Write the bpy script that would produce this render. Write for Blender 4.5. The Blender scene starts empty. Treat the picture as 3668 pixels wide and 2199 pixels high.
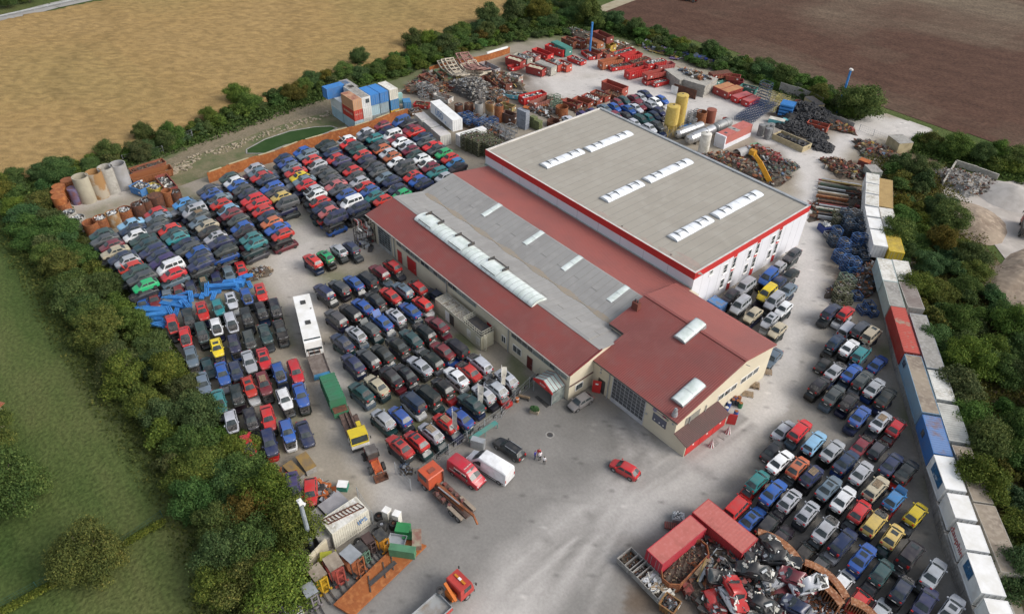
import bpy,math,random
import numpy as np
from mathutils import Vector,Matrix
#camera, world, sun, exposure
sc=bpy.context.scene
COL=sc.collection
CAMH=74.0
RC=np.array([[0.79177362,0.60342487,-0.09473505],[0.0,0.0,0.0],[0.0,0.0,0.0]])
_P=np.array([1237.5,742.0])
_V1=np.array([-715.66129032,-750.15989606]);_V2=np.array([3846.66129032,-615.4050374]);FOC=1752.3263032
_d1=np.array([*(_V1-_P),FOC]);_d2=np.array([*(_V2-_P),FOC])
_X=-_d1/np.linalg.norm(_d1);_Y=_d2/np.linalg.norm(_d2)
_Y=_Y-_X*(_X@_Y);_Y/=np.linalg.norm(_Y);_Z=np.cross(_X,_Y)
RC=np.array([_X,_Y,_Z])
cam=bpy.data.objects.new('camera',bpy.data.cameras.new('camera'));COL.objects.link(cam)
cam.data.sensor_width=36.0;cam.data.lens=36.0*FOC/2475.0
cam.data.clip_start=0.5;cam.data.clip_end=6000.0
_r=RC@np.array([1,0,0]);_u=RC@np.array([0,-1,0]);_b=RC@np.array([0,0,-1])
cam.matrix_world=Matrix(((_r[0],_u[0],_b[0],0),(_r[1],_u[1],_b[1],0),(_r[2],_u[2],_b[2],CAMH),(0,0,0,1)))
sc.camera=cam
SUN_EL,SUN_AZ=math.radians(38),math.radians(32)
world=bpy.data.worlds.new('World');sc.world=world;world.use_nodes=True
wn=world.node_tree.nodes;wl=world.node_tree.links
sky=wn.new('ShaderNodeTexSky');sky.sky_type='NISHITA';sky.sun_disc=False
sky.sun_elevation=SUN_EL;sky.sun_rotation=math.radians(90)-SUN_AZ;sky.air_density=1.2;sky.dust_density=4.0;sky.ozone_density=1.0
hs=wn.new('ShaderNodeHueSaturation');hs.inputs['Saturation'].default_value=0.5
bg=wn['Background'];bg.inputs['Strength'].default_value=0.15
wl.new(sky.outputs[0],hs.inputs['Color']);wl.new(hs.outputs[0],bg.inputs[0])
sun=bpy.data.objects.new('sun',bpy.data.lights.new('sun','SUN'));COL.objects.link(sun)
sun.data.energy=1.2;sun.data.angle=math.radians(28);sun.data.color=(1.0,0.955,0.90)
_sd=Vector((math.cos(SUN_EL)*math.cos(SUN_AZ),math.cos(SUN_EL)*math.sin(SUN_AZ),math.sin(SUN_EL)))
sun.rotation_euler=_sd.to_track_quat('Z','Y').to_euler()
sc.view_settings.view_transform='Standard';sc.view_settings.look='None'
sc.view_settings.exposure=0.32;sc.view_settings.gamma=1.0
#survey: picture position + height -> point on the ground plan
KD=2475.0/3668.0
RG={'1':(300,680,4.6375),'2':(680,560,4.6375),'3':(680,800,4.6375),'4':(960,480,4.6375),'5':(1330,400,4.6375),'6':(1080,560,4.6375),'a':(1180,240,3.71),'b':(1500,140,3.71),'c':(1950,60,3.71),'d':(2400,160,3.71),'e':(2600,260,3.1983),'f':(2880,560,2.603),'g':(130,540,4.197),'h':(920,1600,2.478),'i':(2200,1780,3.541),'j':(2600,1900,4.952),'k':(2440,480,4.7615),'l':(1200,550,3.091),'m':(1900,1150,2.748),'n':(3000,700,3.707),'o':(3000,1000,3.707),'p':(3168,1400,3.71),'q':(3168,1799,3.71),'t':(2450,800,4.9467),'D':(0,0,0.67475),'u':(1050,1000,2.4733)}
for _i in range(3):
 for _j in range(4):
  RG['r%dc%d'%(_i,_j)]=(917*_j,733*_i,2.025)
def _ray(n,x,y):
 a,b,s=RG[n]
 return RC@np.array([(a+x/s)*KD-_P[0],(b+y/s)*KD-_P[1],FOC])
def G(n,x,y,h=0.0):
 r=_ray(n,x,y);t=(h-CAMH)/r[2]
 return Vector((r[0]*t,r[1]*t,h))
def G2(n,x,y,h=0.0):
 g=G(n,x,y,h);return(g.x,g.y)
def onX(n,x,y,X):
 r=_ray(n,x,y);t=X/r[0];return(r[1]*t,CAMH+r[2]*t)
def onY(n,x,y,Y):
 r=_ray(n,x,y);t=Y/r[1];return(r[0]*t,CAMH+r[2]*t)
def hd(p,q):
 return math.atan2(q[1]-p[1],q[0]-p[0])
 #materials (all procedural)
MATS={}
def nodes_of(name):
 m=bpy.data.materials.new(name);m.use_nodes=True
 return m,m.node_tree.nodes,m.node_tree.links,m.node_tree.nodes['Principled BSDF']
def mat(name,col,rough=0.7,metal=0.0,c2=None,sc_=1.0,amt=1.0,bump=0.0,bsc=None,wave=None,wdir='X',wdepth=0.3,obj=False,det=6.0,c3=None,spec=0.5,trans=0.0,thr=(0.4,0.65)):
 if name in MATS:return MATS[name]
 m,N,L,b=nodes_of(name)
 b.inputs['Roughness'].default_value=rough;b.inputs['Metallic'].default_value=metal
 b.inputs['Specular IOR Level'].default_value=spec
 geo=N.new('ShaderNodeNewGeometry')
 tc=N.new('ShaderNodeTexCoord')
 pos=geo.outputs['Position']
 base=None
 if obj:
  oi=N.new('ShaderNodeObjectInfo');base=oi.outputs['Color']
 noise=N.new('ShaderNodeTexNoise');noise.inputs['Scale'].default_value=sc_;noise.inputs['Detail'].default_value=det
 noise.inputs['Roughness'].default_value=0.6
 L.new(pos,noise.inputs['Vector'])
 ramp=N.new('ShaderNodeMapRange');ramp.inputs['From Min'].default_value=thr[0];ramp.inputs['From Max'].default_value=thr[1]
 ramp.inputs['To Max'].default_value=amt
 L.new(noise.outputs[0],ramp.inputs[0])
 mix=N.new('ShaderNodeMix');mix.data_type='RGBA'
 L.new(ramp.outputs[0],mix.inputs[0])
 if base is not None:L.new(base,mix.inputs[6])
 else:mix.inputs[6].default_value=(*col,1)
 mix.inputs[7].default_value=(*(c2 if c2 else tuple(c*0.75 for c in col)),1)
 out=mix.outputs[2]
 if c3:
  n2=N.new('ShaderNodeTexNoise');n2.inputs['Scale'].default_value=sc_*4.3;n2.inputs['Detail'].default_value=4
  L.new(pos,n2.inputs['Vector'])
  r2=N.new('ShaderNodeMapRange');r2.inputs['From Min'].default_value=0.48;r2.inputs['From Max'].default_value=0.68
  L.new(n2.outputs[0],r2.inputs[0])
  mx=N.new('ShaderNodeMix');mx.data_type='RGBA';L.new(r2.outputs[0],mx.inputs[0]);L.new(out,mx.inputs[6]);mx.inputs[7].default_value=(*c3,1)
  out=mx.outputs[2]
 L.new(out,b.inputs['Base Color'])
 hsrc=None
 if bump:
  nb=N.new('ShaderNodeTexNoise');nb.inputs['Scale'].default_value=bsc or sc_*6;nb.inputs['Detail'].default_value=4
  L.new(pos,nb.inputs['Vector'])
  bp=N.new('ShaderNodeBump');bp.inputs['Strength'].default_value=bump;bp.inputs['Distance'].default_value=0.1
  L.new(nb.outputs[0],bp.inputs['Height']);L.new(bp.outputs[0],b.inputs['Normal']);hsrc=bp
 if wave:
  wv=N.new('ShaderNodeTexWave');wv.bands_direction=wdir;wv.inputs['Scale'].default_value=wave
  L.new(pos if wdir in 'XYZ' else pos,wv.inputs['Vector'])
  bp2=N.new('ShaderNodeBump');bp2.inputs['Strength'].default_value=0.8;bp2.inputs['Distance'].default_value=wdepth
  L.new(wv.outputs[1],bp2.inputs['Height'])
  if hsrc:L.new(hsrc.outputs[0],bp2.inputs['Normal'])
  L.new(bp2.outputs[0],b.inputs['Normal'])
 if trans:b.inputs['Transmission Weight'].default_value=trans
 MATS[name]=m
 return m
M={}
M['paint']=mat('car_paint',(1,1,1),0.30,c2=(0.16,0.145,0.125),sc_=0.9,amt=0.30,obj=True,spec=0.6)
M['glass']=mat('car_glass',(0.025,0.035,0.04),0.24,c2=(0.06,0.07,0.07),sc_=1.0,spec=0.5)
M['clear']=mat('skylight_acrylic',(0.72,0.78,0.76),0.25,c2=(0.55,0.62,0.58),sc_=0.8)
M['clear2']=mat('new_skylight_acrylic',(0.86,0.89,0.93),0.22,c2=(0.74,0.77,0.80),sc_=0.7)
M['tyre']=mat('tyre_rubber',(0.018,0.018,0.019),0.85,c2=(0.045,0.043,0.04),sc_=2)
M['rim']=mat('wheel_rim',(0.42,0.43,0.45),0.4,0.6,c2=(0.2,0.19,0.18),sc_=3)
M['plastic']=mat('black_plastic',(0.028,0.028,0.03),0.6,c2=(0.07,0.068,0.06),sc_=2)
M['engine']=mat('engine_parts',(0.03,0.03,0.032),0.6,c2=(0.16,0.15,0.14),sc_=7,c3=(0.01,0.01,0.01),bump=0.6,bsc=14)
M['lampw']=mat('headlamp_lens',(0.75,0.77,0.78),0.15)
M['lampr']=mat('tail_lamp_lens',(0.45,0.02,0.02),0.25)
M['white']=mat('white_paint',(0.80,0.80,0.79),0.45,c2=(0.68,0.67,0.63),sc_=0.6)
M['offwhite']=mat('weathered_white',(0.66,0.65,0.60),0.6,c2=(0.42,0.40,0.34),sc_=0.7)
M['cream']=mat('cream_render',(0.62,0.56,0.43),0.85,c2=(0.54,0.485,0.37),sc_=0.25,amt=0.8)
M['clad']=mat('white_cladding',(0.69,0.70,0.75),0.5,c2=(0.64,0.65,0.69),sc_=0.2)
M['redtrim']=mat('red_trim',(0.52,0.03,0.028),0.5,c2=(0.43,0.03,0.03),sc_=0.5)
M['roofred']=mat('red_sheet_roof',(0.235,0.055,0.046),0.5,c2=(0.19,0.055,0.048),sc_=0.12,c3=(0.215,0.07,0.06),wave=1.02,wdir='X',wdepth=0.05)
M['roofbrown']=mat('brown_sheet_roof',(0.125,0.062,0.058),0.6,c2=(0.10,0.06,0.055),sc_=0.3,wave=1.6,wdir='Y',wdepth=0.08)
M['felt']=mat('roofing_felt',(0.335,0.312,0.268),0.9,c2=(0.305,0.283,0.242),sc_=0.10,c3=(0.35,0.328,0.285),bump=0.15,bsc=20)
M['felt2']=mat('grey_roofing_felt',(0.29,0.288,0.28),0.9,c2=(0.255,0.25,0.243),sc_=0.12,c3=(0.31,0.305,0.295),bump=0.15,bsc=20)
M['seam']=mat('felt_seam',(0.262,0.25,0.228),0.9)
M['ponding']=mat('dust_stain',(0.36,0.34,0.29),0.9,c2=(0.30,0.28,0.25),sc_=0.9)
M['metal']=mat('galvanised_metal',(0.42,0.44,0.46),0.45,0.4,c2=(0.32,0.34,0.35),sc_=0.8)
M['alu']=mat('aluminium_tank',(0.60,0.61,0.62),0.33,0.75,c2=(0.42,0.43,0.44),sc_=0.5)
M['darkmetal']=mat('dark_steel',(0.06,0.062,0.066),0.6,0.3,c2=(0.11,0.09,0.075),sc_=1.5)
M['rust']=mat('rusted_steel',(0.26,0.085,0.030),0.9,c2=(0.15,0.05,0.026),sc_=0.9,c3=(0.33,0.14,0.055),bump=0.3,bsc=8)
M['rustdark']=mat('dark_rust',(0.115,0.045,0.028),0.9,c2=(0.06,0.032,0.024),sc_=0.8,c3=(0.17,0.07,0.035),bump=0.3,bsc=8)
M['rustwall']=mat('orange_rust_wall',(0.33,0.105,0.028),0.9,c2=(0.24,0.075,0.024),sc_=0.4,c3=(0.40,0.155,0.05),bump=0.2,bsc=6)
M['concrete']=mat('concrete',(0.37,0.355,0.32),0.9,c2=(0.28,0.265,0.235),sc_=0.5,c3=(0.42,0.40,0.36),bump=0.2,bsc=9)
M['concrete2']=mat('stained_concrete',(0.30,0.29,0.27),0.9,c2=(0.20,0.19,0.18),sc_=0.8,c3=(0.35,0.34,0.32))
M['creamconc']=mat('yellowed_concrete',(0.46,0.39,0.24),0.9,c2=(0.34,0.28,0.17),sc_=0.9)
M['wood']=mat('weathered_wood',(0.30,0.22,0.14),0.9,c2=(0.20,0.15,0.10),sc_=2)
M['winglass']=mat('window_glass',(0.045,0.055,0.06),0.08,c2=(0.10,0.115,0.12),sc_=0.8,spec=0.9)
M['frosted']=mat('frosted_strip_glass',(0.12,0.145,0.14),0.25,c2=(0.28,0.31,0.29),sc_=0.9,spec=0.8)
M['obj']=mat('container_paint',(1,1,1),0.6,c2=(0.20,0.15,0.11),sc_=0.7,amt=0.30,obj=True,thr=(0.45,0.75))
M['objclean']=mat('plain_paint',(1,1,1),0.5,c2=(0.35,0.33,0.30),sc_=0.6,amt=0.12,obj=True)
M['objrust']=mat('rusting_paint',(1,1,1),0.75,c2=(0.22,0.085,0.035),sc_=0.9,amt=0.85,obj=True,thr=(0.48,0.62))
M['bark']=mat('bark',(0.09,0.07,0.05),0.95,c2=(0.05,0.04,0.03),sc_=3)
M['skin']=mat('skin',(0.55,0.34,0.25),0.6)
M['stone']=mat('pale_limestone',(0.31,0.26,0.185),0.9,c2=(0.28,0.24,0.18),sc_=1.2)
M['soil']=mat('dark_soil',(0.06,0.045,0.032),0.95,c2=(0.12,0.10,0.08),sc_=3,bump=0.6,bsc=6)
M['blueb']=mat('sky_blue_steel',(0.045,0.21,0.52),0.5,c2=(0.04,0.20,0.5),sc_=0.6)
M['letterblue']=mat('blue_lettering',(0.10,0.24,0.50),0.6)
M['letterred']=mat('red_lettering',(0.45,0.08,0.09),0.6)
M['letterwhite']=mat('white_lettering',(0.75,0.72,0.68),0.6)
M['lettergrey']=mat('grey_lettering',(0.28,0.25,0.36),0.6)
#mesh builder
class MB:
 def __init__(s):s.v=[];s.f=[];s.m=[];s.T=None
 def _add(s,vs,fs,m=0):
  b=len(s.v)
  if s.T is not None:vs=[tuple(s.T@Vector(p))for p in vs]
  s.v+=[tuple(p)for p in vs]
  for f in fs:s.f.append(tuple(i+b for i in f));s.m.append(m)
  return s
 def quad(s,a,b,c,d,m=0):return s._add([a,b,c,d],[(0,1,2,3)],m)
 def poly(s,pts,m=0):return s._add(pts,[tuple(range(len(pts)))],m)
 def box(s,x0,x1,y0,y1,z0,z1,m=0):
  return s._add([(x0,y0,z0),(x1,y0,z0),(x1,y1,z0),(x0,y1,z0),(x0,y0,z1),(x1,y0,z1),(x1,y1,z1),(x0,y1,z1)],[(0,3,2,1),(4,5,6,7),(0,1,5,4),(1,2,6,5),(2,3,7,6),(3,0,4,7)],m)
 def obox(s,c,d,rz=0.0,m=0,rx=0.0,ry=0.0):
  R=Matrix.Rotation(rz,3,'Z')@Matrix.Rotation(ry,3,'Y')@Matrix.Rotation(rx,3,'X')
  c=Vector(c);h=[x/2 for x in d]
  vs=[c+R@Vector((sx*h[0],sy*h[1],sz*h[2]))for sz in(-1,1)for sx,sy in((-1,-1),(1,-1),(1,1),(-1,1))]
  return s._add(vs,[(0,3,2,1),(4,5,6,7),(0,1,5,4),(1,2,6,5),(2,3,7,6),(3,0,4,7)],m)
 def cyl(s,p0,p1,r0,r1=None,n=12,m=0,caps=True):
  r1=r0 if r1 is None else r1
  p0=Vector(p0);p1=Vector(p1);d=(p1-p0).normalized()
  a=d.orthogonal().normalized();b=d.cross(a)
  vs=[]
  for p,r in((p0,r0),(p1,r1)):
   for i in range(n):
    t=2*math.pi*i/n;vs.append(p+a*(r*math.cos(t))+b*(r*math.sin(t)))
  fs=[(i,(i+1)%n,n+(i+1)%n,n+i)for i in range(n)]
  if caps:fs+=[tuple(range(n-1,-1,-1)),tuple(range(n,2*n))]
  return s._add(vs,fs,m)
 def lathe(s,prof,n=16,m=0,c=(0,0,0),axis='Z'):
  vs=[]
  for r,z in prof:
   for i in range(n):
    t=2*math.pi*i/n
    p=(r*math.cos(t),r*math.sin(t),z)
    if axis=='X':p=(z,r*math.cos(t),r*math.sin(t))
    if axis=='Y':p=(r*math.sin(t),z,r*math.cos(t))
    vs.append((p[0]+c[0],p[1]+c[1],p[2]+c[2]))
  k=len(prof)
  fs=[(j*n+i,j*n+(i+1)%n,(j+1)*n+(i+1)%n,(j+1)*n+i)for j in range(k-1)for i in range(n)]
  return s._add(vs,fs,m)
 def beam(s,p0,p1,w,h=None,m=0,up=(0,0,1)):
  h=h or w;p0=Vector(p0);p1=Vector(p1);d=(p1-p0)
  if d.length<1e-6:return s
  d.normalize();u=Vector(up)
  if abs(d.dot(u))>0.98:u=Vector((1,0,0))
  a=d.cross(u).normalized()*(w/2);b=a.normalized().cross(d).normalized()*(h/2)
  vs=[p+sa*a+sb*b for p in(p0,p1)for sa,sb in((-1,-1),(1,-1),(1,1),(-1,1))]
  return s._add(vs,[(0,3,2,1),(4,5,6,7),(0,1,5,4),(1,2,6,5),(2,3,7,6),(3,0,4,7)],m)
 def prism(s,poly,z0,z1,m=0,mt=None):
  n=len(poly);vs=[(x,y,z0)for x,y in poly]+[(x,y,z1)for x,y in poly]
  s._add(vs,[(i,(i+1)%n,n+(i+1)%n,n+i)for i in range(n)],m)
  b=len(s.v)-2*n
  s.f.append(tuple(b+n+i for i in range(n)));s.m.append(m if mt is None else mt)
  return s
 def yprof(s,poly,y0,y1,m=0):
  n=len(poly);vs=[(x,y0,z)for x,z in poly]+[(x,y1,z)for x,z in poly]
  return s._add(vs,[(i,(i+1)%n,n+(i+1)%n,n+i)for i in range(n)]+[tuple(range(n-1,-1,-1)),tuple(range(n,2*n))],m)
 def xprof(s,poly,x0,x1,m=0):
  n=len(poly);vs=[(x0,y,z)for y,z in poly]+[(x1,y,z)for y,z in poly]
  return s._add(vs,[(i,(i+1)%n,n+(i+1)%n,n+i)for i in range(n)]+[tuple(range(n-1,-1,-1)),tuple(range(n,2*n))],m)
 def mesh(s,name,mats,smooth=None):
  me=bpy.data.meshes.new(name);me.from_pydata(s.v,[],s.f)
  for mm in mats:me.materials.append(mm)
  if len(mats)>1:me.polygons.foreach_set('material_index',s.m)
  if smooth is not None:
   me.polygons.foreach_set('use_smooth',[True]*len(s.f));me.set_sharp_from_angle(angle=math.radians(smooth))
  me.update()
  return me
def mlist(ms):return[M[k]if isinstance(k,str)else k for k in(ms if isinstance(ms,(list,tuple))else[ms])]
def tag(o,label=None,cat=None,group=None,kind=None):
 if label:o['label']=label
 if cat:o['category']=cat
 if group:o['group']=group
 if kind:o['kind']=kind
 return o
class Part:
 def __init__(s,name,mb,mats,color=None,kids=(),smooth=None,label=None):
  s.name=name;s.kids=list(kids);s.color=color;s.label=label
  s.me=mb if isinstance(mb,bpy.types.Mesh)else mb.mesh(name,mlist(mats),smooth)
def obj(name,me,loc=(0,0,0),rz=0.0,parent=None,color=None):
 o=bpy.data.objects.new(name,me);COL.objects.link(o);o.location=loc;o.rotation_euler=(0,0,rz)
 if parent:o.parent=parent
 if color:o.color=(*color[:3],1)
 return o
def spawn(name,label,cat,loc,rz,parts,group=None,color=None,rot=None,scale=None):
 e=bpy.data.objects.new(name,None);COL.objects.link(e);e.location=loc;e.rotation_euler=rot or(0,0,rz)
 e.empty_display_size=0.3
 if scale:e.scale=scale
 tag(e,label,cat,group)
 def add(ps,par):
  for p in ps:
   c=p.color or color
   o=obj(p.name,p.me,parent=par,color=c)
   if p.label:o['label']=p.label
   add(p.kids,o)
 add(parts,e)
 return e
def solo(name,label,cat,mb,mats,loc=(0,0,0),rz=0.0,group=None,color=None,kind=None,smooth=None):
 me=mb if isinstance(mb,bpy.types.Mesh)else mb.mesh(name,mlist(mats),smooth)
 o=obj(name,me,loc,rz,color=color)
 return tag(o,label,cat,group,kind)
def text_mesh(txt,size,mats,T,ext=0.01):
 cu=bpy.data.curves.new('lettering','FONT');cu.body=txt;cu.size=size;cu.extrude=ext;cu.align_x='CENTER';cu.align_y='CENTER'
 cu.resolution_u=3
 o=bpy.data.objects.new('tmp',cu);COL.objects.link(o)
 dg=bpy.context.evaluated_depsgraph_get();dg.update()
 me=bpy.data.meshes.new_from_object(o.evaluated_get(dg))
 bpy.data.objects.remove(o)
 me.materials.clear()
 for mm in mlist(mats):me.materials.append(mm)
 me.transform(T);me.name='lettering'
 return me
def frame_T(origin,xdir,ydir):
 x=Vector(xdir).normalized();y=Vector(ydir).normalized();z=x.cross(y)
 return Matrix(((x.x,y.x,z.x,origin[0]),(x.y,y.y,z.y,origin[1]),(x.z,y.z,z.z,origin[2]),(0,0,0,1)))
 #the ground
rng=random.Random(7);nrng=np.random.default_rng(7)
def D(x,y,h=0):return G('D',x,y,h)
def pnoise(x,y,s,seed=0):
 from mathutils import noise
 return noise.noise(Vector((x*s+seed*17.3,y*s-seed*9.1,seed*3.7)))
def inpoly(x,y,P):
 c=np.zeros(x.shape,bool);n=len(P)
 for i in range(n):
  x0,y0=P[i];x1,y1=P[(i+1)%n]
  if y0==y1:continue
  c^=((y0>y)!=(y1>y))&(x<(x1-x0)*(y-y0)/(y1-y0)+x0)
 return c
def pdist(x,y,P):
 d=np.full(x.shape,1e9)
 for(x0,y0),(x1,y1)in zip(P[:-1],P[1:]):
  dx,dy=x1-x0,y1-y0;L=dx*dx+dy*dy+1e-9
  t=np.clip(((x-x0)*dx+(y-y0)*dy)/L,0,1)
  d=np.minimum(d,np.hypot(x-x0-t*dx,y-y0-t*dy))
 return d
def grid(x0,x1,y0,y1,st):
 xs=np.arange(x0,x1+st,st);ys=np.arange(y0,y1+st,st)
 return np.meshgrid(xs,ys)
def grid_mesh(name,X,Y,Z,keep,col=None):
 ny,nx=X.shape
 vs=np.stack([X,Y,Z],-1).reshape(-1,3)
 idx=np.arange(ny*nx).reshape(ny,nx)
 f=np.stack([idx[:-1,:-1],idx[:-1,1:],idx[1:,1:],idx[1:,:-1]],-1).reshape(-1,4)
 kc=(keep[:-1,:-1]&keep[:-1,1:]&keep[1:,1:]&keep[1:,:-1]).reshape(-1)
 f=f[kc]
 used=np.unique(f);remap=np.zeros(ny*nx,int);remap[used]=np.arange(len(used))
 me=bpy.data.meshes.new(name);me.from_pydata(vs[used].tolist(),[],remap[f].tolist())
 me.polygons.foreach_set('use_smooth',[True]*len(f))
 if col is not None:
  a=me.color_attributes.new('tint','FLOAT_COLOR','POINT')
  c=np.concatenate([col.reshape(-1,3)[used],np.ones((len(used),1))],1)
  a.data.foreach_set('color',c.reshape(-1).astype(np.float32))
 me.update();return me
mg,N,L,b=nodes_of('meadow_grass')
geo=N.new('ShaderNodeNewGeometry')
n1=N.new('ShaderNodeTexNoise');n1.inputs['Scale'].default_value=0.055;n1.inputs['Detail'].default_value=8;n1.inputs['Roughness'].default_value=0.65
mp=N.new('ShaderNodeMapping');mp.inputs['Scale'].default_value=(0.35,1.0,1);mp.inputs['Rotation'].default_value=(0,0,-0.35)
L.new(geo.outputs['Position'],mp.inputs[0]);L.new(mp.outputs[0],n1.inputs['Vector'])
cr=N.new('ShaderNodeValToRGB');e=cr.color_ramp.elements
e[0].position=0.32;e[0].color=(0.038,0.074,0.018,1);e[1].position=0.72;e[1].color=(0.125,0.13,0.052,1)
k=cr.color_ramp.elements.new(0.5);k.color=(0.080,0.108,0.034,1)
L.new(n1.outputs[0],cr.inputs[0])
n2=N.new('ShaderNodeTexNoise');n2.inputs['Scale'].default_value=2.2;n2.inputs['Detail'].default_value=5;L.new(geo.outputs['Position'],n2.inputs['Vector'])
mx=N.new('ShaderNodeMix');mx.data_type='RGBA';mx.blend_type='MULTIPLY';mx.inputs[0].default_value=0.8
r2=N.new('ShaderNodeMapRange');r2.inputs['From Min'].default_value=0.3;r2.inputs['From Max'].default_value=0.7;r2.inputs['To Min'].default_value=0.6;r2.inputs['To Max'].default_value=1.3
L.new(n2.outputs[0],r2.inputs[0]);L.new(cr.outputs[0],mx.inputs[6]);L.new(r2.outputs[0],mx.inputs[7]);L.new(mx.outputs[2],b.inputs['Base Color'])
b.inputs['Roughness'].default_value=0.95;b.inputs['Specular IOR Level'].default_value=0.1
bp=N.new('ShaderNodeBump');bp.inputs['Strength'].default_value=0.9;bp.inputs['Distance'].default_value=0.25;L.new(n2.outputs[0],bp.inputs['Height']);L.new(bp.outputs[0],b.inputs['Normal'])
g=MB().quad((-2600,-2600,-0.06),(2600,-2600,-0.06),(2600,2600,-0.06),(-2600,2600,-0.06))
solo('ground','mown grass meadow around the yard','ground',g,mg,kind='structure')
def vc_mat(name,fine=3.0,famt=0.25,bump=0.3,rough=0.95,extra=None):
 m,N,L,b=nodes_of(name)
 at=N.new('ShaderNodeVertexColor');at.layer_name='tint'
 geo=N.new('ShaderNodeNewGeometry')
 n=N.new('ShaderNodeTexNoise');n.inputs['Scale'].default_value=fine;n.inputs['Detail'].default_value=8;n.inputs['Roughness'].default_value=0.7
 L.new(geo.outputs['Position'],n.inputs['Vector'])
 r=N.new('ShaderNodeMapRange');r.inputs['From Min'].default_value=0.25;r.inputs['From Max'].default_value=0.75;r.inputs['To Min'].default_value=1-famt;r.inputs['To Max'].default_value=1+famt
 L.new(n.outputs[0],r.inputs[0])
 mx=N.new('ShaderNodeMix');mx.data_type='RGBA';mx.blend_type='MULTIPLY';mx.inputs[0].default_value=1
 L.new(at.outputs[0],mx.inputs[6]);L.new(r.outputs[0],mx.inputs[7]);L.new(mx.outputs[2],b.inputs['Base Color'])
 b.inputs['Roughness'].default_value=rough;b.inputs['Specular IOR Level'].default_value=0.15
 bp=N.new('ShaderNodeBump');bp.inputs['Strength'].default_value=bump;bp.inputs['Distance'].default_value=0.12
 L.new(n.outputs[0],bp.inputs['Height']);L.new(bp.outputs[0],b.inputs['Normal'])
 return m
def fpts(L_):return[tuple(D(x,y)[:2])for x,y in L_]
wheat_edge=[(-260,574),(-60,466),(40,438),(140,412),(300,370),(450,318),(600,266),(750,220),(900,166),(1060,106),(1190,54),(1290,26),(1400,-4)]
far_edge=[(1500,-60),(900,-135),(500,-60),(262,4),(0,56),(-300,120)]
WP=fpts(wheat_edge)+fpts(far_edge)
xs=[p[0]for p in WP];ys=[p[1]for p in WP]
X,Y=grid(min(xs),max(xs),min(ys),max(ys),1.0)
keep=inpoly(X,Y,WP)
Z=1.15+nrng.uniform(-0.2,0.2,X.shape)
inn=keep.copy();inn[1:,:]&=keep[:-1,:];inn[:-1,:]&=keep[1:,:];inn[:,1:]&=keep[:,:-1];inn[:,:-1]&=keep[:,1:]
Z=np.where(inn,Z,0.0)
big=np.array([[pnoise(x,y,0.03,1)for x,y in zip(rx[::6],ry[::6])]for rx,ry in zip(X[::6],Y[::6])])
big=np.repeat(np.repeat(big,6,0),6,1)[:X.shape[0],:X.shape[1]]
base=np.array([0.305,0.205,0.085]);grn=np.array([0.225,0.19,0.075]);pal=np.array([0.34,0.24,0.115])
w=np.clip(big*1.6,0,1)[...,None];w2=np.clip(-big*1.8,0,1)[...,None]
colr=base+(grn-base)*w*0.3+(pal-base)*w2*0.3
streak=np.clip(np.sin((X*0.35+Y*0.94)*0.13+big*2)-0.93,0,1)[...,None]*8
colr=colr*(1-0.22*np.clip(streak,0,1))
colr*=(0.78+0.44*nrng.random(X.shape))[...,None]
edged=pdist(X,Y,fpts(wheat_edge))[...,None]
colr=colr*np.where(edged<2.5,0.85,1.0)
me=grid_mesh('wheat_field',X,Y,Z,keep,np.clip(colr,0.01,1));me.materials.append(vc_mat('ripe_crop',4.5,0.5,0.7))
o=obj('wheat_field',me);tag(o,'ripe golden crop field beyond the upper hedge','field',kind='structure')
PP=fpts([(1440,30),(1520,62),(1640,95),(1760,125),(1850,165),(1960,205),(2060,245),(2130,262),(2250,305),(2400,350),(2600,400),(2900,260),(2600,-120),(1650,-160),(1500,-20)])
xs=[p[0]for p in PP];ys=[p[1]for p in PP]
X,Y=grid(min(xs),max(xs),min(ys),max(ys),2.0)
keep=inpoly(X,Y,PP)
big=np.array([[pnoise(x,y,0.014,4)+0.5*pnoise(x,y,0.05,5)for x,y in zip(rx,ry)]for rx,ry in zip(X[::3,::3],Y[::3,::3])])
big=np.repeat(np.repeat(big,3,0),3,1)[:X.shape[0],:X.shape[1]]
br=np.array([0.088,0.048,0.034]);bl=np.array([0.15,0.115,0.082])
pb=pdist(X,Y,fpts([(2000,30),(2250,75),(2500,130)]))[...,None];pb2=pdist(X,Y,fpts([(1900,-40),(2200,-20),(2500,40)]))[...,None]
w=np.clip(big[...,None]*1.1+0.1+np.exp(-(pb/9)**2)*0.55+np.exp(-(pb2/16)**2)*0.6,0,1)
colr=br+(bl-br)*w
colr*=(0.97+0.06*np.sin((X*0.25-Y*0.97)*0.9))[...,None]*(0.85+0.3*nrng.random(X.shape))[...,None]
me=grid_mesh('ploughed_field',X,Y,np.full(X.shape,0.02),keep,colr);me.materials.append(vc_mat('ploughed_soil',1.1,0.55,1.0))
o=obj('ploughed_field',me);tag(o,'ploughed reddish brown field beyond the hedge','field',kind='structure')
rd=[D(-80,66,0)[:2],D(30,40,0)[:2],D(130,14,0)[:2],D(260,-14,0)[:2],D(420,-48,0)[:2]]
rb=MB()
for(a,c)in zip(rd[:-1],rd[1:]):
 d=Vector((c[0]-a[0],c[1]-a[1])).normalized();n=Vector((-d.y,d.x))*3.2
 rb.quad((a[0]-n.x,a[1]-n.y,0.03),(c[0]-n.x,c[1]-n.y,0.03),(c[0]+n.x,c[1]+n.y,0.03),(a[0]+n.x,a[1]+n.y,0.03))
solo('road','pale country road in the upper left corner','road',rb,mat('pale_asphalt',(0.33,0.32,0.30),0.9,c2=(0.28,0.27,0.25),sc_=0.3),kind='structure')
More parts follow.
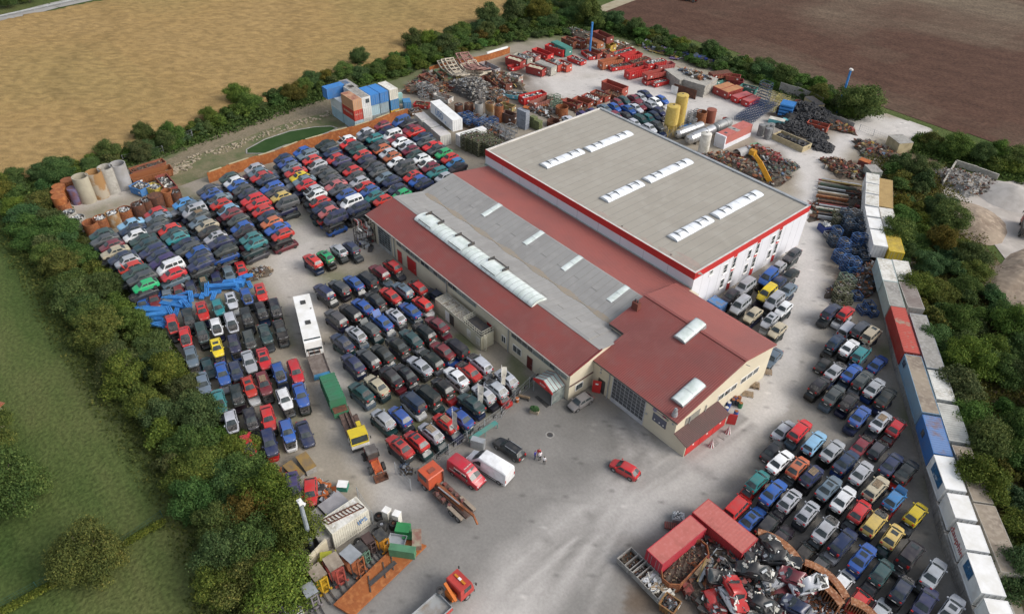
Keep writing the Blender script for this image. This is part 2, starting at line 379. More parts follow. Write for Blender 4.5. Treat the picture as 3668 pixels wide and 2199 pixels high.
YP=fpts([(95,470),(300,395),(460,350),(640,275),(830,235),(960,190),(1100,130),(1230,90),(1440,80),(1560,105),(1700,145),(1860,195),(2000,262),(2110,262),(2255,312),(2262,345),(2160,370),(2210,600),(2300,900),(2400,1200),(2520,1560),(520,1580),(640,1440),(710,1300),(640,1180),(520,990),(390,800),(240,600),(140,505)])
xs=[p[0]for p in YP];ys=[p[1]for p in YP]
X,Y=grid(min(xs),max(xs),min(ys),max(ys),0.5)
keep=inpoly(X,Y,YP)
def nz(s,sd,st=4):
 q=np.array([[pnoise(x,y,s,sd)for x,y in zip(rx,ry)]for rx,ry in zip(X[::st,::st],Y[::st,::st])])
 yy=np.linspace(0,q.shape[0]-1,X.shape[0]);xx=np.linspace(0,q.shape[1]-1,X.shape[1])
 y0=np.clip(yy.astype(int),0,q.shape[0]-2);x0=np.clip(xx.astype(int),0,q.shape[1]-2)
 fy=(yy-y0)[:,None];fx=(xx-x0)[None]
 return(q[y0][:,x0]*(1-fy)+q[y0+1][:,x0]*fy)*(1-fx)+(q[y0][:,x0+1]*(1-fy)+q[y0+1][:,x0+1]*fy)*fx
NA=nz(0.09,1);NB=nz(0.25,2,2);NC=nz(0.9,3,1)
C=lambda*a:np.array(a)
earth,grey,pale,grassy,darkg=C(0.28,0.25,0.205),C(0.222,0.214,0.202),C(0.52,0.495,0.47),C(0.115,0.13,0.06),C(0.135,0.13,0.12)
def soft(P_,w_=1.6):
 P2=fpts(P_);d=pdist(X,Y,P2+P2[:1])+NB*2.2;return np.clip(.5+np.where(inpoly(X,Y,P2),d,-d)/(2*w_),0,1)
col=np.broadcast_to(earth,X.shape+(3,)).copy()
def blend(c,w):
 global col
 w=np.clip(w,0,1)[...,None];col=col*(1-w)+c*w
blend(C(0.33,0.29,0.23),NA*1.2+0.3)
for P_,g_ in[([(330,640),(560,600),(700,740),(760,1050),(640,1120),(420,860)],.55),([(740,640),(1050,680),(1300,930),(1200,1000),(960,1150),(850,960)],.6),([(200,500),(560,380),(960,250),(1150,380),(900,530),(700,600),(330,720)],.5)]:
 blend(grassy,soft(P_)*g_*np.clip(NB*2.2+NC*.8+0.42,0,1))
fc=soft(([(1290,925),(1380,960),(1480,975),(1640,1100),(1800,1010),(2000,800),(2120,900),(2250,1250),(2450,1500),(1500,1560),(700,1540),(960,1150),(1180,1010)]))
blend(grey,fc)
blend(C(0.25,0.24,0.225),fc*np.clip(NA*2+.25,0,1)*.8)
dark=[([(1290,980),(1400,1000),(1500,1010),(1560,1060)],7,.6),([(1330,1040),(1450,1130),(1560,1060)],6,.35)]
for P_,w_,a_ in dark:blend(darkg,np.exp(-(pdist(X,Y,fpts(P_))/w_)**2)*a_*(0.8+NB))
drives=[([(1290,205),(1400,215),(1500,200),(1640,240),(1760,262),(1850,290)],9,.95),([(1330,180),(1450,150),(1560,215)],8,.85),([(1640,255),(1780,275),(1850,310),(1880,345),(1960,400),(1975,470),(1945,600),(1930,720),(1900,870),(1800,1010)],4.2,1.0),([(1960,400),(2010,360),(2080,315),(2180,300),(2260,330)],3.6,1.0),([(2100,290),(2150,310),(2220,320)],5,1.0),([(1920,640),(1905,820),(1820,960),(1700,1080),(1560,1170),(1400,1290),(1250,1420),(1150,1560)],4.2,.62),([(1830,1000),(1700,1130),(1560,1230),(1350,1380),(1200,1560)],3.0,.35),([(1440,600),(1950,560)],0.1,0),([(700,620),(860,580),(900,570)],4.5,.55),([(720,570),(690,640),(720,700),(760,780)],4.0,.5),([(150,500),(300,460)],3.4,.6),([(800,860),(830,960),(880,1060),(930,1130),(960,1200)],3.2,.55),([(700,500),(740,560)],3,.3)]
for P_,w_,a_ in drives:blend(pale,np.clip(1.45-pdist(X,Y,fpts(P_))/w_*1.1+NB*.35,0,1)*a_)
blend(C(0.36,0.34,0.31),np.exp(-(pdist(X,Y,fpts([(1880,700),(1850,900),(1740,1040),(1600,1150)]))/3)**2)*.35)
for k in range(46):
 t0=rng.random();off=rng.uniform(-7,7)
 pts=[(1500+off*4,1020),(1540+off*6,1120),(1480+off*8,1260),(1380+off*10,1420),(1330+off*12,1560)]if k%3==0 else([(1800+off*5,1010+off*4),(1660,1110+off*5),(1520,1190+off*7),(1380+off*3,1290+off*8),(1230,1430+off*9)]if k%3==1 else[(1300+off*6,1200+off*5),(1420,1200+off*8),(1560+off*5,1080+off*3),(1520+off*3,1000)])
 blend(darkg if k%2 else pale*.75,np.exp(-(pdist(X,Y,fpts(pts))/0.36)**2)*rng.uniform(.2,.55)*(.7+NA))
q=soft(([(1950,770),(2100,780),(2220,1050),(2350,1430),(2100,1500),(1900,1300),(1750,1200),(1900,1000)]));blend(C(0.235,0.22,0.195),q*.7)
blend(grassy*1.1,np.exp(-(pdist(X,Y,fpts([(2140,850),(2230,1080),(2330,1350),(2380,1500)]))/1.6)**2)*np.clip(.35+NB*1.5,0,.8))
for P_ in([(1000,220),(1240,130),(1330,230),(1240,300),(1130,330)],[(1850,270),(2000,290),(1990,350),(1870,330)],[(1740,370),(1880,350),(1900,440)],[(1990,400),(2120,380),(2130,700),(2020,700)],[(1530,1330),(1850,1250),(2100,1500),(1500,1520)]):
 blend(C(0.135,0.105,0.08),soft(P_,2.2)*(.75+NB*.5))
OB=pdist(X,Y,fpts([(95,470),(300,395),(460,350),(640,275),(830,235),(960,190),(1100,130),(1230,90),(1440,80),(1560,105),(1700,145),(1860,195),(2000,262)]));blend(grassy,np.clip(1.5-OB/5+NB*.6,0,.9))
blend(grassy*1.2,np.where(inpoly(X,Y,fpts([(1040,700),(1260,860),(1290,930),(1180,1000),(1000,1130),(940,1120),(1080,900)])),np.clip(NB*2+.1,0,.6),0))
sp=nrng.random(X.shape);col*=(1+0.07*NC+.07*nz(.5,8,2)+np.where(sp>.992,-.35,0)+np.where(sp<.004,.3,0))[...,None]
for k in range(60):
 x_,y_=nrng.uniform(-75,5),nrng.uniform(5,75);blend(darkg*.8,np.exp(-(((X-x_)**2+(Y-y_)**2*nrng.uniform(.4,1.5))/nrng.uniform(.15,.9)))*nrng.uniform(.15,.55))
me=grid_mesh('yard_ground',X,Y,np.zeros(X.shape),keep,np.clip(col,0.01,1));me.materials.append(vc_mat('yard_gravel',2.6,0.16,0.25))
o=obj('yard_ground',me);tag(o,'gravel and asphalt yard with pale drives','ground',kind='structure')
def sheet(name,pts,z,m,label):
 b_=MB().poly([(x,y,z)for x,y in(fpts(pts))]);return solo(name,label,name.replace('_',' '),b_,m,kind='structure')
GS=[(400,418),(470,372),(600,310),(750,272),(830,262),(835,305),(700,345),(560,405),(430,452)]
gmv=mat('short_grass_bank',(0.085,0.105,0.04),0.95,c2=(0.20,0.165,0.10),sc_=0.25,c3=(0.13,0.125,0.06),bump=0.6,bsc=3)
sheet('grass_bank',GS,0.012,gmv,'grassy bank between the stone rows and the rusty wall')
sheet('dirt_strip',[(395,392),(470,352),(620,288),(800,236),(835,246),(820,262),(640,315),(470,378),(405,412)],0.02,mat('dry_dirt_strip',(0.19,0.155,0.10),0.95,c2=(0.13,0.115,0.07),sc_=0.5,c3=(0.25,0.20,0.14)),'dry brown dirt strip below the hedge')
pond=[(596,372),(596,362),(640,338),(700,318),(760,308),(800,306),(816,311),(790,322),(740,340),(690,352),(640,372)]
sheet('pond_water',pond,0.03,mat('green_pond_water',(0.022,0.055,0.010),0.6,spec=.15,c2=(0.035,0.07,0.018),sc_=0.3),'dark green pond behind the rusty wall')
pr_=MB();pp=[D(x,y)[:2]for x,y in pond]
for a,c in zip(pp,pp[1:]+pp[:1]):pr_.beam((a[0],a[1],.05),(c[0],c[1],.05),.28,.1)
solo('pond_rim','grey concrete kerb around the green pond','kerb',pr_,'concrete2',kind='structure')
qs=[(2270,430),(2320,415),(2420,440),(2560,430),(2700,500),(2620,800),(2475,720),(2440,640),(2380,560),(2310,500),(2275,465)]
sheet('quarry_ground',qs,0.015,mat('pale_quarry_gravel',(0.42,0.385,0.35),0.95,c2=(0.33,0.30,0.27),sc_=0.12,c3=(0.47,0.43,0.39)),'pale gravel ground at the right edge')
sheet('slope_ground',[(2150,372),(2235,352),(2300,430),(2275,470),(2330,540),(2420,640),(2500,780),(2620,900),(2640,1500),(2480,1500),(2380,1120),(2290,820),(2220,610),(2165,450)],0.018,mat('dry_brown_slope',(0.135,0.10,0.058),0.95,c2=(0.085,0.085,0.035),sc_=0.3,c3=(0.20,0.145,0.085),bump=0.8,bsc=2),'dry brown weedy slope behind the container wall')
sheet('field_track',[(1460,30),(1560,-8),(1680,-40),(1660,-46),(1540,-20),(1445,18)],0.035,mat('track_gravel',(0.35,0.31,0.22),0.95,c2=(0.28,0.24,0.16),sc_=0.4),'sandy farm track beyond the hedge')
#buildings
HX0,HX1,HY0,HY1,HZ=-100.1,-48.75,80.2,112.2,8.4
e=spawn('industrial_hall','large flat-roofed white hall with a red band under the roof edge','hall',((HX0+HX1)/2,(HY0+HY1)/2,0),0,[])
HC=e.location.copy()
def hal(mb):mb.T=Matrix.Translation(-HC);return mb
def hp(name,mb,mats,parent=e,label=None,smooth=None):
 o=obj(name,mb.mesh(name,mlist(mats),smooth),parent=parent)
 if label:o['label']=label
 return o
w=hal(MB());w.box(HX0,HX1,HY0,HY1,0,8.1)
hp('wall',w,'clad')
r=hal(MB());r.box(HX0+.3,HX1-.3,HY0+.3,HY1-.3,8.0,8.2)
rf=hp('roof',r,'felt')
s=hal(MB())
yy=HY0+1.5
for i in range(33):
 x=HX0+.8+i*(HX1-HX0-1.6)/32
for i in range(24):
 y=HY0+1.2+i*(HY1-HY0-2.4)/23
for i in range(30):
 x=HX0+1.2+i*(HX1-HX0-2.4)/29
 s.box(x-.035,x+.035,HY0+.35,HY1-.35,8.2,8.206)
hp('felt_seam',s,'seam',rf)
p=hal(MB());t_=.32
p.box(HX0,HX1,HY0,HY0+t_,8.1,8.42);p.box(HX0,HX0+t_,HY0+t_,HY1-t_,8.1,8.42);p.box(HX1-t_,HX1,HY0+t_,HY1-t_,8.1,8.42)
hp('parapet',p,mat('coping',(0.62,0.60,0.57),0.7,c2=(0.5,0.48,0.45),sc_=0.8))
p=hal(MB());p.box(HX0,HX1,HY1-.55,HY1+.05,8.1,8.45);hp('gutter',p,'metal')
b_=hal(MB());b_.box(HX0-.05,HX1+.05,HY0-.05,HY0,7.15,8.38);b_.box(HX1,HX1+.05,HY0,HY1,7.2,8.38);b_.box(HX0-.05,HX0,HY0,HY1,7.2,8.38)
ys_=[onX('t',x,y,HX1)[0]for x,y in((945,560),(1360,310),(1750,80))]
for yb in ys_:b_.box(HX1,HX1+.045,yb-.85,yb+.05,.1,7.2)
hp('fascia_band',b_,'redtrim')
st=hal(MB())
for i in range(1,10):
 x=HX0+i*(HX1-HX0)/10;st.box(x-.03,x+.03,HY0-.012,HY0,0,7.15)
for i in range(1,14):
 y=HY0+i*(HY1-HY0)/14;st.box(HX1,HX1+.01,y-.015,y+.015,0,7.2)
hp('cladding_joint',st,mat('joint_line',(0.42,0.43,0.47),0.7))
fl=hal(MB());fl.box(HX0,HX1,HY0-.25,HY0,5.15,5.5);hp('flashing',fl,mat('green_grey_flashing',(0.30,0.34,0.31),0.6))
def hwin(y,z0,z1,wd=1.0,label=None):
 f=hal(MB());X0=HX1+.06
 f.box(X0-.06,X0,y-wd/2,y+wd/2,z0,z1);o=obj('window',f.mesh('window',mlist('white')),parent=e)
 gl=hal(MB());zm=z0+(z1-z0)*.42
 gl.box(X0,X0+.015,y-wd/2+.1,y+wd/2-.1,z0+.12,zm-.05);gl.box(X0,X0+.015,y-wd/2+.1,y+wd/2-.1,zm+.05,z1-.1)
 obj('pane',gl.mesh('pane',mlist('winglass')),parent=o)
 sl=hal(MB());sl.box(X0,X0+.16,y-wd/2-.08,y+wd/2+.08,z0-.08,z0);obj('sill',sl.mesh('sill',mlist('white')),parent=o)
for(x,y)in((735,790),(1160,530),(1580,280)):
 yy,zz=onX('t',x,y,HX1);hwin(yy,4.55,6.35)
for(x,y)in((665,1065),(1090,800),(1505,540)):
 yy,zz=onX('t',x,y,HX1);hwin(yy,1.55,3.35)
yy,zz=onX('t',487,840,HX1);hwin(yy,6.1,7.0,.9)
for yb in ys_:
 hwin(yb-.4,4.6,6.7,.9);hwin(yb-.4,1.75,3.95,.9)
dd=hal(MB())
for(n_,x,y)in(('r1c2',798,158),('r1c2',1152,364),('r0c2',1145,1030),('r0c2',1604,1248),('r0c2',1040,905)):
 q=G(n_,x,y,8.2);dd.cyl((q.x,q.y,8.2),(q.x,q.y,8.26),.16,n=8)
hp('roof_drain',dd,'darkmetal',rf)
stn=hal(MB())
for k in range(46):
 if k<26:x=rng.uniform(HX0+1,HX1-6);y=HY0+rng.uniform(.5,1.3)
 else:x=HX1-rng.uniform(.5,5);y=HY0+rng.uniform(.5,2.5)
 a=rng.uniform(.3,1.3);n_=9
 stn.poly([(x+a*1.6*math.cos(t*2*math.pi/n_)*rng.uniform(.6,1.1),min(max(y+a*.45*math.sin(t*2*math.pi/n_)*rng.uniform(.6,1.1),HY0+.36),HY1),8.209+k*.0002)for t in range(n_)])
hp('dust_deposit',stn,mat('pinkish_dust',(0.36,0.29,0.25),0.95,c2=(0.30,0.26,0.23),sc_=1.5),rf)
def barrel(name,x0,x1,y0,y1,z,rise,n=9,segs=4,mats='clear',frame='metal',flaps=()):
 """skylight vaulted across its short side"""
 kids=[];L_,W_=x1-x0,y1-y0
 along='y' if W_>L_ else 'x'
 cx,cy=(x0+x1)/2,(y0+y1)/2
 base=MB();base.box(x0-cx,x1-cx,y0-cy,y1-cy,-.6,.12)
 half=(L_ if along=='y' else W_)/2-.06;ln=(W_ if along=='y' else L_)/2-.06
 arc=[(-half*math.cos(math.pi*i/n),.12+rise*math.sin(math.pi*i/n)**.8)for i in range(n+1)]
 v=MB()
 if along=='y':v.yprof(arc,-ln,ln)
 else:v.xprof(arc,-ln,ln)
 fr=MB()
 for k in range(segs+1):
  c=-ln+2*ln*k/segs
  arc2=[(a*1.003,b_+.012)for a,b_ in arc]
  for(a0,b0),(a1,b1)in zip(arc2[:-1],arc2[1:]):
   if along=='y':fr.beam((a0,c,b0),(a1,c,b1),.06,.03)
   else:fr.beam((c,a0,b0),(c,a1,b1),.06,.03)
 pts=[Part('curb',base,frame),Part('vault',v,mats,smooth=40),Part('rib',fr,mat('pale_rib',(.5,.53,.55),.5))]
 for fp in flaps:
  h_=MB();c=-ln+2*ln*fp;dw=.95
  zt=.12+rise*1.0
  for sgn in(-1,1):
   q=[(-half*.95,.3),(-half*.55,zt*.95+.12),(0,zt+.28),(half*.55,zt*.95+.12),(half*.95,.3)]
   for(a0,b0),(a1,b1)in zip(q[:-1],q[1:]):
    h_.quad((a0,c+sgn*dw,b0-.28),(a1,c+sgn*dw,b1-.28),(a1,c+sgn*dw,b1),(a0,c+sgn*dw,b0))if along=='y' else h_.quad((c+sgn*dw,a0,b0-.28),(c+sgn*dw,a1,b1-.28),(c+sgn*dw,a1,b1),(c+sgn*dw,a0,b0))
  if along=='y':h_.beam((-half*.0,c-dw,zt+.2),(0,c+dw,zt+.2),.06)
  else:h_.beam((c-dw,0,zt+.2),(c+dw,0,zt+.2),.06)
  pts.append(Part('vent_flap',h_,mat('flap_grey',(.20,.21,.21),.6)))
 return pts,(cx,cy,z)
def add_parts(parts,par,loc):
 for p_ in parts:
  o=obj(p_.name,p_.me,parent=par);o.location=loc
  for k in p_.kids:obj(k.name,k.me,parent=o)
for a0,a1,wd in((('r0c2',235,1205),('r0c2',497,1085),2.3),(('r0c2',540,1080),('r0c2',860,960),2.3),(('r0c2',668,1445),('r0c2',935,1320),2.3),(('r0c2',965,1300),('r0c2',1298,1165),2.3),(('r1c2',1160,240),('r1c2',1435,95),2.3),(('r1c2',1465,75),('r1c2',1800,-90),2.3)):
 p0=G(*a0,8.55);p1=G(*a1,8.55);x=(p0.x+p1.x)/2;L_=abs(p1.y-p0.y)
 pts,loc=barrel('skylight',x-wd/2,x+wd/2,p0.y,p1.y,8.2,.36,segs=6,mats='clear2',flaps=(.16,.8)if L_<9 else(.22,.78))
 sk=bpy.data.objects.new('skylight',None);COL.objects.link(sk);sk.parent=e
 sk.location=Vector(loc)-HC;sk['label']='vaulted white skylight with two vent flaps'
 for p_ in pts:obj(p_.name,p_.me,parent=sk)
 #workshop: two parallel low gables, cream walls
WX0,WX1=-98.7,-47.3
prof=[(52.6,5.2),(58.5,6.5),(64.3,5.35),(71.1,6.7),(80.1,5.35)]
ws=spawn('workshop_building','long cream workshop with red and grey double-ridged roof','workshop',((WX0+WX1)/2,60,0),0,[]);WC=ws.location.copy()
def wl_(mb):mb.T=Matrix.Translation(-WC);return mb
def wp(name,mb,mats,parent=ws,label=None,smooth=None):
 o=obj(name,mb.mesh(name,mlist(mats),smooth),parent=parent)
 if label:o['label']=label
 return o
w=wl_(MB());w.xprof([(52.6,0)]+[(y,z-.12)for y,z in prof]+[(80.1,0)],WX0,WX1);wp('wall',w,'cream')
def slope(y0,z0,y1,z1,x0,x1,th=.12,m=0):
 mb=wl_(MB());mb.xprof([(y0,z0-th+.02),(y0,z0),(y1,z1),(y1,z1-th+.02)],x0,x1,m);return mb
rA=wp('roof',slope(52.2,5.12,58.0,6.42,WX0-.25,WX1+.2),'roofred',label='dark red sheet roof slope facing the car lot')
rB=wl_(MB());rB.xprof([(58.0,6.40),(58.0,6.47),(58.5,6.55),(64.3,5.42),(71.1,6.78),(71.3,6.76),(71.3,6.6),(64.3,5.3),(58.5,6.42)],WX0-.2,WX1-2.4)
rBo=wp('roof',rB,'felt2',label='grey felt roof with a valley along the middle')
rC=wp('roof',slope(71.3,6.74,80.0,5.42,WX0-.25,WX1-1.5),mat('sunlit_red_sheet_roof',(0.30,0.088,0.072),0.5,c2=(0.25,0.082,0.07),sc_=0.15,wave=1.02,wdir='X',wdepth=0.05),label='red sheet roof slope tinted lighter as sunlit, beside the white hall')  # paler copy of the red roof: sunlight on this slope put into the colour
rD=slope(58.0,6.47,64.3,5.36,WX1-2.4,WX1+.1);wp('roof',rD,'felt2',label='end piece of the grey felt roof')
sm=wl_(MB())
for i in range(40):
 x=WX0+1+i*1.27
 if x>WX1-3:break
 for(ya,za,yb,zb)in((58.6,6.545,64.2,5.45),(64.4,5.46,71.0,6.79)):
  sm.quad((x-.03,ya,za),(x+.03,ya,za),(x+.03,yb,zb),(x-.03,yb,zb))
 if i%3==1:
  for yv in(60.5,67.5):
   zv=6.545-(yv-58.6)*(1.095/5.6)if yv<64 else 5.46+(yv-64.4)*(1.33/6.6)
   sm.box(x,x+1.2,yv-.03,yv+.03,zv,zv+.012)
wp('felt_seam',sm,'seam',rBo)
vs_=wl_(MB());n_=60
for i in range(n_):
 x=WX0+1+i*(WX1-WX0-4)/n_
 wd_=.35+.25*math.sin(i*.7)
 vs_.box(x,x+(WX1-WX0-4)/n_,64.3-wd_,64.3+wd_,5.42,5.42+.055+wd_*.12)
wp('valley_stain',vs_,mat('ochre_valley_dust',(0.28,0.235,0.18),0.95,c2=(0.25,0.23,0.20),sc_=1.2),rBo)
fa=wl_(MB());fa.box(WX0-.25,WX1+.2,52.02,52.2,4.93,5.08);wp('gutter',fa,mat('pale_gutter',(0.36,0.33,0.30),0.6,c2=(0.3,0.27,0.25),sc_=1))
a0=onY('l',880,720,57.3);
L0,L1=G('l',930,690,6.7).x,G('r1c2',200,700,6.7).x
v=wl_(MB());half=1.55;n=10
arc=[(58.45-half*math.cos(math.pi*i/n),6.12+.18+.68*math.sin(math.pi*i/n))for i in range(n+1)]
v.xprof(arc,L0,L1);rs=wp('ridge_skylight',v,'clear',smooth=40,label='very long vaulted pale skylight along the front ridge')
rr=wl_(MB());k=int((L1-L0)/1.05)
for i in range(k+1):
 x=L0+(L1-L0)*i/k
 for(a_,b_),(c_,d_)in zip(arc[:-1],arc[1:]):rr.beam((x,58.45+(a_-58.45)*1.01,b_+.02),(x,58.45+(c_-58.45)*1.01,d_+.02),.045,.03)
wp('rib',rr,'metal',rs)
for(x,y)in((1040,740),(1385,975),(1760,1245)):
 xx=G('l',x,y,7.2).x;h_=wl_(MB());sg=1.75
 arc3=[(58.45+(a_-58.45)*1.02,b_+.10)for a_,b_ in arc[2:9]]
 for(a_,b_),(c_,d_)in zip(arc3[:-1],arc3[1:]):h_.quad((xx-sg,a_,b_),(xx+sg,a_,b_),(xx+sg,c_,d_),(xx-sg,c_,d_))
 wp('vent_flap',h_,'clear',rs)
 k_=wl_(MB())
 for s_ in(-sg,sg):k_.box(xx+s_-.07,xx+s_+.07,58.6,59.9,6.9,7.42)
 k_.beam((xx-sg,57.05,6.95),(xx+sg,57.05,6.95),.07);k_.beam((xx-sg,59.9,6.95),(xx+sg,59.9,6.95),.16)
 wp('flap_hinge',k_,'darkmetal',rs)
for(n_,xa,ya,xb,yb)in(('r1c2',90,280,215,195),('r1c2',370,465,495,375),('r1c2',705,690,835,592),('l',1630,685,1815,560)):
 pa=G(n_,xa,ya,6.3);pb=G(n_,xb,yb,6.8);x=(pa.x+pb.x)/2
 pts,loc=barrel('s',x-.75,x+.75,67.2,71.4,6.15,.22,segs=2)
 sk=bpy.data.objects.new('skylight',None);COL.objects.link(sk);sk.parent=ws;sk.location=Vector(loc)-WC;sk.rotation_euler=(math.radians(11),0,0)
 for p_ in pts:obj(p_.name,p_.me,parent=sk)
def wallpanel(x0,x1,z0,z1,y=52.6,d=.05,m='winglass',name='window',parent=ws):
 q=wl_(MB());q.box(x0,x1,y-d,y,z0,z1);return wp(name,q,m,parent)
def wx(n,x,y):return onY(n,x,y,52.6)
def strip(xa,xb,z0=3.55,z1=4.85):
 o=wallpanel(xa,xb,z0,z1,d=.04,m='frosted');f=wl_(MB());k=max(2,int((xb-xa)/1.15))
 for i in range(k+1):
  x=xa+(xb-xa)*i/k;f.box(x-.045,x+.045,52.5,52.56,z0,z1)
 f.box(xa,xb,52.5,52.56,z0-.06,z0);f.box(xa,xb,52.5,52.56,z1,z1+.06)
 wp('frame',f,mat('grey_frame',(0.30,0.31,0.30),0.6),o)
 dk=wl_(MB())
 for i in range(k):
  if rng.random()<.4:x=xa+(xb-xa)*i/k;dk.box(x+.05,x+(xb-xa)/k-.05,52.53,52.559,z0+.02,z1-.02)
 if dk.v:wp('pane',dk,'winglass',o)
strip(-89.7,wx('l',935,1165)[0]);strip(wx('l',950,1160)[0],wx('l',1235,1420)[0]);strip(wx('r1c1',1395,570)[0],wx('r1c1',1597,740)[0])
strip(wx('r1c2',0,915)[0],wx('r1c2',398,1260)[0])
def door(x,z,wd,ht_,m='redtrim',label=None):
 f=wl_(MB());f.box(x-wd/2-.09,x+wd/2+.09,52.55,52.6,0,ht_+.09)
 o=wp('door',f,mat('door_frame',(0.42,0.40,0.36),0.6),label=label)
 q=wl_(MB());q.box(x-wd/2,x+wd/2,52.5,52.55,.04,ht_);wp('leaf',q,m,o)
 hnd=wl_(MB());hnd.box(x+wd*.3,x+wd*.42,52.44,52.5,1.0,1.06);wp('handle',hnd,'metal',o)
door(wx('l',725,1185)[0],0,1.25,2.5,label='narrow red steel door');
dx=wx('l',855,1260)[0];door(dx,0,2.6,2.8,label='double red steel door')
door(wx('r1c1',1697,820)[0],0,1.2,2.5,label='red door above the portable cabins');door(wx('r1c2',130,1150)[0],0,1.1,2.3,m=mat('dark_red_door',(0.12,0.02,0.02),.4),label='dark red glazed door')
def smallwin(n,x,y,wd,ht_,m='white'):
 xx,zz=wx(n,x,y);f=wl_(MB());f.box(xx-wd/2,xx+wd/2,52.53,52.6,zz-ht_/2,zz+ht_/2);o=wp('window',f,m)
 q=wl_(MB());h2=wd/2-.1
 q.box(xx-h2,xx-.05,52.515,52.53,zz-ht_/2+.1,zz+ht_/2-.1);q.box(xx+.05,xx+h2,52.515,52.53,zz-ht_/2+.1,zz+ht_/2-.1);wp('pane',q,'winglass',o)
smallwin('r1c1',1798,975,1.0,1.3);smallwin('r1c2',38,1055,1.9,1.3)
xa,xb=-95.6,-91.8
q=wl_(MB());q.box(xa-.2,xb+.2,52.5,52.6,0,4.35);o=wp('roller_door',q,mat('door_grey',(0.40,0.41,0.40),.6))
q=wl_(MB())
for i in range(7):
 for j in range(4):
  xw=(xb-xa)/4;q.box(xa+j*xw+.05,xa+(j+1)*xw-.05,52.47,52.5,.75+i*.5+.05,.75+(i+1)*.5-.05)
wp('pane',q,'winglass',o)
dp=wl_(MB())
for x in(-90.6,wx('l',1240,1440)[0],wx('r1c1',1835,950)[0]):dp.cyl((x,52.45,0),(x,52.45,4.9),.09,n=8)
wp('downpipe',dp,'metal')
q=wl_(MB());q.box(WX1,WX1+.12,52.6,57.2,2.6,2.75);wp('ledge',q,'roofbrown')
q=wl_(MB());yw,zw=onX('m',478,638,WX1);q.box(WX1,WX1+.06,yw-.75,yw+.75,zw-.6,zw+.6);o=wp('window',q,'white')
q=wl_(MB());q.box(WX1+.06,WX1+.075,yw-.62,yw+.62,zw-.47,zw+.47);wp('pane',q,'winglass',o)
q=wl_(MB());q.xprof([(52.3,5.1),(52.3,5.22),(58.3,6.56),(58.3,6.44)],WX1+.1,WX1+.3);wp('verge',q,mat('verge_red',(.2,.03,.03),.5))
#annex with the big sectional door
AX0,AX1,AY0,AY1=-47.35,-32.6,57.25,77.9;RY=70.6
an=spawn('annex_building','cream annex with red gabled roof and a wide glazed sectional door','workshop',((AX0+AX1)/2,67,0),0,[]);AC=an.location.copy()
def al():m_=MB();m_.T=Matrix.Translation(-AC);return m_
def ap(name,mb,mats,parent=an,label=None,smooth=None):
 o=obj(name,mb.mesh(name,mlist(mats),smooth),parent=parent)
 if label:o['label']=label
 return o
w=al();w.xprof([(AY0,0),(AY0,5.05),(RY,7.75),(AY1,6.4),(AY1,0)],AX0,AX1);w.xprof([(63.4,0),(63.4,6.2),(RY,7.7),(AY1,6.38),(AY1,0)],-50.2,AX0)
ap('wall',w,'cream')
r=al();r.xprof([(AY0-.3,5.0),(AY0-.3,5.1),(RY,7.9),(RY,7.78)],AX0-.15,AX1+.3)
r.xprof([(63.2,6.26),(63.2,6.37),(RY,7.9),(RY,7.78)],-50.4,AX0-.15);fr_=ap('roof',r,'roofred',label='red sheet roof slope facing the forecourt')
r=al();r.xprof([(RY,7.78),(RY,7.895),(AY1+.3,6.5),(AY1+.3,6.38)],-50.4,AX1+.3);ap('roof',r,MATS['sunlit_red_sheet_roof'],label='lighter red roof slope behind the ridge')  # rear slope takes the paler red with the sunlight mixed into its colour
rc=al();rc.beam((-50.4,RY,7.93),(AX1+.3,RY,7.93),.5,.06);ap('ridge_cap',rc,'roofred')
vg=al();vg.xprof([(63.15,6.0),(63.15,6.35),(63.25,6.36),(63.25,6.0)],-50.4,AX0-.15);vg.box(AX0-.15,AX1+.3,AY0-.34,AY0-.3,4.9,5.1);ap('fascia',vg,'darkmetal')
for(xa,ya,xb,yb)in((1470,205,1655,60),(1490,720,1650,580)):
 pa=G('m',xa,ya,6.9);pb=G('m',xb,yb,7.4);x=(pa.x+pb.x)/2;ym=(pa.y+pb.y)/2
 zr=5.1+(ym-AY0+.3)*(2.8/13.65)
 pts,loc=barrel('s',x-1.0,x+1.0,ym-2.3,ym+2.3,zr+.12,.32,segs=2)
 sk=bpy.data.objects.new('skylight',None);COL.objects.link(sk);sk.parent=an;sk.location=Vector(loc)-AC;sk.rotation_euler=(math.radians(11.6),0,0)
 for p_ in pts:obj(p_.name,p_.me,parent=sk)
q=al();c=G('m',1420,905,5.7);c.y+=.1;q.cyl((c.x,c.y,5.2),(c.x,c.y,5.75),.42,.34,n=10);q.cyl((c.x,c.y,5.75),(c.x,c.y,6.3),.28,.25,n=10);q.cyl((c.x,c.y,6.3),(c.x,c.y,6.5),.16,n=8);ap('roof_vent',q,'metal',fr_)
c=G('r1c2',905,715,8.3);q=al();q.box(c.x-.55,c.x+.55,c.y-.4,c.y+.4,6.6,8.5);ch=ap('chimney',q,mat('chimney_red',(.17,.05,.035),.8))
q=al();
for s_ in(-.3,.15):q.cyl((c.x+s_,c.y,8.5),(c.x+s_,c.y,8.85),.13,n=8)
ap('flue',q,'darkmetal',ch)
dx0,dx1=-43.5,-37.75
q=al();q.box(dx0-.12,dx1+.12,AY0-.05,AY0,0,4.62);sd_=ap('sectional_door',q,mat('door_pale',(.50,.50,.52),.5))
q=al();rows,cols=6,8
for i in range(rows):
 for j in range(cols):
  xw=(dx1-dx0)/cols;zh=3.75/rows
  q.box(dx0+j*xw+.035,dx0+(j+1)*xw-.035,AY0-.07,AY0-.05,.75+i*zh+.04,.75+(i+1)*zh-.04)
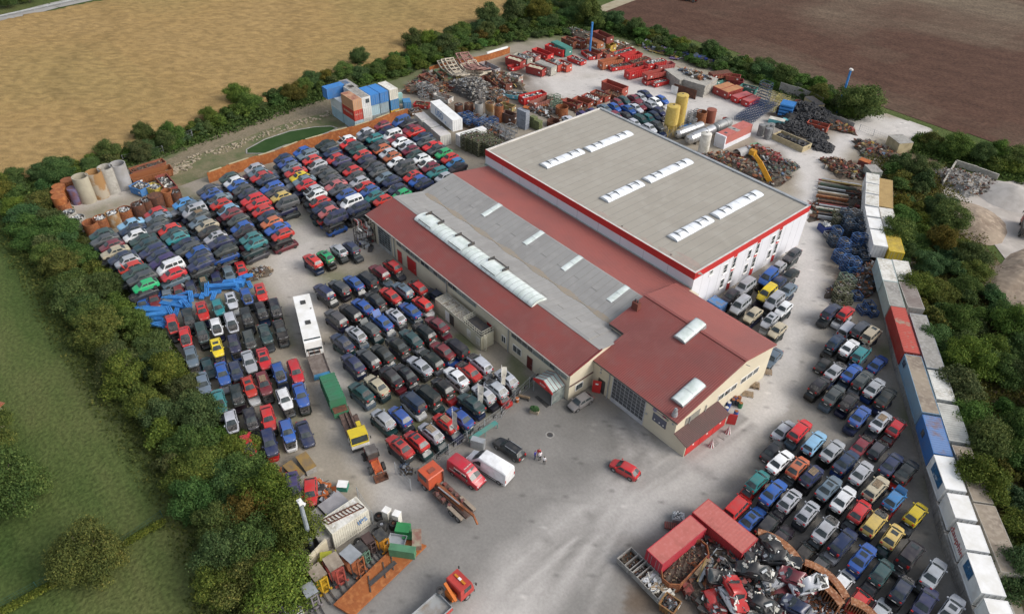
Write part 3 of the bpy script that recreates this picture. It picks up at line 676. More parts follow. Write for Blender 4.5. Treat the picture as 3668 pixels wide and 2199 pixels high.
ap('pane',q,mat('door_glass',(.06,.065,.075),.15,c2=(.10,.105,.11),sc_=1.1,spec=.8),sd_)
xd,zd=onY('m',690,690,AY0)
q=al();q.box(xd-.65,xd+.65,AY0-.03,AY0,.02,2.5);o=ap('door',q,'darkmetal',label='dark doorway with its red door standing open')
q=al();q.obox((xd-.35,AY0-.55,1.2),(1.2,.06,2.3),rz=math.radians(35));lf=ap('leaf',q,'redtrim',o)
q=al();q.obox((xd-.33,AY0-.60,1.75),(.4,.02,.25),rz=math.radians(35));ap('notice',q,'white',o)
q=al();q.cyl((-44.2,AY0-.12,0),(-44.2,AY0-.12,4.9),.08,n=8);q.cyl((AX1+.12,60,2.4),(AX1+.12,60,4.2),.07,n=8);q.cyl((AX1+.12,63.4,2),(AX1+.12,63.4,4.0),.07,n=8);ap('downpipe',q,'metal')
for(xa,ya,xb,yb,k)in((1845,760,2035,590,3),(2070,590,2250,430,3)):
 y0_,z0_=onX('m',xa,ya,AX1);y1_,z1_=onX('m',xb,yb+20,AX1)
 za=min(z0_,z1_)if False else z0_+.05
 q=al();q.box(AX1,AX1+.05,y0_,y1_,2.75,3.85);o=ap('window',q,'white')
 gl=al()
 for i in range(k):
  yw=(y1_-y0_)/k;gl.box(AX1+.05,AX1+.07,y0_+i*yw+.1,y0_+(i+1)*yw-.1,2.87,3.73)
 ap('pane',gl,'winglass',o)
y0_,z0_=onX('m',1525,990,AX1);y1_,z1_=onX('m',1670,870,AX1)
q=al();q.box(AX1,AX1+.06,y0_,y1_,3.0,4.2);ap('louvre_panel',q,mat('grey_louvre',(.26,.25,.22),.8,c2=(.18,.18,.16),sc_=6))
x0_,z0_=onY('m',1205,865,AY0);x1_,z1_=onY('m',1360,1005,AY0)
sg=al();
xm=(x0_+x1_)/2;zm=4.25
ring=al();ring.lathe([(.10,-.02),(.33,-.02),(.33,.02),(.10,.02),(.10,-.02)],n=16,c=(x0_+.35,AY0-.035,zm),axis='Y');lg=ap('wall_logo',ring,'lettergrey',label='violet ring emblem beside a line of script')
T_=frame_T((xm-AC.x+.1,AY0-.04-AC.y,zm-AC.z-.02),(1,0,0),(0,0,1))
obj('lettering',text_mesh('Autorecycling',.42,'lettergrey',T_),parent=lg)
cr_=al();cr_.obox((x1_-.75,AY0-.05,zm+.02),(.62,.04,.24),m=0);cr_.cyl((x1_-.95,AY0-.02,zm-.12),(x1_-.95,AY0-.09,zm-.12),.1,n=10,m=1);cr_.cyl((x1_-.5,AY0-.02,zm-.12),(x1_-.5,AY0-.09,zm-.12),.1,n=10,m=1);cr_.obox((x1_-.25,AY0-.045,zm-.08),(.35,.03,.34),m=2,ry=.3)
ap('wall_pictogram',cr_,[mat('pictogram_red',(.22,.03,.05),.6),'lettergrey',mat('pictogram_green',(.2,.24,.16),.6)])
xb0,zb0=onY('m',1212,935,AY0);xb1,zb1=onY('m',1330,1010,AY0)
q=al();q.box(xb0-.1,xb1+.15,AY0-.08,AY0,2.35,3.7);nb_=ap('notice_board',q,mat('slate_board',(.115,.12,.16),.6))
q=al()
for k_,t in enumerate((.15,.55,.88)):q.cyl((xb0+(xb1-xb0)*t,AY0-.08,2.75),(xb0+(xb1-xb0)*t,AY0-.10,2.75),.11,n=10)
ap('emblem',q,'white',nb_)
q=al()
for(x,z)in((AX1-.5,4.2),(dx1+.45,2.6),(-45.9,4.2),(-45.9,3.6)):q.lathe([(0,0),(.14,0),(.16,-.12),(0,-.2)],n=8,c=(x,AY0,z),axis='Y')
ap('wall_lamp',q,'metal')
q=al();ln_=RY+.2;q.beam((AX1+.3,RY,7.2),(AX1+.9,RY,7.35),.08);ap('bracket',q,'metal')
ye=onX('m',1835,795,AX1)[0]
sh=spawn('lean_to_shed','brown-roofed lean-to shed with bright red sliding doors','shed',(AX1+1,62,0),0,[]);SC_=sh.location.copy()
def sl_():m_=MB();m_.T=Matrix.Translation(-SC_);return m_
q=sl_();q.yprof([(AX1,0),(AX1,2.75),(AX1+2.0,2.05),(AX1+2.0,0)],AY0+.02,ye);obj('wall',q.mesh('wall',mlist('cream')),parent=sh)
q=sl_();q.yprof([(AX1+.02,2.82),(AX1+.02,2.92),(AX1+2.25,2.14),(AX1+2.25,2.04)],AY0-.15,ye+.15);obj('roof',q.mesh('roof',mlist('roofbrown')),parent=sh)
for i in range(3):
 yl=(ye-AY0-.3)/3;q=sl_();q.box(AX1+2.0,AX1+2.06,AY0+.2+i*yl,AY0+.1+(i+1)*yl,.05,2.0);o=obj('door',q.mesh('door',mlist('redtrim')),parent=sh)
 q=sl_();q.box(AX1+2.06,AX1+2.07,AY0+.2+i*yl+1.3,AY0+.2+i*yl+1.6,1.2,1.45);obj('notice',q.mesh('notice',mlist('white')),parent=o)
q=sl_();q.obox((AX1+2.5,ye+.6,1),(.08,1.2,1.9),rz=-.9);obj('door',q.mesh('door',mlist('redtrim')),parent=sh)['label']='red door leaf swung open at the far end'
P1,P2,P3=G('m',90,565,2.6),G('m',255,700,2.7),G('m',355,640,2.8)
cx0,cx1=-51.7,-48.0;cy0,cy1=50.1,52.5
cn=spawn('entrance_canopy','small glazed gable canopy with red front over the entrance door','canopy',((cx0+cx1)/2,51.2,0),0,[]);CC=cn.location.copy()
def cl_():m_=MB();m_.T=Matrix.Translation(-CC);return m_
cm=(cx0+cx1)/2
q=cl_()
q.quad((cx0,cy0,2.55),(cm,cy0,3.45),(cm,cy1,3.45),(cx0,cy1,2.55));q.quad((cm,cy0,3.45),(cx1,cy0,2.55),(cx1,cy1,2.55),(cm,cy1,3.45));obj('glass_roof',q.mesh('g',mlist(mat('pale_green_glass',(.42,.50,.48),.2,c2=(.3,.37,.35),sc_=.8))),parent=cn)
q=cl_();q.yprof([(cx0-.1,2.5),(cm,3.45),(cx1+.1,2.5),(cx1+.1,2.2),(cx0-.1,2.2)],cy0-.1,cy0);fr2=obj('red_front',q.mesh('r',mlist('redtrim')),parent=cn)
T_=frame_T((cm-CC.x,cy0-.12-CC.y,2.65),(1,0,0),(0,0,1));obj('lettering',text_mesh('BÜRO',.42,'letterwhite',T_),parent=fr2)
q=cl_()
for i in range(5):
 y=cy0+(cy1-cy0)*i/4;q.beam((cx0,y,2.58),(cm,y,3.48),.05);q.beam((cm,y,3.48),(cx1,y,2.58),.05)
obj('glazing_bar',q.mesh('b',mlist(mat('bar_red',(.30,.06,.06),.5))),parent=cn)
for x,y in((cx0,cy0),(cx1,cy0),(cx1,cy1-.1),(cx0,cy1-.1)):
 q=cl_();q.beam((x,y,0),(x,y,2.5),.1);obj('post',q.mesh('post',mlist('metal')),parent=cn)
q=cl_();q.box(cx1-.02,cx1+.02,cy0+.1,cy1-.1,.1,2.4);obj('glass_side',q.mesh('s',mlist('frosted')),parent=cn)
ct=[G('r1c1',1292,690,2.6),G('r1c1',1640,965,2.6)]
x0c,x1c=ct[0].x,G('r1c1',1640,965,2.6).x;yf=(ct[0].y+ct[1].y)/2
cb=spawn('portable_cabin_row','row of cream portable cabins with dirty flat roof and railed end deck','cabin',((x0c+x1c)/2,yf+1.2,0),0,[]);BC=cb.location.copy()
def bl_():m_=MB();m_.T=Matrix.Translation(-BC);return m_
yb_=min(yf+2.4,52.3);mc=mat('cabin_cream',(.52,.49,.37),.7,c2=(.42,.39,.29),sc_=.5)
q=bl_();q.box(x0c,x1c,yf,yb_,.08,2.6);obj('wall',q.mesh('w',[mc]),parent=cb)
q=bl_();q.box(x0c+.08,x1c-.08,yf+.08,yb_-.08,2.6,2.66);rfc=obj('roof',q.mesh('r',[mat('dirty_cabin_roof',(.30,.28,.23),.5,c2=(.15,.12,.09),sc_=.9,c3=(.42,.41,.38),bump=.3)]),parent=cb)
q=bl_()
for i in range(8):
 x=x0c+(x1c-x0c)*i/7;q.beam((x,yf+.05,2.7),(x,yb_-.05,2.7),.09)
q.box(x0c,x1c,yf,yf+.08,2.58,2.74);q.box(x0c,x1c,yb_-.08,yb_,2.58,2.74);obj('roof_beam',q.mesh('b',[mat('cabin_edge',(.42,.40,.33),.6)]),parent=rfc)
q=bl_();q.box(x1c-4.3,x1c-.2,yf+.1,yb_,2.68,2.86);dk_=obj('deck',q.mesh('d',mlist('darkmetal')),parent=cb)
q=bl_()
for(a_,b_2)in(((x1c-4.4,yf),(x1c,yf)),((x1c,yf),(x1c,yb_)),((x1c-4.4,yf),(x1c-4.4,yb_))):
 for z in(2.8,3.3,3.75):q.beam((*a_,z),(*b_2,z),.05)
 for i in range(9):
  t=i/8;x=a_[0]+(b_2[0]-a_[0])*t;y=a_[1]+(b_2[1]-a_[1])*t;q.beam((x,y,2.7),(x,y,3.75),.04)
obj('railing',q.mesh('rl',[mat('railing_cream',(.50,.49,.40),.6)]),parent=dk_)
for nn,x,y,wd,m_ in(('door',1390,820,1.1,'white'),('door',1420,845,1.1,'darkmetal'),('panel',1545,930,1.0,'offwhite'),('panel',1610,985,1.0,'offwhite')):
 xx=onY('r1c1',x,y,yf)[0];q=bl_();q.box(xx-wd/2,xx+wd/2,yf-.04,yf,.25 if nn=='door' else .7,2.2);obj(nn,q.mesh(nn,mlist(m_)),parent=cb)
q=bl_()
for x in(x1c+.15,x1c+.7):q.beam((x,yf+.4,0),(x,yf+.4,3.2),.06)
for i in range(9):q.beam((x1c+.15,yf+.4,.3+i*.32),(x1c+.7,yf+.4,.3+i*.32),.05)
obj('ladder',q.mesh('ld',[MATS['railing_cream']]),parent=cb)
#cars
CC_={'r':((.50,.022,.022),'red'),'m':((.17,.022,.035),'maroon'),'k':((.016,.017,.02),'black'),'g':((.055,.062,.07),'dark grey'),'s':((.40,.42,.46),'silver'),'w':((.74,.76,.78),'white'),'b':((.022,.085,.33),'blue'),'n':((.016,.028,.075),'navy'),'a':((.20,.38,.55),'pale blue'),'t':((.025,.20,.21),'turquoise'),'e':((.02,.06,.063),'dark green'),'v':((.045,.035,.12),'purple'),'o':((.46,.12,.05),'orange'),'y':((.68,.52,.02),'yellow'),'p':((.50,.12,.13),'faded pink'),'c':((.42,.37,.27),'beige'),'G':((.02,.36,.13),'bright green'),'l':((.12,.17,.22),'slate blue'),'B':((.04,.22,.50),'bright blue'),'O':((.55,.40,.12),'gold')}
TY={'h':'hatchback','s':'saloon','e':'estate','v':'van'}
DIM={'h':(3.9,1.61,1.42,.86,.98,.40,-1.22,-1.72,False),'s':(4.5,1.67,1.40,.86,.98,.38,-.95,-1.52,True),'e':(4.55,1.67,1.45,.87,1.02,.42,-1.75,-2.10,False),'v':(4.4,1.77,1.80,1.02,1.35,.80,-1.95,-2.12,False)}
def car_parts(ty,var,detail=True):
 L_,W,H,hz,x0,x1,x2,x3,boot=DIM[ty]
 f,r=L_/2,-L_/2;w=W/2;bz=hz+.10
 body=MB()
 st=[(f,.60,.62,.30),(f-.10,.70,.80,.24),(f-.5,hz-.08,.93,.22),(x0,bz-.02,1.0,.22),(0,bz,1.0,.22),(x3+.1,bz+.03,1.0,.22)]
 if boot:st+=[(r+.5,bz-.01,.96,.24),(r+.12,bz-.07,.86,.26),(r,.66,.74,.34)]
 else:st+=[(r+.12,bz,.93,.24),(r,.70,.82,.30)]
 rings=[]
 for x,zt,k,zb in st:
  rings.append([(x,-w*k*.94,zb),(x,-w*k,zb+.22),(x,-w*k*.985,zt-.13),(x,-w*k*.90,zt),(x,-w*k*.45,zt+.025),(x,0,zt+.035),(x,w*k*.45,zt+.025),(x,w*k*.90,zt),(x,w*k*.985,zt-.13),(x,w*k,zb+.22),(x,w*k*.94,zb)])
 n=len(rings[0]);vs=[p for rg_ in rings for p in rg_]
 fs=[(j*n+i,j*n+i+1,(j+1)*n+i+1,(j+1)*n+i)for j in range(len(rings)-1)for i in range(n-1)]
 fs+=[tuple(range(n)),tuple(range(len(vs)-1,len(vs)-1-n,-1))]
 fs+=[(j*n,(j+1)*n,(j+1)*n+n-1,j*n+n-1)for j in range(len(rings)-1)]
 body._add(vs,fs)
 wb,wt=w*.90,w*.74;zb=bz-.01
 P=lambda x,y,z:(x,y,z)
 rf=[(x1,wt*.96),(x1-.12,wt),((x1+x2)/2,wt*1.02),(x2+.12,wt),(x2,wt*.95)]
 top=[(x,y,H-(.03 if i in(0,4)else 0))for i,(x,y)in enumerate(rf)]
 lo=[(x0,wb*.97,zb),(x0-.35,wb,zb),((x0+x3)/2,wb,zb),(x3+.3,wb,zb),(x3,wb*.95,zb)]
 vs=[];fs=[]
 for sg in(1,-1):
  vs+=[(x,y*sg,z)for x,y,z in lo]+[(x,y*sg,z)for x,y,z in top]
 for i in range(4):fs+=[(i,i+1,5+i+1,5+i),(10+i,15+i,15+i+1,10+i+1)]
 vs+=[(x,0,z+.035)for x,y,z in top]
 for i in range(4):fs+=[(5+i,5+i+1,20+i+1,20+i),(20+i,20+i+1,15+i+1,15+i)]
 vs+=[(x0+.06,0,zb+.02),(x3-.05,0,zb+.02)]
 fs+=[(0,5,20,25),(25,20,15,10),(4,26,24,9),(26,14,19,24)]
 body._add(vs,fs)
 if detail:
  for sg in(1,-1):body.obox((x0-.12,sg*(w+.06),zb+.1),(.16,.16,.13))
 def lerp(a,b,t):return tuple(a[i]+(b[i]-a[i])*t for i in range(3))
 def pane(a,b,c,d,mg=.08,off=.012,nrm=None):
  m_=MB();C4=[a,b,c,d];cx=tuple(sum(p[i]for p in C4)/4 for i in range(3))
  q=[lerp(p,cx,mg*2)for p in C4];nv=(Vector(b)-Vector(a)).cross(Vector(d)-Vector(a)).normalized()
  if nv.dot(Vector(cx)-Vector((0,0,.9)))<0:nv=-nv
  m_.quad(*[tuple(Vector(p)+nv*off)for p in q]);return m_
 def glass(name,quads):
  m_=MB()
  for q in quads:m_._add(q.v,q.f)
  return Part(name,m_,'glass')
 kids=[]
 A,B_=lo[0],top[0]
 ws_=MB()
 for sg in(1,-1):
  q=[(x0+.00,wb*.86*sg,zb+.05),(x0+.055,0,zb+.07),(x1+.05,0,H-.02),(x1+.05,wt*.84*sg,H-.07)]
  q=[(p[0]+.03,p[1],p[2]+.02)for p in q];ws_._add(q,[(0,1,2,3)])
 kids.append(Part('windscreen',ws_,'glass'))
 rw=MB()
 zr=zb+(.05 if boot else .04)
 for sg in(1,-1):
  q=[(x3+.02,wb*.84*sg,zr),(x3-.03,0,zr+.02),(x2-.04,0,H-.035),(x2-.04,wt*.82*sg,H-.08)]
  q=[(p[0]-.045,p[1],p[2]+.02)for p in q];rw._add(q,[(0,1,2,3)])
 if var!='n':kids.append(Part('rear_window',rw,'glass'))
 else:kids.append(Part('rear_opening',rw,'engine'))
 for sg in(1,-1):
  sw=MB();xs_=[x0-.30,(x0+x3)/2+.1,x3+.42+(0 if ty in 'es' else .0)]
  def sp(x,t):
   xt=x0+(x1-x0)*t;xr=x3+(x2-x3)*t
   y=(wb+(wt*1.0-wb)*t)+.012
   return(min(max(x,xr+.12),xt-.14),sg*y,zb+(H-zb)*t)
  cut=[(x0-.25,(x0+x3)/2+.14),((x0+x3)/2+.04,x3+.3 if ty!='e' else x3+.95)]
  if ty in 'ev':cut.append((x3+(.85 if ty=='e' else .95),x3+.25));cut[1]=(cut[1][0],x3+1.0 if ty=='e' else x3+1.1)
  for xa,xb in cut:sw.quad(sp(xa,.12),sp(xb,.12),sp(xb,.84),sp(xa,.84))
  kids.append(Part('side_window',sw,'glass'))
 def wheel(x,sg):
  m_=MB();m_.cyl((x,sg*(w-.20),.31),(x,sg*(w-.0),.31),.31,n=14,m=0)
  p=Part('wheel',m_,'tyre')
  if detail:
   k_=MB();k_.cyl((x,sg*(w-.01),.31),(x,sg*(w+.015),.31),.19,n=10);p.kids.append(Part('rim',k_,'rim'))
  return p
 if detail:
  for x in(f-.78,r+.78):
   for sg in(1,-1):
    arch=MB();arch.cyl((x,sg*(w-.25),.33),(x,sg*(w+.006),.33),.375,n=14);kids.append(Part('wheel_arch',arch,'plastic'))
    if not(var in 'xn' and x>0):kids.append(wheel(x,sg))
  for sg in(1,-1):
   h_=MB();h_.quad((f+.005-.05,sg*w*.40,.60),(f-.14,sg*w*.78,.60),(f-.16,sg*w*.76,.74),(f-.07,sg*w*.40,.74));kids.append(Part('headlight',h_,'lampw'))
   t_=MB();t_.obox((r+.045,sg*w*.68,.76 if ty!='v' else .95),(.12,.24,.17 if ty in 'sh' else .34));kids.append(Part('tail_light',t_,'lampr'))
  b1=MB();b1.obox((f-.03,0,.40),(.14,W*.80,.20));b2=MB();b2.obox((r+.02,0,.43),(.14,W*.84,.20));kids+=[Part('bumper',b1,'plastic'),Part('bumper',b2,'plastic')]
  pl=MB();pl.obox((r-.055,0,.44),(.02,.5,.11));kids.append(Part('number_plate',pl,'white'))
 else:
  m_=MB()
  for x in(f-.78,r+.78):
   for sg in(1,-1):
    q=MB();q.cyl((x,sg*(w-.18),.31),(x,sg*(w+.01),.31),.31,n=9);kids.append(Part('wheel',q,'tyre'))
 if var=='x' or var=='u':
  eb=MB();eb.poly([(f-.14,-w*.62,hz-.1),(f-.14,w*.62,hz-.1),(f-.5,w*.74,hz-.01),(x0+.02,w*.80,bz+.045),(x0+.02,-w*.80,bz+.045),(f-.5,-w*.74,hz-.01)])
  rr_=random.Random(3)
  for k in range(9):eb.obox((rr_.uniform(x0+.15,f-.35),rr_.uniform(-.5,.5),hz+.02),(rr_.uniform(.12,.4),rr_.uniform(.1,.35),.10),rz=rr_.uniform(0,3))
  kids.append(Part('engine_bay',eb,'engine'))
  if var=='u':
   bn=MB();a=math.radians(62);ln=f-x0-.2
   c0=Vector((x0+.05,0,bz+.05));dv=Vector((math.cos(a),0,math.sin(a)))*ln
   bn._add([(c0.x,-w*.8,c0.z),(c0.x,w*.8,c0.z),(c0.x+dv.x,w*.72,c0.z+dv.z),(c0.x+dv.x,-w*.72,c0.z+dv.z),(c0.x-.05,-w*.8,c0.z+.02),(c0.x-.05,w*.8,c0.z+.02),(c0.x+dv.x-.05,w*.72,c0.z+dv.z+.02),(c0.x+dv.x-.05,-w*.72,c0.z+dv.z+.02)],[(0,1,2,3),(7,6,5,4),(0,4,5,1),(1,5,6,2),(2,6,7,3),(3,7,4,0)])
   kids.append(Part('bonnet',bn,'paint'))
 if var=='r':
  sr=MB();sr.quad((x1-.25,-.38,H+.045),(x1-.85,-.38,H+.045),(x1-.85,.38,H+.045),(x1-.25,.38,H+.045));kids.append(Part('sunroof',sr,'glass'))
 if var=='k':
  pk=MB()
  for i in range(6):pk.box(-.75+i*.22,-.62+i*.22,-.42,.42,H+.12,H+.15)
  for y in(-.38,0,.32):pk.box(-.75,.48,y,y+.08,H+.03,H+.12)
  kids.append(Part('roof_pallet',pk,'wood'))
 if var=='l':
  for sg in(1,-1):
   rl=MB();rl.beam((x1-.2,sg*wt*.9,H+.06),(x2+.2,sg*wt*.9,H+.06),.05);kids.append(Part('roof_rail',rl,'metal'))
 return[Part('body',body,'paint',smooth=38)]+kids
CACHE={}
def carp(ty,var,detail):
 k=(ty,var,detail)
 if k not in CACHE:CACHE[k]=car_parts(ty,var,detail)
 return CACHE[k]
def jit(c,r_,a=.18):
 s=r_.uniform(1-a,1+a);return tuple(min(.85,max(.005,x*s+r_.uniform(-.006,.006)))for x in c)
LOTS={'A':dict(hd=-90.5,z=2.5,where='in the far yard left of the workshop',data=[('1',"270 680 e h,330 770 g s,440 870 m h,500 970 c s,620 1060 n s,700 1130 s h,770 1230 r h u,850 1310 e e,940 1400 g e,760 510 a s,800 600 n s n,870 690 w h,970 770 e s,1030 850 e e,1130 950 n e,1230 1040 n h,1300 1120 v e,1410 1200 w v n,1470 1340 r h,1180 330 r h n,1230 420 l s,1400 590 r h,1470 660 e s,1540 750 t h,1680 840 n s,1740 930 g e,1640 170 B h,1780 215 l s,1160 590 g s,1200 500 g h x"),('r1c0',"1045 560 G h,1440 390 n s"),('3',"110 420 b h,180 530 n h,580 390 k h"),('2',"60 830 s v r,120 920 g h k,150 1040 l h,270 1100 c h,310 1200 k h,410 1290 s h r,500 1370 n s,300 500 g s,350 570 b h r,480 650 l s x,500 740 r h,620 830 a h x,680 900 m h,790 1000 g h,850 1120 b h,900 1200 k h,1000 1300 t h,1080 1390 t h,640 300 e h,720 370 w h,780 430 b h,870 500 g h,960 570 n h,1030 660 r e,1130 740 r e,1200 850 r h,1290 940 n h,1340 1040 o h,1440 1140 b s,1530 1240 r h,1060 150 s h,1120 220 l h,1180 280 r s,1280 330 n s,1350 460 b e,1430 540 g s,1500 620 O h,1600 700 g v"),('4',"240 360 n h,310 430 b h,380 500 l h,450 580 r s,510 660 y h r,590 720 l s,620 790 r h,750 890 s h u,790 950 w h x,850 1070 r h x,920 1160 n s,1000 1240 p h,1110 1310 n v,560 240 b h,650 290 l e,720 380 r h,810 460 s h x,870 560 g s,990 620 g h,1040 710 g s x,1120 800 p s,1190 870 g s,1290 950 b h,1380 1060 w v,1490 1170 n e,950 130 k s,1010 170 g h,1060 260 n h,1120 360 r h,1210 400 v h,1290 500 k h,1390 560 r h,1450 650 g h,1510 740 s h,1600 820 r h x,1680 890 b h,1760 980 t h,1310 60 w h u,1330 110 r h,1410 150 g h,1490 220 e h,1560 300 r h,1630 370 n h,1690 460 k h,1780 500 g h,1830 580 g h"),('5',"190 1420 r h,220 1040 l h,330 1100 n h,430 1230 n h,500 1320 G h,50 390 t h,130 500 g s,170 570 o h x,270 640 s h,340 700 o h,410 790 w h,540 840 g v,600 930 k s,680 1020 r h r,770 1090 b h,870 1150 n h x,180 180 m h,250 270 n h,340 320 w v n,420 400 m s,480 460 w h,590 520 s h x,650 590 m h,720 670 e h,820 730 w h,920 810 w h x,980 870 m h,1090 950 t e,1200 1040 s h,500 100 b v,600 140 k s,660 240 m s,730 290 r s,850 370 n s,910 450 g s,1010 520 r s,1080 580 g s,1200 640 G h,1300 720 r h,1390 800 B h,1430 880 k s"),('r0c1',"790 940 s h,795 968 g h")]),'B':dict(hd=-14,z=1.25,where='in the lot along the left hedge',data=[('r1c0',"1030 690 b s 1,1105 665 m s 1,1205 640 l s 1,1290 605 m h 1,1375 580 n h x1,1475 550 e h k1,1565 520 n s 1,1655 480 l s 1,1745 450 r s r1,1240 840 r s x,1335 930 r s x,1430 1060 l s,1470 1165 e s 1,1465 1270 l s,1580 1400 t s,1360 800 k e x,1455 900 e e x,1565 1010 y h r,1590 1200 b s,1710 1350 k h x,1460 745 r s r,1560 860 w h x,1690 980 n h,1695 1180 n h,1800 1290 r h r,1575 720 t h,1670 830 s e x,1800 950 g h x,1800 1110 s s,1670 670 s h r,1780 780 k h x,1780 640 b h x"),('r1c1',"30 610 r s r,30 740 k h x,130 720 k s x,60 910 e s,170 880 k s,50 1090 r s r,160 1190 b h x,280 1180 r e,50 1270 m e k,200 1380 w h,320 1350 b s"),('r2c1',"90 30 r s,210 130 b h,350 150 n s 1,90 210 n e"),('r2c0',"1670 60 s h x,1790 230 r h x,1810 40 k h x")]),'C':dict(hd=184,z=1.3,where='in the lot in front of the workshop',data=[('r1c1',"490 600 n e,600 570 g e n,705 540 b s,800 505 k v,890 460 m e,985 420 r h x,575 790 g e,680 750 k e x,770 710 b s n,860 660 k s,970 630 r s,1060 590 l e r,1180 565 r h x,1290 640 n s 1,1205 690 r h,620 970 n s n,720 910 s h r,820 870 g h u,910 820 b s u,1010 780 s h r,1115 740 b s,700 1120 n s,810 1080 g e,915 1050 k s,1020 990 k s,1120 940 e s,1215 890 k e x,1310 840 m s,760 1330 e s n,870 1280 c s,980 1210 k s,1075 1200 k s r,1185 1140 s s,1270 1090 k e,1350 1030 m s,1450 1000 k v x,1135 1390 n v n,1240 1340 k v n,1350 1290 k h,1450 1220 w s n,1540 1180 r s x,1620 1120 s e x,1560 1410 e s,1650 1340 s h r,1740 1300 s h x,1815 1230 s h r"),('r2c1',"917 40 s h,1040 20 b h,1040 240 r s r,1160 200 r h r,1265 140 s h k,1370 70 r h k,1480 30 b s")]),'H':dict(hd=184,z=1.3,where='in the short row below the bumper rack',data=[('r1c1',"405 380 r e r,500 350 G h r,595 305 s h,685 285 n h")]),'D':dict(hd=-85,z=1.3,where='beside the tall white hall',data=[('r1c3',"185 340 g s,80 435 s h,165 490 k s,65 555 n s,150 600 l s,10 600 y v,55 665 s v l,120 730 w h,20 815 s h r,75 885 c h,10 490 b v,40 1085 l s 1"),('r1c2',"1700 560 s v,1590 640 k h,1665 695 s v l,1755 775 c h")]),'E':dict(hd=92,z=1.3,where='in the right lot by the container wall',data=[('r1c3',"510 765 n e,605 775 r h,555 850 s v 1,665 860 g e,755 900 c v r,500 970 n h,600 1010 w s,690 1050 t e x,805 1130 b s 1,425 1130 k s 1,505 1180 s s x,615 1190 b s,700 1240 g e r,785 1300 s s,870 1370 k s,385 1280 k h n,490 1350 g s,600 1400 k h n"),('r2c3',"680 20 b s,830 60 s s k,945 100 r h x,130 130 s s 1,240 120 r e,350 210 a e,480 270 s s,580 350 n s,695 235 m s x1,810 260 g h x1,690 430 s s,910 370 n s,1020 420 k s,50 270 k s 1,100 350 w s,230 390 o h r,330 450 n h k,455 540 l s r,560 620 w s,800 540 c e k,935 620 B h u,50 570 b s,170 630 s h r,300 720 s h r,430 840 s s x,680 710 r h,790 790 O e x,920 890 O h r,1090 730 y h,560 930 n e,700 1050 b s r,1060 1010 k v r,840 1150 e h,1220 1160 s s,100 910 k s 1,270 1020 k s x1,390 1110 g s 1,550 1230 w s 1,680 1360 r s 1,980 1290 n h x,1160 1370 n s,1350 1430 s s r,830 1440 s s 1,20 800 k e x1"),('r2c2',"1790 490 t h,1650 670 r v 1,1750 770 b s r1")]),'F':dict(hd=-5,z=2.0,where='in the small car stack behind the white hall',data=[('r0c2',"970 665 n s,935 690 s h,1090 705 b h,1045 720 w h,815 710 e h,890 700 m s,770 730 m h,925 745 m s,1010 745 s h,745 760 b h,675 770 l s,845 775 b s,900 765 s s,765 815 m h,830 825 k s,930 850 e e,995 840 t h,1035 820 n h,1070 790 n h,890 875 s h,1055 890 g h,1000 910 s h,590 800 v h,520 820 v h,420 855 s s")])}
crs=[];cr_rng=random.Random(11)
for lot,dd_ in LOTS.items():
 L1=[]
 for win,s in dd_['data']:
  for it in s.split(','):
   t=it.split();x,y,c,ty=float(t[0]),float(t[1]),t[2],t[3];v=t[4]if len(t)>4 else ''
   one=v.endswith('1');v=v.replace('1','')or '-'
   zb=0.0 if one else dd_['z']
   if lot=='B' and not one and False:zb=1.25
   p=G(win,x,y,zb+DIM[ty][2]-.05)
   h=dd_['hd']+cr_rng.uniform(-2.5,2.5)
   if lot=='F':h+=0
   L1.append(dict(lot=lot,x=p.x,y=p.y,z=zb,c=c,ty=ty,v=v,h=math.radians(h),top=True,one=one,where=dd_['where']))
 for _ in range(40):
  for i,a in enumerate(L1):
   ca,sa=math.cos(math.radians(dd_['hd'])),math.sin(math.radians(dd_['hd']))
   for b_ in L1[i+1:]:
    dx,dy=b_['x']-a['x'],b_['y']-a['y'];al_=dx*ca+dy*sa;ac=-dx*sa+dy*ca
    if a['one']!=b_['one']and lot=='B':pass
    if abs(al_)<3.6 and abs(ac)<1.74:
     if abs(ac)>.75 or abs(al_)<2.3:
      p_=(1.74-abs(ac))/2*(1 if ac>=0 else-1)*.5;a['x']-=-sa*p_;a['y']-=ca*p_;b_['x']+=-sa*p_;b_['y']+=ca*p_
     else:
      p_=(4.1-abs(al_))/2*(1 if al_>=0 else-1)*.3;a['x']-=ca*p_;a['y']-=sa*p_;b_['x']+=ca*p_;b_['y']+=sa*p_
 crs+=L1
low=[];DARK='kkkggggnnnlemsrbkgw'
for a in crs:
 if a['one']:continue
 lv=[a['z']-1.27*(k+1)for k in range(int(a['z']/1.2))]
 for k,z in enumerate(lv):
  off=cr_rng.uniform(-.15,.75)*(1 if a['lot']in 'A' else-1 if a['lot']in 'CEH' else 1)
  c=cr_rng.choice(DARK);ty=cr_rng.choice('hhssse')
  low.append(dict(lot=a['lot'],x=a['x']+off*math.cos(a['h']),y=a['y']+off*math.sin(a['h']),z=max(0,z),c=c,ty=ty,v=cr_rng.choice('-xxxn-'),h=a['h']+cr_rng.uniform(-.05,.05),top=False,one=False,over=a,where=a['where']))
camv=Vector((0,0,CAMH))
for q in crs+low:
 d=(Vector((q['x'],q['y'],q['z']))-camv).length
 wv=1.0 if q['top']else(.34 if q['z']>.2 or q['lot']!='A' else .12)
 q['score']=wv/d**2;q['d']=d
allc=sorted(crs+low,key=lambda q:-q['score'])
vans=[q for q in allc if q['ty']=='v'];cars_=[q for q in allc if q['ty']!='v']
ind,rest=cars_[:300]+vans,cars_[300:]
FEAT={'x':' without bonnet','u':' with raised bonnet','r':' with dark sunroof','k':' with pallet on roof','l':' with roof rails','n':' without rear window','-':''}
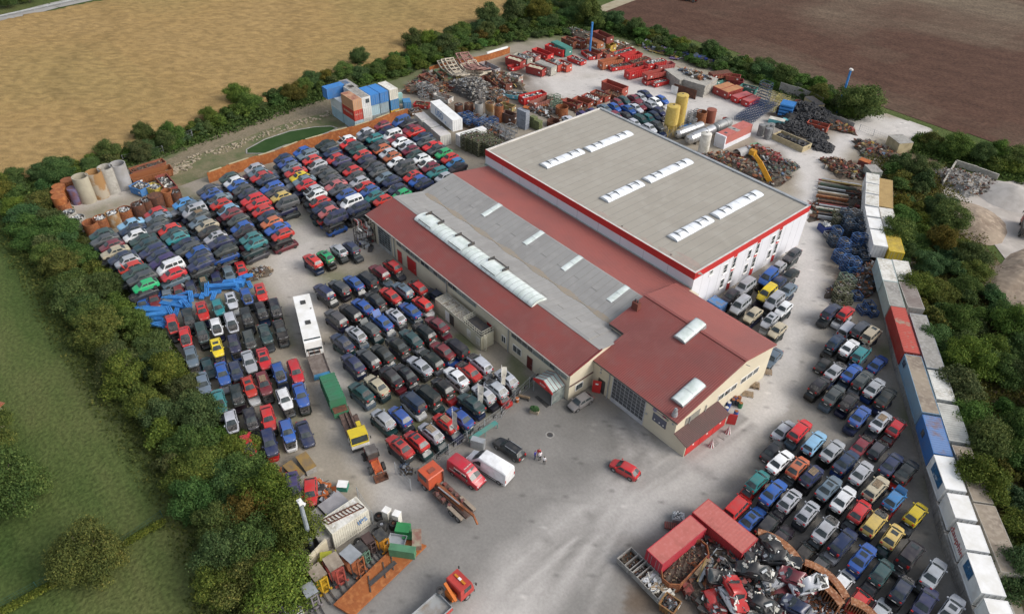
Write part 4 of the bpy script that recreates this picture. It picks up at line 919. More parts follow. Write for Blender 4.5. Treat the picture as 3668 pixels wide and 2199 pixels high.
def cn_(q):return CC_[q['c']][1]+' '+TY[q['ty']]
def cc_(q):return CC_[q['c']][1]
def neigh(q):
 ca,sa=math.cos(q['h']),math.sin(q['h']);L_,R_=None,None;bl_n=br_n=1e9
 for o in crs:
  if o is q or o is q.get('over')or o['lot']!=q['lot']:continue
  dx,dy=o['x']-q['x'],o['y']-q['y'];al_=dx*ca+dy*sa;ac=-dx*sa+dy*ca
  if abs(al_)>2.4:continue
  if .8<ac<4 and ac<bl_n:bl_n=ac;L_=o
  if-4<ac<-.8 and-ac<br_n:br_n=-ac;R_=o
 return L_,R_
def rows(q):
 ca,sa=math.cos(q['h']),math.sin(q['h']);b_=None;bd=1e9
 for o in crs:
  if o['lot']!=q['lot']or o is q or o is q.get('over'):continue
  dx,dy=o['x']-q['x'],o['y']-q['y'];al_=dx*ca+dy*sa;ac=-dx*sa+dy*ca
  if abs(ac)<2 and 2.5<-al_<8 and-al_<bd:bd=-al_;b_=o
 return b_
SHORT={'A':'far left yard','B':'lot along left hedge','C':'lot before workshop','H':'short row below bumper rack','D':'beside white hall','E':'right lot','F':'behind white hall'}
def mk(q,lev):
 l,r=neigh(q);s=cn_(q)+(FEAT[q['v']]if q['v']in FEAT else '')
 if not q['top']:s=cn_(q)+' crushed under '+cn_(q['over'])
 elif lev==0:s+=''
 if lev<=2:
  if l and r:s+=' between %s and %s cars'%(cc_(l),cc_(r))
  elif l or r:s+=' at row end beside %s %s'%((cc_(l or r)),TY[(l or r)['ty']])
 if lev in(1,2):
  b_=rows(q)
  if b_ and len(s.split())<11:s+=', behind it a %s one'%cc_(b_)
 return s+', '+SHORT[q['lot']]
for lev in(0,1):
 cnt={}
 for q in ind:
  if 'lab' in q and q.get('ok'):continue
  q['lab']=mk(q,lev)
 for q in ind:cnt.setdefault(q['lab'],[]).append(q)
 for k,v in cnt.items():
  for q in v:q['ok']=len(v)==1
cnt={}
for q in ind:cnt.setdefault(q['lab'],[]).append(q)
ORD=['nearest','second nearest','third nearest','fourth nearest','fifth nearest','sixth nearest','seventh nearest','eighth nearest','ninth nearest']
for k,v in cnt.items():
 if len(v)>1:
  v.sort(key=lambda q:q['d'])
  for i,q in enumerate(v):q['lab']=(('nearer of two: ' if i==0 else 'farther of two: ')if len(v)==2 else ORD[i]+': ')+q['lab']
def cut16(s):
 w_=s.split()
 if len(w_)>16:
  for a_,b_2 in((' cars,',','),(' crushed under ',' under '),(', behind it a ',', behind a '),(' with dark sunroof',' with sunroof'),(' one,',','),(' at row end','')):
   if len(s.split())>16:s=s.replace(a_,b_2)
 return ' '.join(s.split()[:16])
GRP={'A':'scrap cars stacked in the far left yard','B':'scrap cars along the left hedge','C':'scrap cars in front of the workshop','H':'scrap cars in the short row','D':'scrap cars beside the white hall','E':'scrap cars in the right lot','F':'scrap cars behind the white hall'}
for q in ind:
 nm='scrap_van' if q['ty']=='v' else 'scrap_car'
 det=q['lot']not in 'AF'
 if not q['top']:det=det and q['d']<110
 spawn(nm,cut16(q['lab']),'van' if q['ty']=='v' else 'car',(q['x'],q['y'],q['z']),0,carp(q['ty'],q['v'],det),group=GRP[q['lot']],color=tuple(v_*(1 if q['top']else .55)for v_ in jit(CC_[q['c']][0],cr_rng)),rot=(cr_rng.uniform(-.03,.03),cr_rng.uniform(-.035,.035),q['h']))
sv=[];sf=[];sm_=[];scol=[]
mats_r=[]
def flat(parts,acc):
 for p in parts:acc.append(p);flat(p.kids,acc)
 return acc
pm=nodes_of('stack_paint');b=pm[3];at=pm[1].new('ShaderNodeVertexColor');at.layer_name='tint';pm[2].new(at.outputs[0],b.inputs['Base Color']);b.inputs['Roughness'].default_value=.35
mats_r=[pm[0],M['glass'],M['tyre'],M['engine'],M['plastic'],M['wood'],M['metal']]
base_n=0
for q in rest:
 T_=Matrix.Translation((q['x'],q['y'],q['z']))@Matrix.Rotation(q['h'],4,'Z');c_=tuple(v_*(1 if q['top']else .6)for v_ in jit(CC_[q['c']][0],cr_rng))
 for p in flat(carp(q['ty'],q['v'],False),[]):
  mt=p.me.materials[0];mi=0 if mt==M['paint']else(mats_r.index(mt)if mt in mats_r else 4)
  vv=[T_@v.co for v in p.me.vertices];sv+=[tuple(v)for v in vv];scol+=[(*c_,1)]*len(vv)
  for pl in p.me.polygons:sf.append(tuple(i+base_n for i in pl.vertices));sm_.append(mi)
  base_n+=len(vv)
me=bpy.data.meshes.new('stacked_scrap_cars');me.from_pydata(sv,[],sf)
for m_ in mats_r:me.materials.append(m_)
me.polygons.foreach_set('material_index',sm_);at=me.color_attributes.new('tint','FLOAT_COLOR','POINT');at.data.foreach_set('color',np.array(scol,dtype=np.float32).reshape(-1));me.update()
tag(obj('stacked_scrap_cars',me),'remaining crushed cars at the bottoms of the stacks and behind the hall','scrap cars',kind='stuff')
#containers
def quad_fit(pts,h):
 P_=[G(n,x,y,h)for n,x,y in pts];c=sum(P_,Vector())/4
 e1=(P_[1]-P_[0]+P_[2]-P_[3])/2;e2=(P_[3]-P_[0]+P_[2]-P_[1])/2
 if e1.length<e2.length:e1,e2=e2,e1
 if e1.dot(-c)<0:e1=-e1
 return c,e1.length,e2.length,math.atan2(e1.y,e1.x)
CK={}
def container_parts(L_,W,H,roof=None,smooth_side=False,seams=True):
 k=(round(L_,1),round(W,1),round(H,1),roof,smooth_side)
 if k in CK:return CK[k]
 L_,W,H=k[:3];x,y=L_/2,W/2
 b_=MB();b_.box(-x+.06,x-.06,-y+.07,y-.07,.12,H-.04)
 if not smooth_side:
  n=int(L_/.28)
  for sg in(1,-1):
   for i in range(n):
    xa=-x+.12+(L_-.24)*i/n;b_.box(xa,xa+(L_-.24)/n*.52,sg*(y-.07)-(.0 if sg>0 else .04),sg*(y-.07)+(.04 if sg>0 else 0),.15,H-.12)
 ro=MB();ro.box(-x+.07,x-.07,-y+.08,y-.08,H-.04,H)
 if not smooth_side:
  n=int(L_/.4)
  for i in range(n):xa=-x+.1+(L_-.2)*i/n;ro.box(xa,xa+.16,-y+.12,y-.12,H,H+.022)
 fr=MB()
 for sx in(-1,1):
  for sy in(-1,1):fr.box(sx*x-(.12 if sx>0 else 0),sx*x+(0 if sx>0 else .12),sy*y-(.1 if sy>0 else 0),sy*y+(0 if sy>0 else .1),0,H+.02)
  fr.box(sx*x-(.1 if sx>0 else 0),sx*x+(0 if sx>0 else .1),-y+.1,y-.1,H-.12,H+.012);fr.box(sx*x-(.1 if sx>0 else 0),sx*x+(0 if sx>0 else .1),-y+.1,y-.1,0,.14)
 for sy in(-1,1):
  fr.box(-x+.12,x-.12,sy*y-(.08 if sy>0 else 0),sy*y+(0 if sy>0 else .08),H-.1,H+.012);fr.box(-x+.12,x-.12,sy*y-(.08 if sy>0 else 0),sy*y+(0 if sy>0 else .08),0,.14)
 parts=[Part('wall',b_,'obj'),Part('roof',ro,roof or 'obj'),Part('frame',fr,'obj')]
 for sy in(-1,1):
  d_=MB();d_.box(x-.06,x-.02,min(sy*.02,sy*(y-.12)),max(sy*.02,sy*(y-.12)),.16,H-.14)
  rd_=MB()
  for q in(.3,.72):rd_.cyl((x+.01,sy*(y-.1)*q,.18),(x+.01,sy*(y-.1)*q,H-.16),.025,n=6)
  parts.append(Part('door',d_,'obj',kids=[Part('lock_rod',rd_,'metal')]))
 CK[k]=parts;return parts
def container(pts,htop,H,col,label,name='shipping_container',group=None,roof=None,cat='container',W=None,L_=None,smooth_side=False,flip=False):
 c,l,w,a=quad_fit(pts,htop)
 l=L_ or l;w=W or w
 if flip:a+=math.pi
 e=spawn(name,label,cat,(c.x,c.y,htop-H),a,container_parts(l,w,H,roof,smooth_side),group=group,color=col)
 e['L']=l;e['W']=w
 return e,l,w
def q4(n,*p):return[(n,x,y)for x,y in p]
WHT,GRY,BLU=(.74,.75,.74),(.38,.39,.38),(.045,.19,.47)
M['roofdirty']=mat('streaked_white_roof',(.66,.65,.60),.6,c2=(.38,.35,.28),sc_=.55,thr=(.42,.7),c3=(.72,.71,.68))
M['rooftan']=mat('brown_flat_roof',(.30,.25,.19),.85,c2=(.20,.16,.125),sc_=.4,c3=(.34,.29,.23))
M['rooforange']=mat('faded_orange_lid',(.46,.22,.10),.8,c2=(.36,.16,.08),sc_=.5)
M['roofpink']=mat('faded_pink_lid',(.46,.12,.12),.7,c2=(.38,.10,.10),sc_=.5)
M['roofsalmon']=mat('faded_red_roof',(.45,.13,.11),.75,c2=(.33,.10,.08),sc_=.5,thr=(.5,.75),c3=(.48,.16,.14))
M['roofgrey']=mat('grey_container_roof',(.30,.29,.265),.8,c2=(.21,.20,.185),sc_=.5,c3=(.36,.35,.33))
M['roofyellow']=mat('dirty_yellow_roof',(.50,.36,.045),.7,c2=(.30,.22,.06),sc_=.6,c3=(.55,.42,.08))
M['roofred2']=mat('peeling_red_roof',(.42,.075,.055),.7,c2=(.30,.24,.18),sc_=.6,thr=(.55,.66))
M['roofblue']=mat('rusty_blue_roof',(.13,.22,.42),.7,c2=(.20,.13,.12),sc_=.6,thr=(.5,.7))
HT,HB=4.1,2.5
wallrow=[(q4('f',(580,152),(705,175),(702,262),(576,240)),WHT,'roofdirty','first small white container counted from the far end of the container wall'),(q4('f',(578,248),(702,270),(700,358),(574,336)),WHT,'roofdirty','second small white container counted from the far end of the container wall'),(q4('f',(573,345),(700,368),(697,470),(572,450)),WHT,'roofdirty','third small white container counted from the far end of the container wall'),(q4('n',(365,140),(545,170),(572,292),(385,270)),WHT,'white','clean white box beside the dirty white container in the wall'),(q4('n',(395,295),(575,305),(612,455),(430,440)),WHT,'white','clean white box just before the white one with doors showing'),(q4('n',(430,450),(620,470),(675,685),(480,660)),WHT,'white','white box with visible rusty-marked doors beside the yellow container'),(q4('f',(705,205),(825,225),(830,480),(700,470)),(.40,.28,.12),mat('tan_roof',(.42,.29,.12),.8,c2=(.33,.22,.09),sc_=.4),'tan container with one white streak on its roof'),(q4('n',(548,160),(735,180),(812,460),(622,443)),(.5,.47,.42),'roofdirty','dirty white container with brown roof stains behind the clean boxes'),(q4('n',(620,452),(812,468),(900,770),(690,740)),(.60,.44,.03),'roofyellow','yellow container with grimy roof in the container wall'),(q4('n',(520,832),(720,850),(800,1150),(603,1128)),(.42,.52,.52),'roofdirty','pale blue-green container with whitish streaked roof'),([('n',605,1133),('n',800,1155),('o',905,385),('o',690,340)],(.34,.40,.37),'roofgrey','grey-green container with drab roof next to the red one'),(q4('o',(700,350),(910,392),(1095,992),(885,958)),(.36,.045,.035),'roofred2','long red container with peeling roof in the container wall'),([('o',888,985),('o',1115,1032),('p',745,325),('p',500,275)],(.17,.28,.38),'rooftan','weathered blue-sided container with flat beige roof'),(q4('p',(510,318),(745,345),(915,862),(652,832)),(.055,.17,.42),'roofblue','blue container with rusty ribbed roof and small dark window'),(q4('p',(657,848),(925,885),(1095,1335),(818,1300)),WHT,'white','white trailer box directly below the blue container, with blue picture panel'),([('p',828,1352),('p',1112,1385),('q',1240,245),('q',945,208)],WHT,'white','white trailer box between two dark roof joints, above the lettered box'),(q4('q',(965,260),(1262,305),(1410,680),(1078,608)),WHT,'white','white trailer box with red lettering on its side'),(q4('q',(1092,652),(1415,712),(1620,1250),(1292,1203)),WHT,'white','long clean white trailer box with the nearer blue picture panel'),(q4('q',(1312,1258),(1645,1312),(1790,1680),(1460,1640)),WHT,'white','white trailer box cut off by the lower frame edge'),(q4('n',(727,850),(940,878),(1020,1140),(808,1130)),(.5,.5,.48),'roofdirty','whitish container with mould stains against the bushes'),([('n',815,1148),('n',1028,1168),('o',1165,398),('o',932,368)],(.40,.38,.35),mat('dark_brown_roof',(.19,.155,.14),.8,c2=(.26,.23,.21),sc_=.5),'container with dark purplish brown roof against the bushes'),(q4('o',(952,440),(1185,490),(1440,1212),(1182,1168)),(.30,.33,.35),'roofgrey','long slate grey container behind the peeling red one'),([('o',1192,1192),('o',1445,1238),('p',960,150),('p',692,100)],(.62,.62,.58),'roofdirty','container with blotchy beige and white roof behind the blue-sided one'),(q4('p',(703,155),(970,192),(1155,700),(862,660)),(.62,.62,.57),mat('ribbed_grey_white_roof',(.50,.50,.46),.6,c2=(.34,.33,.30),sc_=.7),'off-white ribbed container behind the rusty blue one'),([('p',888,705),('p',1155,760),('q',1465,38),('q',1172,-30)],(.36,.33,.28),'rooftan','long container with brown flat roof beside the white trailer boxes'),([('q',1182,10),('q',1470,42),('q',1860,960),('q',1560,930)],(.36,.33,.28),'rooftan','last brown-roofed container at the lower right frame edge'),]
ws_e=[]
for i,(pts,col_,rf_,lab)in enumerate(wallrow):
 far=i in(6,7,8)or i>=19
 e,l,w=container(pts,HT-(.25 if far else 0)+(.004*(i%3)),HB,col_,lab,group='containers of the right-hand container wall',roof=rf_,smooth_side=(rf_ in('white','rooftan','roofgrey')))
 ws_e.append((e,l,w))
def side_panel(e,l,w,t0,t1,z0,z1,m_,name='picture_panel',sgn=None):
 """panel on the long side that faces the car lot"""
 mb=MB();s=-1
 for s in(1,-1):
  n=Vector((-math.sin(e.rotation_euler.z),math.cos(e.rotation_euler.z)))*s
  if n.x<0:break
 y=s*(w/2+.02);mb.box(-l/2+l*t0,-l/2+l*t1,min(y,y-s*.03),max(y,y-s*.03),z0,z1)
 return obj(name,mb.mesh(name,mlist(m_)),parent=e),s
pic=mat('blue_picture_print',(.03,.13,.27),.4,c2=(.35,.42,.48),sc_=.9,thr=(.55,.6),c3=(.02,.05,.10))
for k_,(t0,t1)in((14,(.18,.78)),(17,(.15,.52))):side_panel(*ws_e[k_],t0,t1,.9,2.3,pic)
side_panel(*ws_e[13],.28,.42,.9,1.8,'winglass','window');side_panel(*ws_e[12],.05,.14,1.2,2.0,'winglass','window')
e,l,w=ws_e[16];o,s=side_panel(e,l,w,.02,.98,.3,.34,'metal','lower_rail')
T_=frame_T((0,s*(w/2+.03),1.3),(1 if s<0 else-1,0,0),(0,0,1))
obj('lettering',text_mesh('dauphin',1.25,'letterred',T_),parent=e)
bl=[('n',500,1000),('n',590,1400),('o',640,610),('o',735,1120),('o',850,1500),('p',400,620),('p',545,1130),('q',690,330),('q',845,830),('q',1010,1250),('q',1120,1560)]
P_=[G(n,x,y,0)for n,x,y in bl]
for i,(a,c)in enumerate(zip(P_[:-1],P_[1:])):
 mb=MB();d=Vector((c.x-a.x,c.y-a.y,0));L_=d.length;k=max(1,int(L_/1.5));org=(a+c)/2;ang=math.atan2(d.y,d.x)
 for j in range(k):x=-L_/2+L_*j/k;mb.box(x+.02,x+L_/k-.02,-.12,.12,0,1.5)
 mb.box(-L_/2,L_/2,.14,4.4,.0,1.34)
 w_=spawn('concrete_retaining_wall','stained concrete block wall segment below the containers, %s counted from the far end'%['first','second','third','fourth','fifth','sixth','seventh','eighth','ninth','tenth'][i],'wall',org,ang,[Part('block_face',mb,'concrete2')],group='wall segments under the containers')
S1='containers of the stack by the pond'
def stackc(q,h,col_,lab,roof=None,**k):return container(q4('a',*q),h,2.5,col_,lab,group=S1,roof=roof,**k)
rq=[(150,345),(265,325),(425,420),(300,450)]
ca,l0,w0,an0=quad_fit(q4('a',*rq),7.3)
LQ,WQ=5.2,2.25
dirv=Vector((math.cos(an0),math.sin(an0),0));side=Vector((-dirv.y,dirv.x,0))
if side.y<0:side=-side
def sc(i,lv,col_,lab,roof=None,back=0.0,L_=LQ,name='shipping_container',mats=None):
 p=ca+side*(WQ+.06)*i-dirv*back;p.z=0
 parts=container_parts(L_,WQ,2.42,roof)
 return spawn(name,lab,'container',(p.x,p.y,2.44*lv),an0+(.01*((i+lv)%3-1)),parts,group=S1,color=col_)
LB=(.36,.50,.56)
sc(0,0,LB,'light blue container at the bottom front corner of the pond stack')
c_hs=sc(0,1,(.45,.045,.03),'red container with pale lettering in the middle of the pond stack')
sc(0,2,(.52,.30,.17),'rusty tan container with peeling paint on top of the red lettered one',roof=mat('peeling_tan_roof',(.45,.27,.17),.8,c2=(.22,.07,.05),sc_=.7))
for tx,sz,fz in(('HAMBURG SÜD',.62,0),):
 s=1 if side.dot(Vector((-math.sin(an0),math.cos(an0),0)))<0 else-1
 T_=frame_T((0,s*(WQ/2+.01),1.35),(1 if s<0 else-1,0,0),(0,0,1));obj('lettering',text_mesh(tx,.60,mat('cream_lettering',(.62,.55,.42),.7),T_),parent=c_hs)
T_=frame_T((LQ/2+.06,0,1.45),(0,1,0),(0,0,1));obj('lettering',text_mesh('NEDLLOYD',.38,mat('peach_lettering',(.70,.52,.40),.7),T_),parent=c_hs)
sc(1,0,(.50,.51,.48),'grey white container beside the light blue bottom box');sc(1,1,(.62,.64,.62),'white container with dark door gap under the grey-roofed cabin')
cabn=sc(1,2,(.66,.67,.67),'white cabin with grey roof and one dark window on top of the stack',roof='roofgrey',L_=8.2,back=1.5)
mb=MB();mb.box(8.2/2+.0,8.2/2+.03,-.15,.75,1.0,1.95);obj('window',mb.mesh('w',mlist('winglass')),parent=cabn)
sc(2,0,(.22,.25,.25),'dark slate container with roller shutter at the foot of the stack');sc(2,1,LB,'pale blue box below the blue containers',back=.3);sc(2,2,BLU,'left one of two bright blue containers side by side on top',roof='blueb',back=.1)
sc(3,0,(.2,.23,.23),'dark container beside the roller shutter box');sc(3,1,(.28,.36,.40),'slate blue box under the right blue container',back=.2);sc(3,2,BLU,'right one of two bright blue containers side by side on top',roof='blueb',back=.0)
sc(4.12,0,(.62,.37,.02),'orange-yellow container at the bottom right of the pond stack');sc(4.12,1,(.055,.20,.40),'mid-blue container on the orange-yellow one');sc(4.12,2,(.62,.60,.52),'dirty cream container with brown-patched roof at the stack top',roof='roofdirty')
sc(0,0,LB,'light blue container behind the bottom front corner box',back=5.6);sc(0,1,(.60,.64,.64),'white container behind the red lettered one',back=5.6)
sc(.2,2,BLU,'blue container lying crosswise at the back of the stack',back=7.4,roof='blueb',L_=6.2).rotation_euler.z+=math.pi/2
sc(1.3,2,(.16,.16,.155),'dark grey flat box at the back of the stack',back=6.4,roof='roofgrey',L_=5.2)
p=G('a',765,640,0);mb=MB();mb.lathe([(.55,0),(.55,6.9),(.45,7.0),(0,7.0)],n=14);solo('blue_pipe_column','tall bright blue vertical tube standing against the container stack','pipe',mb,'blueb',(p.x,p.y,0),smooth=40)
container(q4('a',(970,425),(1060,410),(1085,460),(985,480)),2.2,2.0,(.05,.20,.40),'small blue container right of the stack, alone')
container(q4('a',(895,345),(960,335),(965,350),(900,362)),3.3,2.6,(.33,.55,.52),'pale turquoise container end behind the stack')
GW='white containers beside the car stacks'
us,l,w=container(q4('a',(1335,460),(1470,437),(1768,690),(1635,712)),5.2,2.6,(.78,.79,.78),'white long container with large blue letters on its side',group=GW,W=2.4,smooth_side=True)
container(q4('a',(1335,460),(1470,437),(1768,690),(1635,712)),2.55,2.5,(.25,.26,.26),'dark grey container underneath the lettered white one',group=GW,W=2.4)
s=1 if Vector((-math.sin(us.rotation_euler.z),math.cos(us.rotation_euler.z))).y<0 else-1
T_=frame_T((-l*.08,s*(w/2+.12),1.3),(1 if s<0 else-1,0,0),(0,0,1));obj('lettering',text_mesh('USO',2.0,'letterblue',T_),parent=us)
T_=frame_T((l*.20,s*(w/2+.12),.85),(1 if s<0 else-1,0,0),(0,0,1));obj('lettering',text_mesh('x',1.1,'letterblue',T_),parent=us)
for q,lab in(([(1125,630),(1255,590),(1350,690),(1230,715)],'first of three low white containers, nearest the rusty wall'),([(1237,722),(1365,692),(1468,778),(1350,808)],'middle of three low white containers in a line'),([(1357,820),(1485,785),(1610,885),(1480,930)],'last of three low white containers, near the dark cages')):
 container(q4('a',*q),2.6,2.5,(.62,.62,.58),lab,group=GW,roof=mat('pale_lilac_roof',(.56,.54,.53),.7,c2=(.48,.46,.44),sc_=.5))
container(q4('b',(470,1262),(845,1160),(905,1192),(560,1292)),2.7,2.6,(.78,.79,.79),'long white container behind the dark mesh cages',group=GW,roof='white',smooth_side=True)
container(q4('i',(1185,10),(1815,520),(1640,730),(1000,200)),2.75,2.7,(.40,.035,.04),'long red-roofed container at the corner of the scrap pile, farther one',roof='roofsalmon',group='red containers at the scrap pile')
container(q4('i',(980,215),(1160,410),(620,865),(410,660)),2.75,2.7,(.42,.03,.05),'pink-red container along the forecourt beside the grey bins',roof='roofsalmon',group='red containers at the scrap pile',smooth_side=True)
sc2,l,w=container(q4('d',(575,1190),(735,1240),(1120,1050),(1000,1005)),3.0,3.0,(.42,.13,.11),'salmon-red container with white end cap beside the aluminium tanks',roof='roofsalmon',smooth_side=True,L_=10.2,W=2.6)
mb=MB();mb.box(-l/2-.0,l/2,-w/2-.03,w/2+.03,0,.9);
mb=MB();L1=10.2/2;W1=1.33;mb.box(-L1-.02,L1+.02,-W1-.02,W1+.02,0,1.0);mb.box(L1-.3,L1+.12,-W1-.03,W1+.03,1.0,3.05);obj('white_base',mb.mesh('b',mlist('clad')),parent=sc2)
mb=MB();mb.box(-.4,.9,-W1,W1,3.01,3.04);obj('roof_patch',mb.mesh('b',mlist('roofgrey')),parent=sc2)
mb=MB();mb.box(0,.5,-.3,.3,3.045,3.06);mb.box(3.0,3.6,-.35,.35,3.03,3.06);obj('roof_hatch',mb.mesh('b',mlist('winglass')),parent=sc2)
rf_,l,w=container(q4('h',(870,450),(1000,550),(660,790),(570,640)),2.9,2.85,(.66,.64,.55),'dirty white corrugated container with blue scribble near its end',roof='roofdirty')
s=-1 if math.cos(rf_.rotation_euler.z)>0 else 1
for s in(1,-1):
 n_=Vector((-math.sin(rf_.rotation_euler.z),math.cos(rf_.rotation_euler.z)))*s
 if n_.x>0:break
T_=frame_T((-l*.3,s*(w/2+.02),1.7),(1 if s<0 else-1,0,0),(.15,0,1));obj('lettering',text_mesh('IPS',1.1,'letterblue',T_),parent=rf_)
container([('t',410,1360),('t',555,1278),('t',770,1410),('t',640,1500)],2.3,2.2,(.035,.15,.40),'small blue ribbed container against the white hall',roof=mat('striped_blue_roof',(.06,.2,.45),.5,c2=(.18,.17,.17),sc_=1.6))
#roll-off skips
SK={}
def skip_parts(L_,W,H,closed=None,rusty=False):
 k=(round(L_*2)/2,round(W,1),round(H,1),closed,rusty)
 if k in SK:return SK[k]
 L_,W,H=k[:3];x,y=L_/2,W/2;m_='objrust' if rusty else 'obj';t=.07
 b_=MB();b_.box(-x,x,-y,-y+t,.2,H);b_.box(-x,x,y-t,y,.2,H);b_.box(x-t,x,-y+t,y-t,.2,H);b_.quad((-x+.02,-y+t,.2),(-x+.02,y-t,.2),(-x-.25,y-t,H),(-x-.25,-y+t,H));b_.quad((-x+.1,-y+t,.2),(-x+.1,y-t,.2),(-x-.17,y-t,H),(-x-.17,-y+t,H))
 b_.poly([(-x,-y+.01,.2),(-x-.25,-y+.01,H),(-x,-y+.01,H)]);b_.poly([(-x,y-.01,.2),(-x-.25,y-.01,H),(-x,y-.01,H)])
 rb=MB();n=max(4,int(L_/.75))
 for i in range(n+1):
  xx=-x+.06+(L_-.12)*i/n
  for s in(1,-1):rb.box(xx-.05,xx+.05,s*y-(.0 if s>0 else .09),s*y+(.09 if s>0 else 0),.2,H-.08)
 rm=MB()
 for s in(1,-1):rm.box(-x-.26,x+.05,s*y-.07,s*y+.07,H-.06,H+.05)
 rm.box(x-.04,x+.08,-y+.07,y-.07,H-.06,H+.05);rm.box(-x-.30,-x-.18,-y+.07,y-.07,H-.06,H+.05)
 for s in(.35,-.35):rm.box(-x-.1,x,s-.08,s+.08,0,.2)
 fl=MB();fl.box(-x,x-t,-y+t,y-t,.2,.3)
 pl=MB();pl.box(x*.55,x*.55+.45,-y-.13,-y-.1,H*.5,H*.5+.32);pl.box(x+.08,x+.1,.2,.65,H*.5,H*.5+.32);pl.box(x*.55,x*.55+.45,y+.1,y+.13,H*.5,H*.5+.32)
 parts=[Part('body',b_,m_),Part('side_rib',rb,m_),Part('rim',rm,m_),Part('floor',fl,'rustdark'),Part('number_plate',pl,'white')]
 hk=MB();hk.beam((-x-.32,-.3,H*.45),(-x-.32,.3,H*.45),.07);hk.beam((-x-.12,-.3,.3),(-x-.34,-.3,H*.7),.07);hk.beam((-x-.12,.3,.3),(-x-.34,.3,H*.7),.07);parts.append(Part('hook_bar',hk,m_))
 if closed:
  ld=MB();ld.box(-x-.2,x,-y+.05,y-.05,H,H+.1);parts.append(Part('lid',ld,closed))
 SK[k]=parts;return parts
def pile_mesh(L_,W,base,peak,n,mats,seed=0,size=(.2,.8),fill='soil',flatness=1.0,box=True):
 r_=random.Random(seed);mb=MB();nx,ny=12,8
 vs=[]
 for j in range(ny+1):
  for i in range(nx+1):
   u,v=i/nx*2-1,j/ny*2-1;e_=max(0,1-abs(u)**3)*max(0,1-abs(v)**3)if not box else 1-.4*(u*u+v*v)/2
   th_=math.atan2(v,u);wb_=1+.2*math.sin(3*th_+seed)+.12*math.sin(7*th_+seed*2);ku,kv=(1,1)if box else(math.sqrt(1-v*v/2)*wb_,math.sqrt(1-u*u/2)*wb_);vs.append((u*L_/2*ku,v*W/2*kv,base+peak*e_*r_.uniform(.6,1.0)))
 mb._add(vs,[(j*(nx+1)+i,j*(nx+1)+i+1,(j+1)*(nx+1)+i+1,(j+1)*(nx+1)+i)for j in range(ny)for i in range(nx)],0)
 for k in range(n):
  u,v=r_.uniform(-.92,.92),r_.uniform(-.9,.9);e_=(max(0,1-abs(u)**3)*max(0,1-abs(v)**3))if not box else 1-.2*(u*u+v*v)
  s=r_.uniform(*size);kind=r_.random();c=(u*L_/2,v*W/2,base+peak*e_*.9+r_.uniform(0,.15))
  if not box:th_=math.atan2(v,u);wb_=1.05+.2*math.sin(3*th_+seed)+.12*math.sin(7*th_+seed*2);c=(c[0]*math.sqrt(max(0,1-v*v*.5))*wb_,c[1]*math.sqrt(max(0,1-u*u*.5))*wb_,c[2])
  if kind<.45:mb.obox(c,(s,s*r_.uniform(.3,.8),.03+.05*r_.random()),rz=r_.uniform(0,3.1),rx=r_.uniform(-.7,.7)*flatness,ry=r_.uniform(-.7,.7)*flatness,m=1+r_.randrange(len(mats)))
  elif kind<.8:mb.obox(c,(s*1.8,.06+.06*r_.random(),.06),rz=r_.uniform(0,3.1),ry=r_.uniform(-.5,.5)*flatness,m=1+r_.randrange(len(mats)))
  else:mb.obox(c,(s*.6,s*.5,s*.4),rz=r_.uniform(0,3.1),rx=r_.uniform(-.4,.4),m=1+r_.randrange(len(mats)))
 return mb,[fill]+list(mats)
SCR=mat('scrap_blue',(.07,.12,.20),.7,c2=(.12,.11,.10),sc_=1);SCG=mat('scrap_green',(.09,.14,.10),.7,c2=(.12,.11,.09),sc_=1);SCY=mat('scrap_yellow',(.36,.26,.06),.7,c2=(.18,.14,.09),sc_=1);SCR2=mat('scrap_red',(.26,.04,.035),.7,c2=(.14,.06,.05),sc_=1);SCO=mat('scrap_orange',(.42,.12,.03),.7);M['dull']=mat('dull_pale_scrap',(.34,.32,.28),.8,c2=(.16,.14,.12),sc_=1.5)
LOADS={'metal':['metal','darkmetal','offwhite',SCR],'white':['white','offwhite','metal',SCR,'lampw'],'rust':['rust','rustdark','darkmetal','wood'],'dark':['darkmetal','rustdark','tyre','metal'],'mix':['metal','offwhite','darkmetal','rust',SCR,SCG,SCR2],'gravel':['concrete','metal','rustdark'],'wood':['wood','wood','offwhite'],'tarp':None}
RD,DR,OR,RU,MR=(.47,.025,.025),(.30,.04,.035),(.36,.11,.05),(.16,.05,.035),(.20,.045,.035)
skn=0
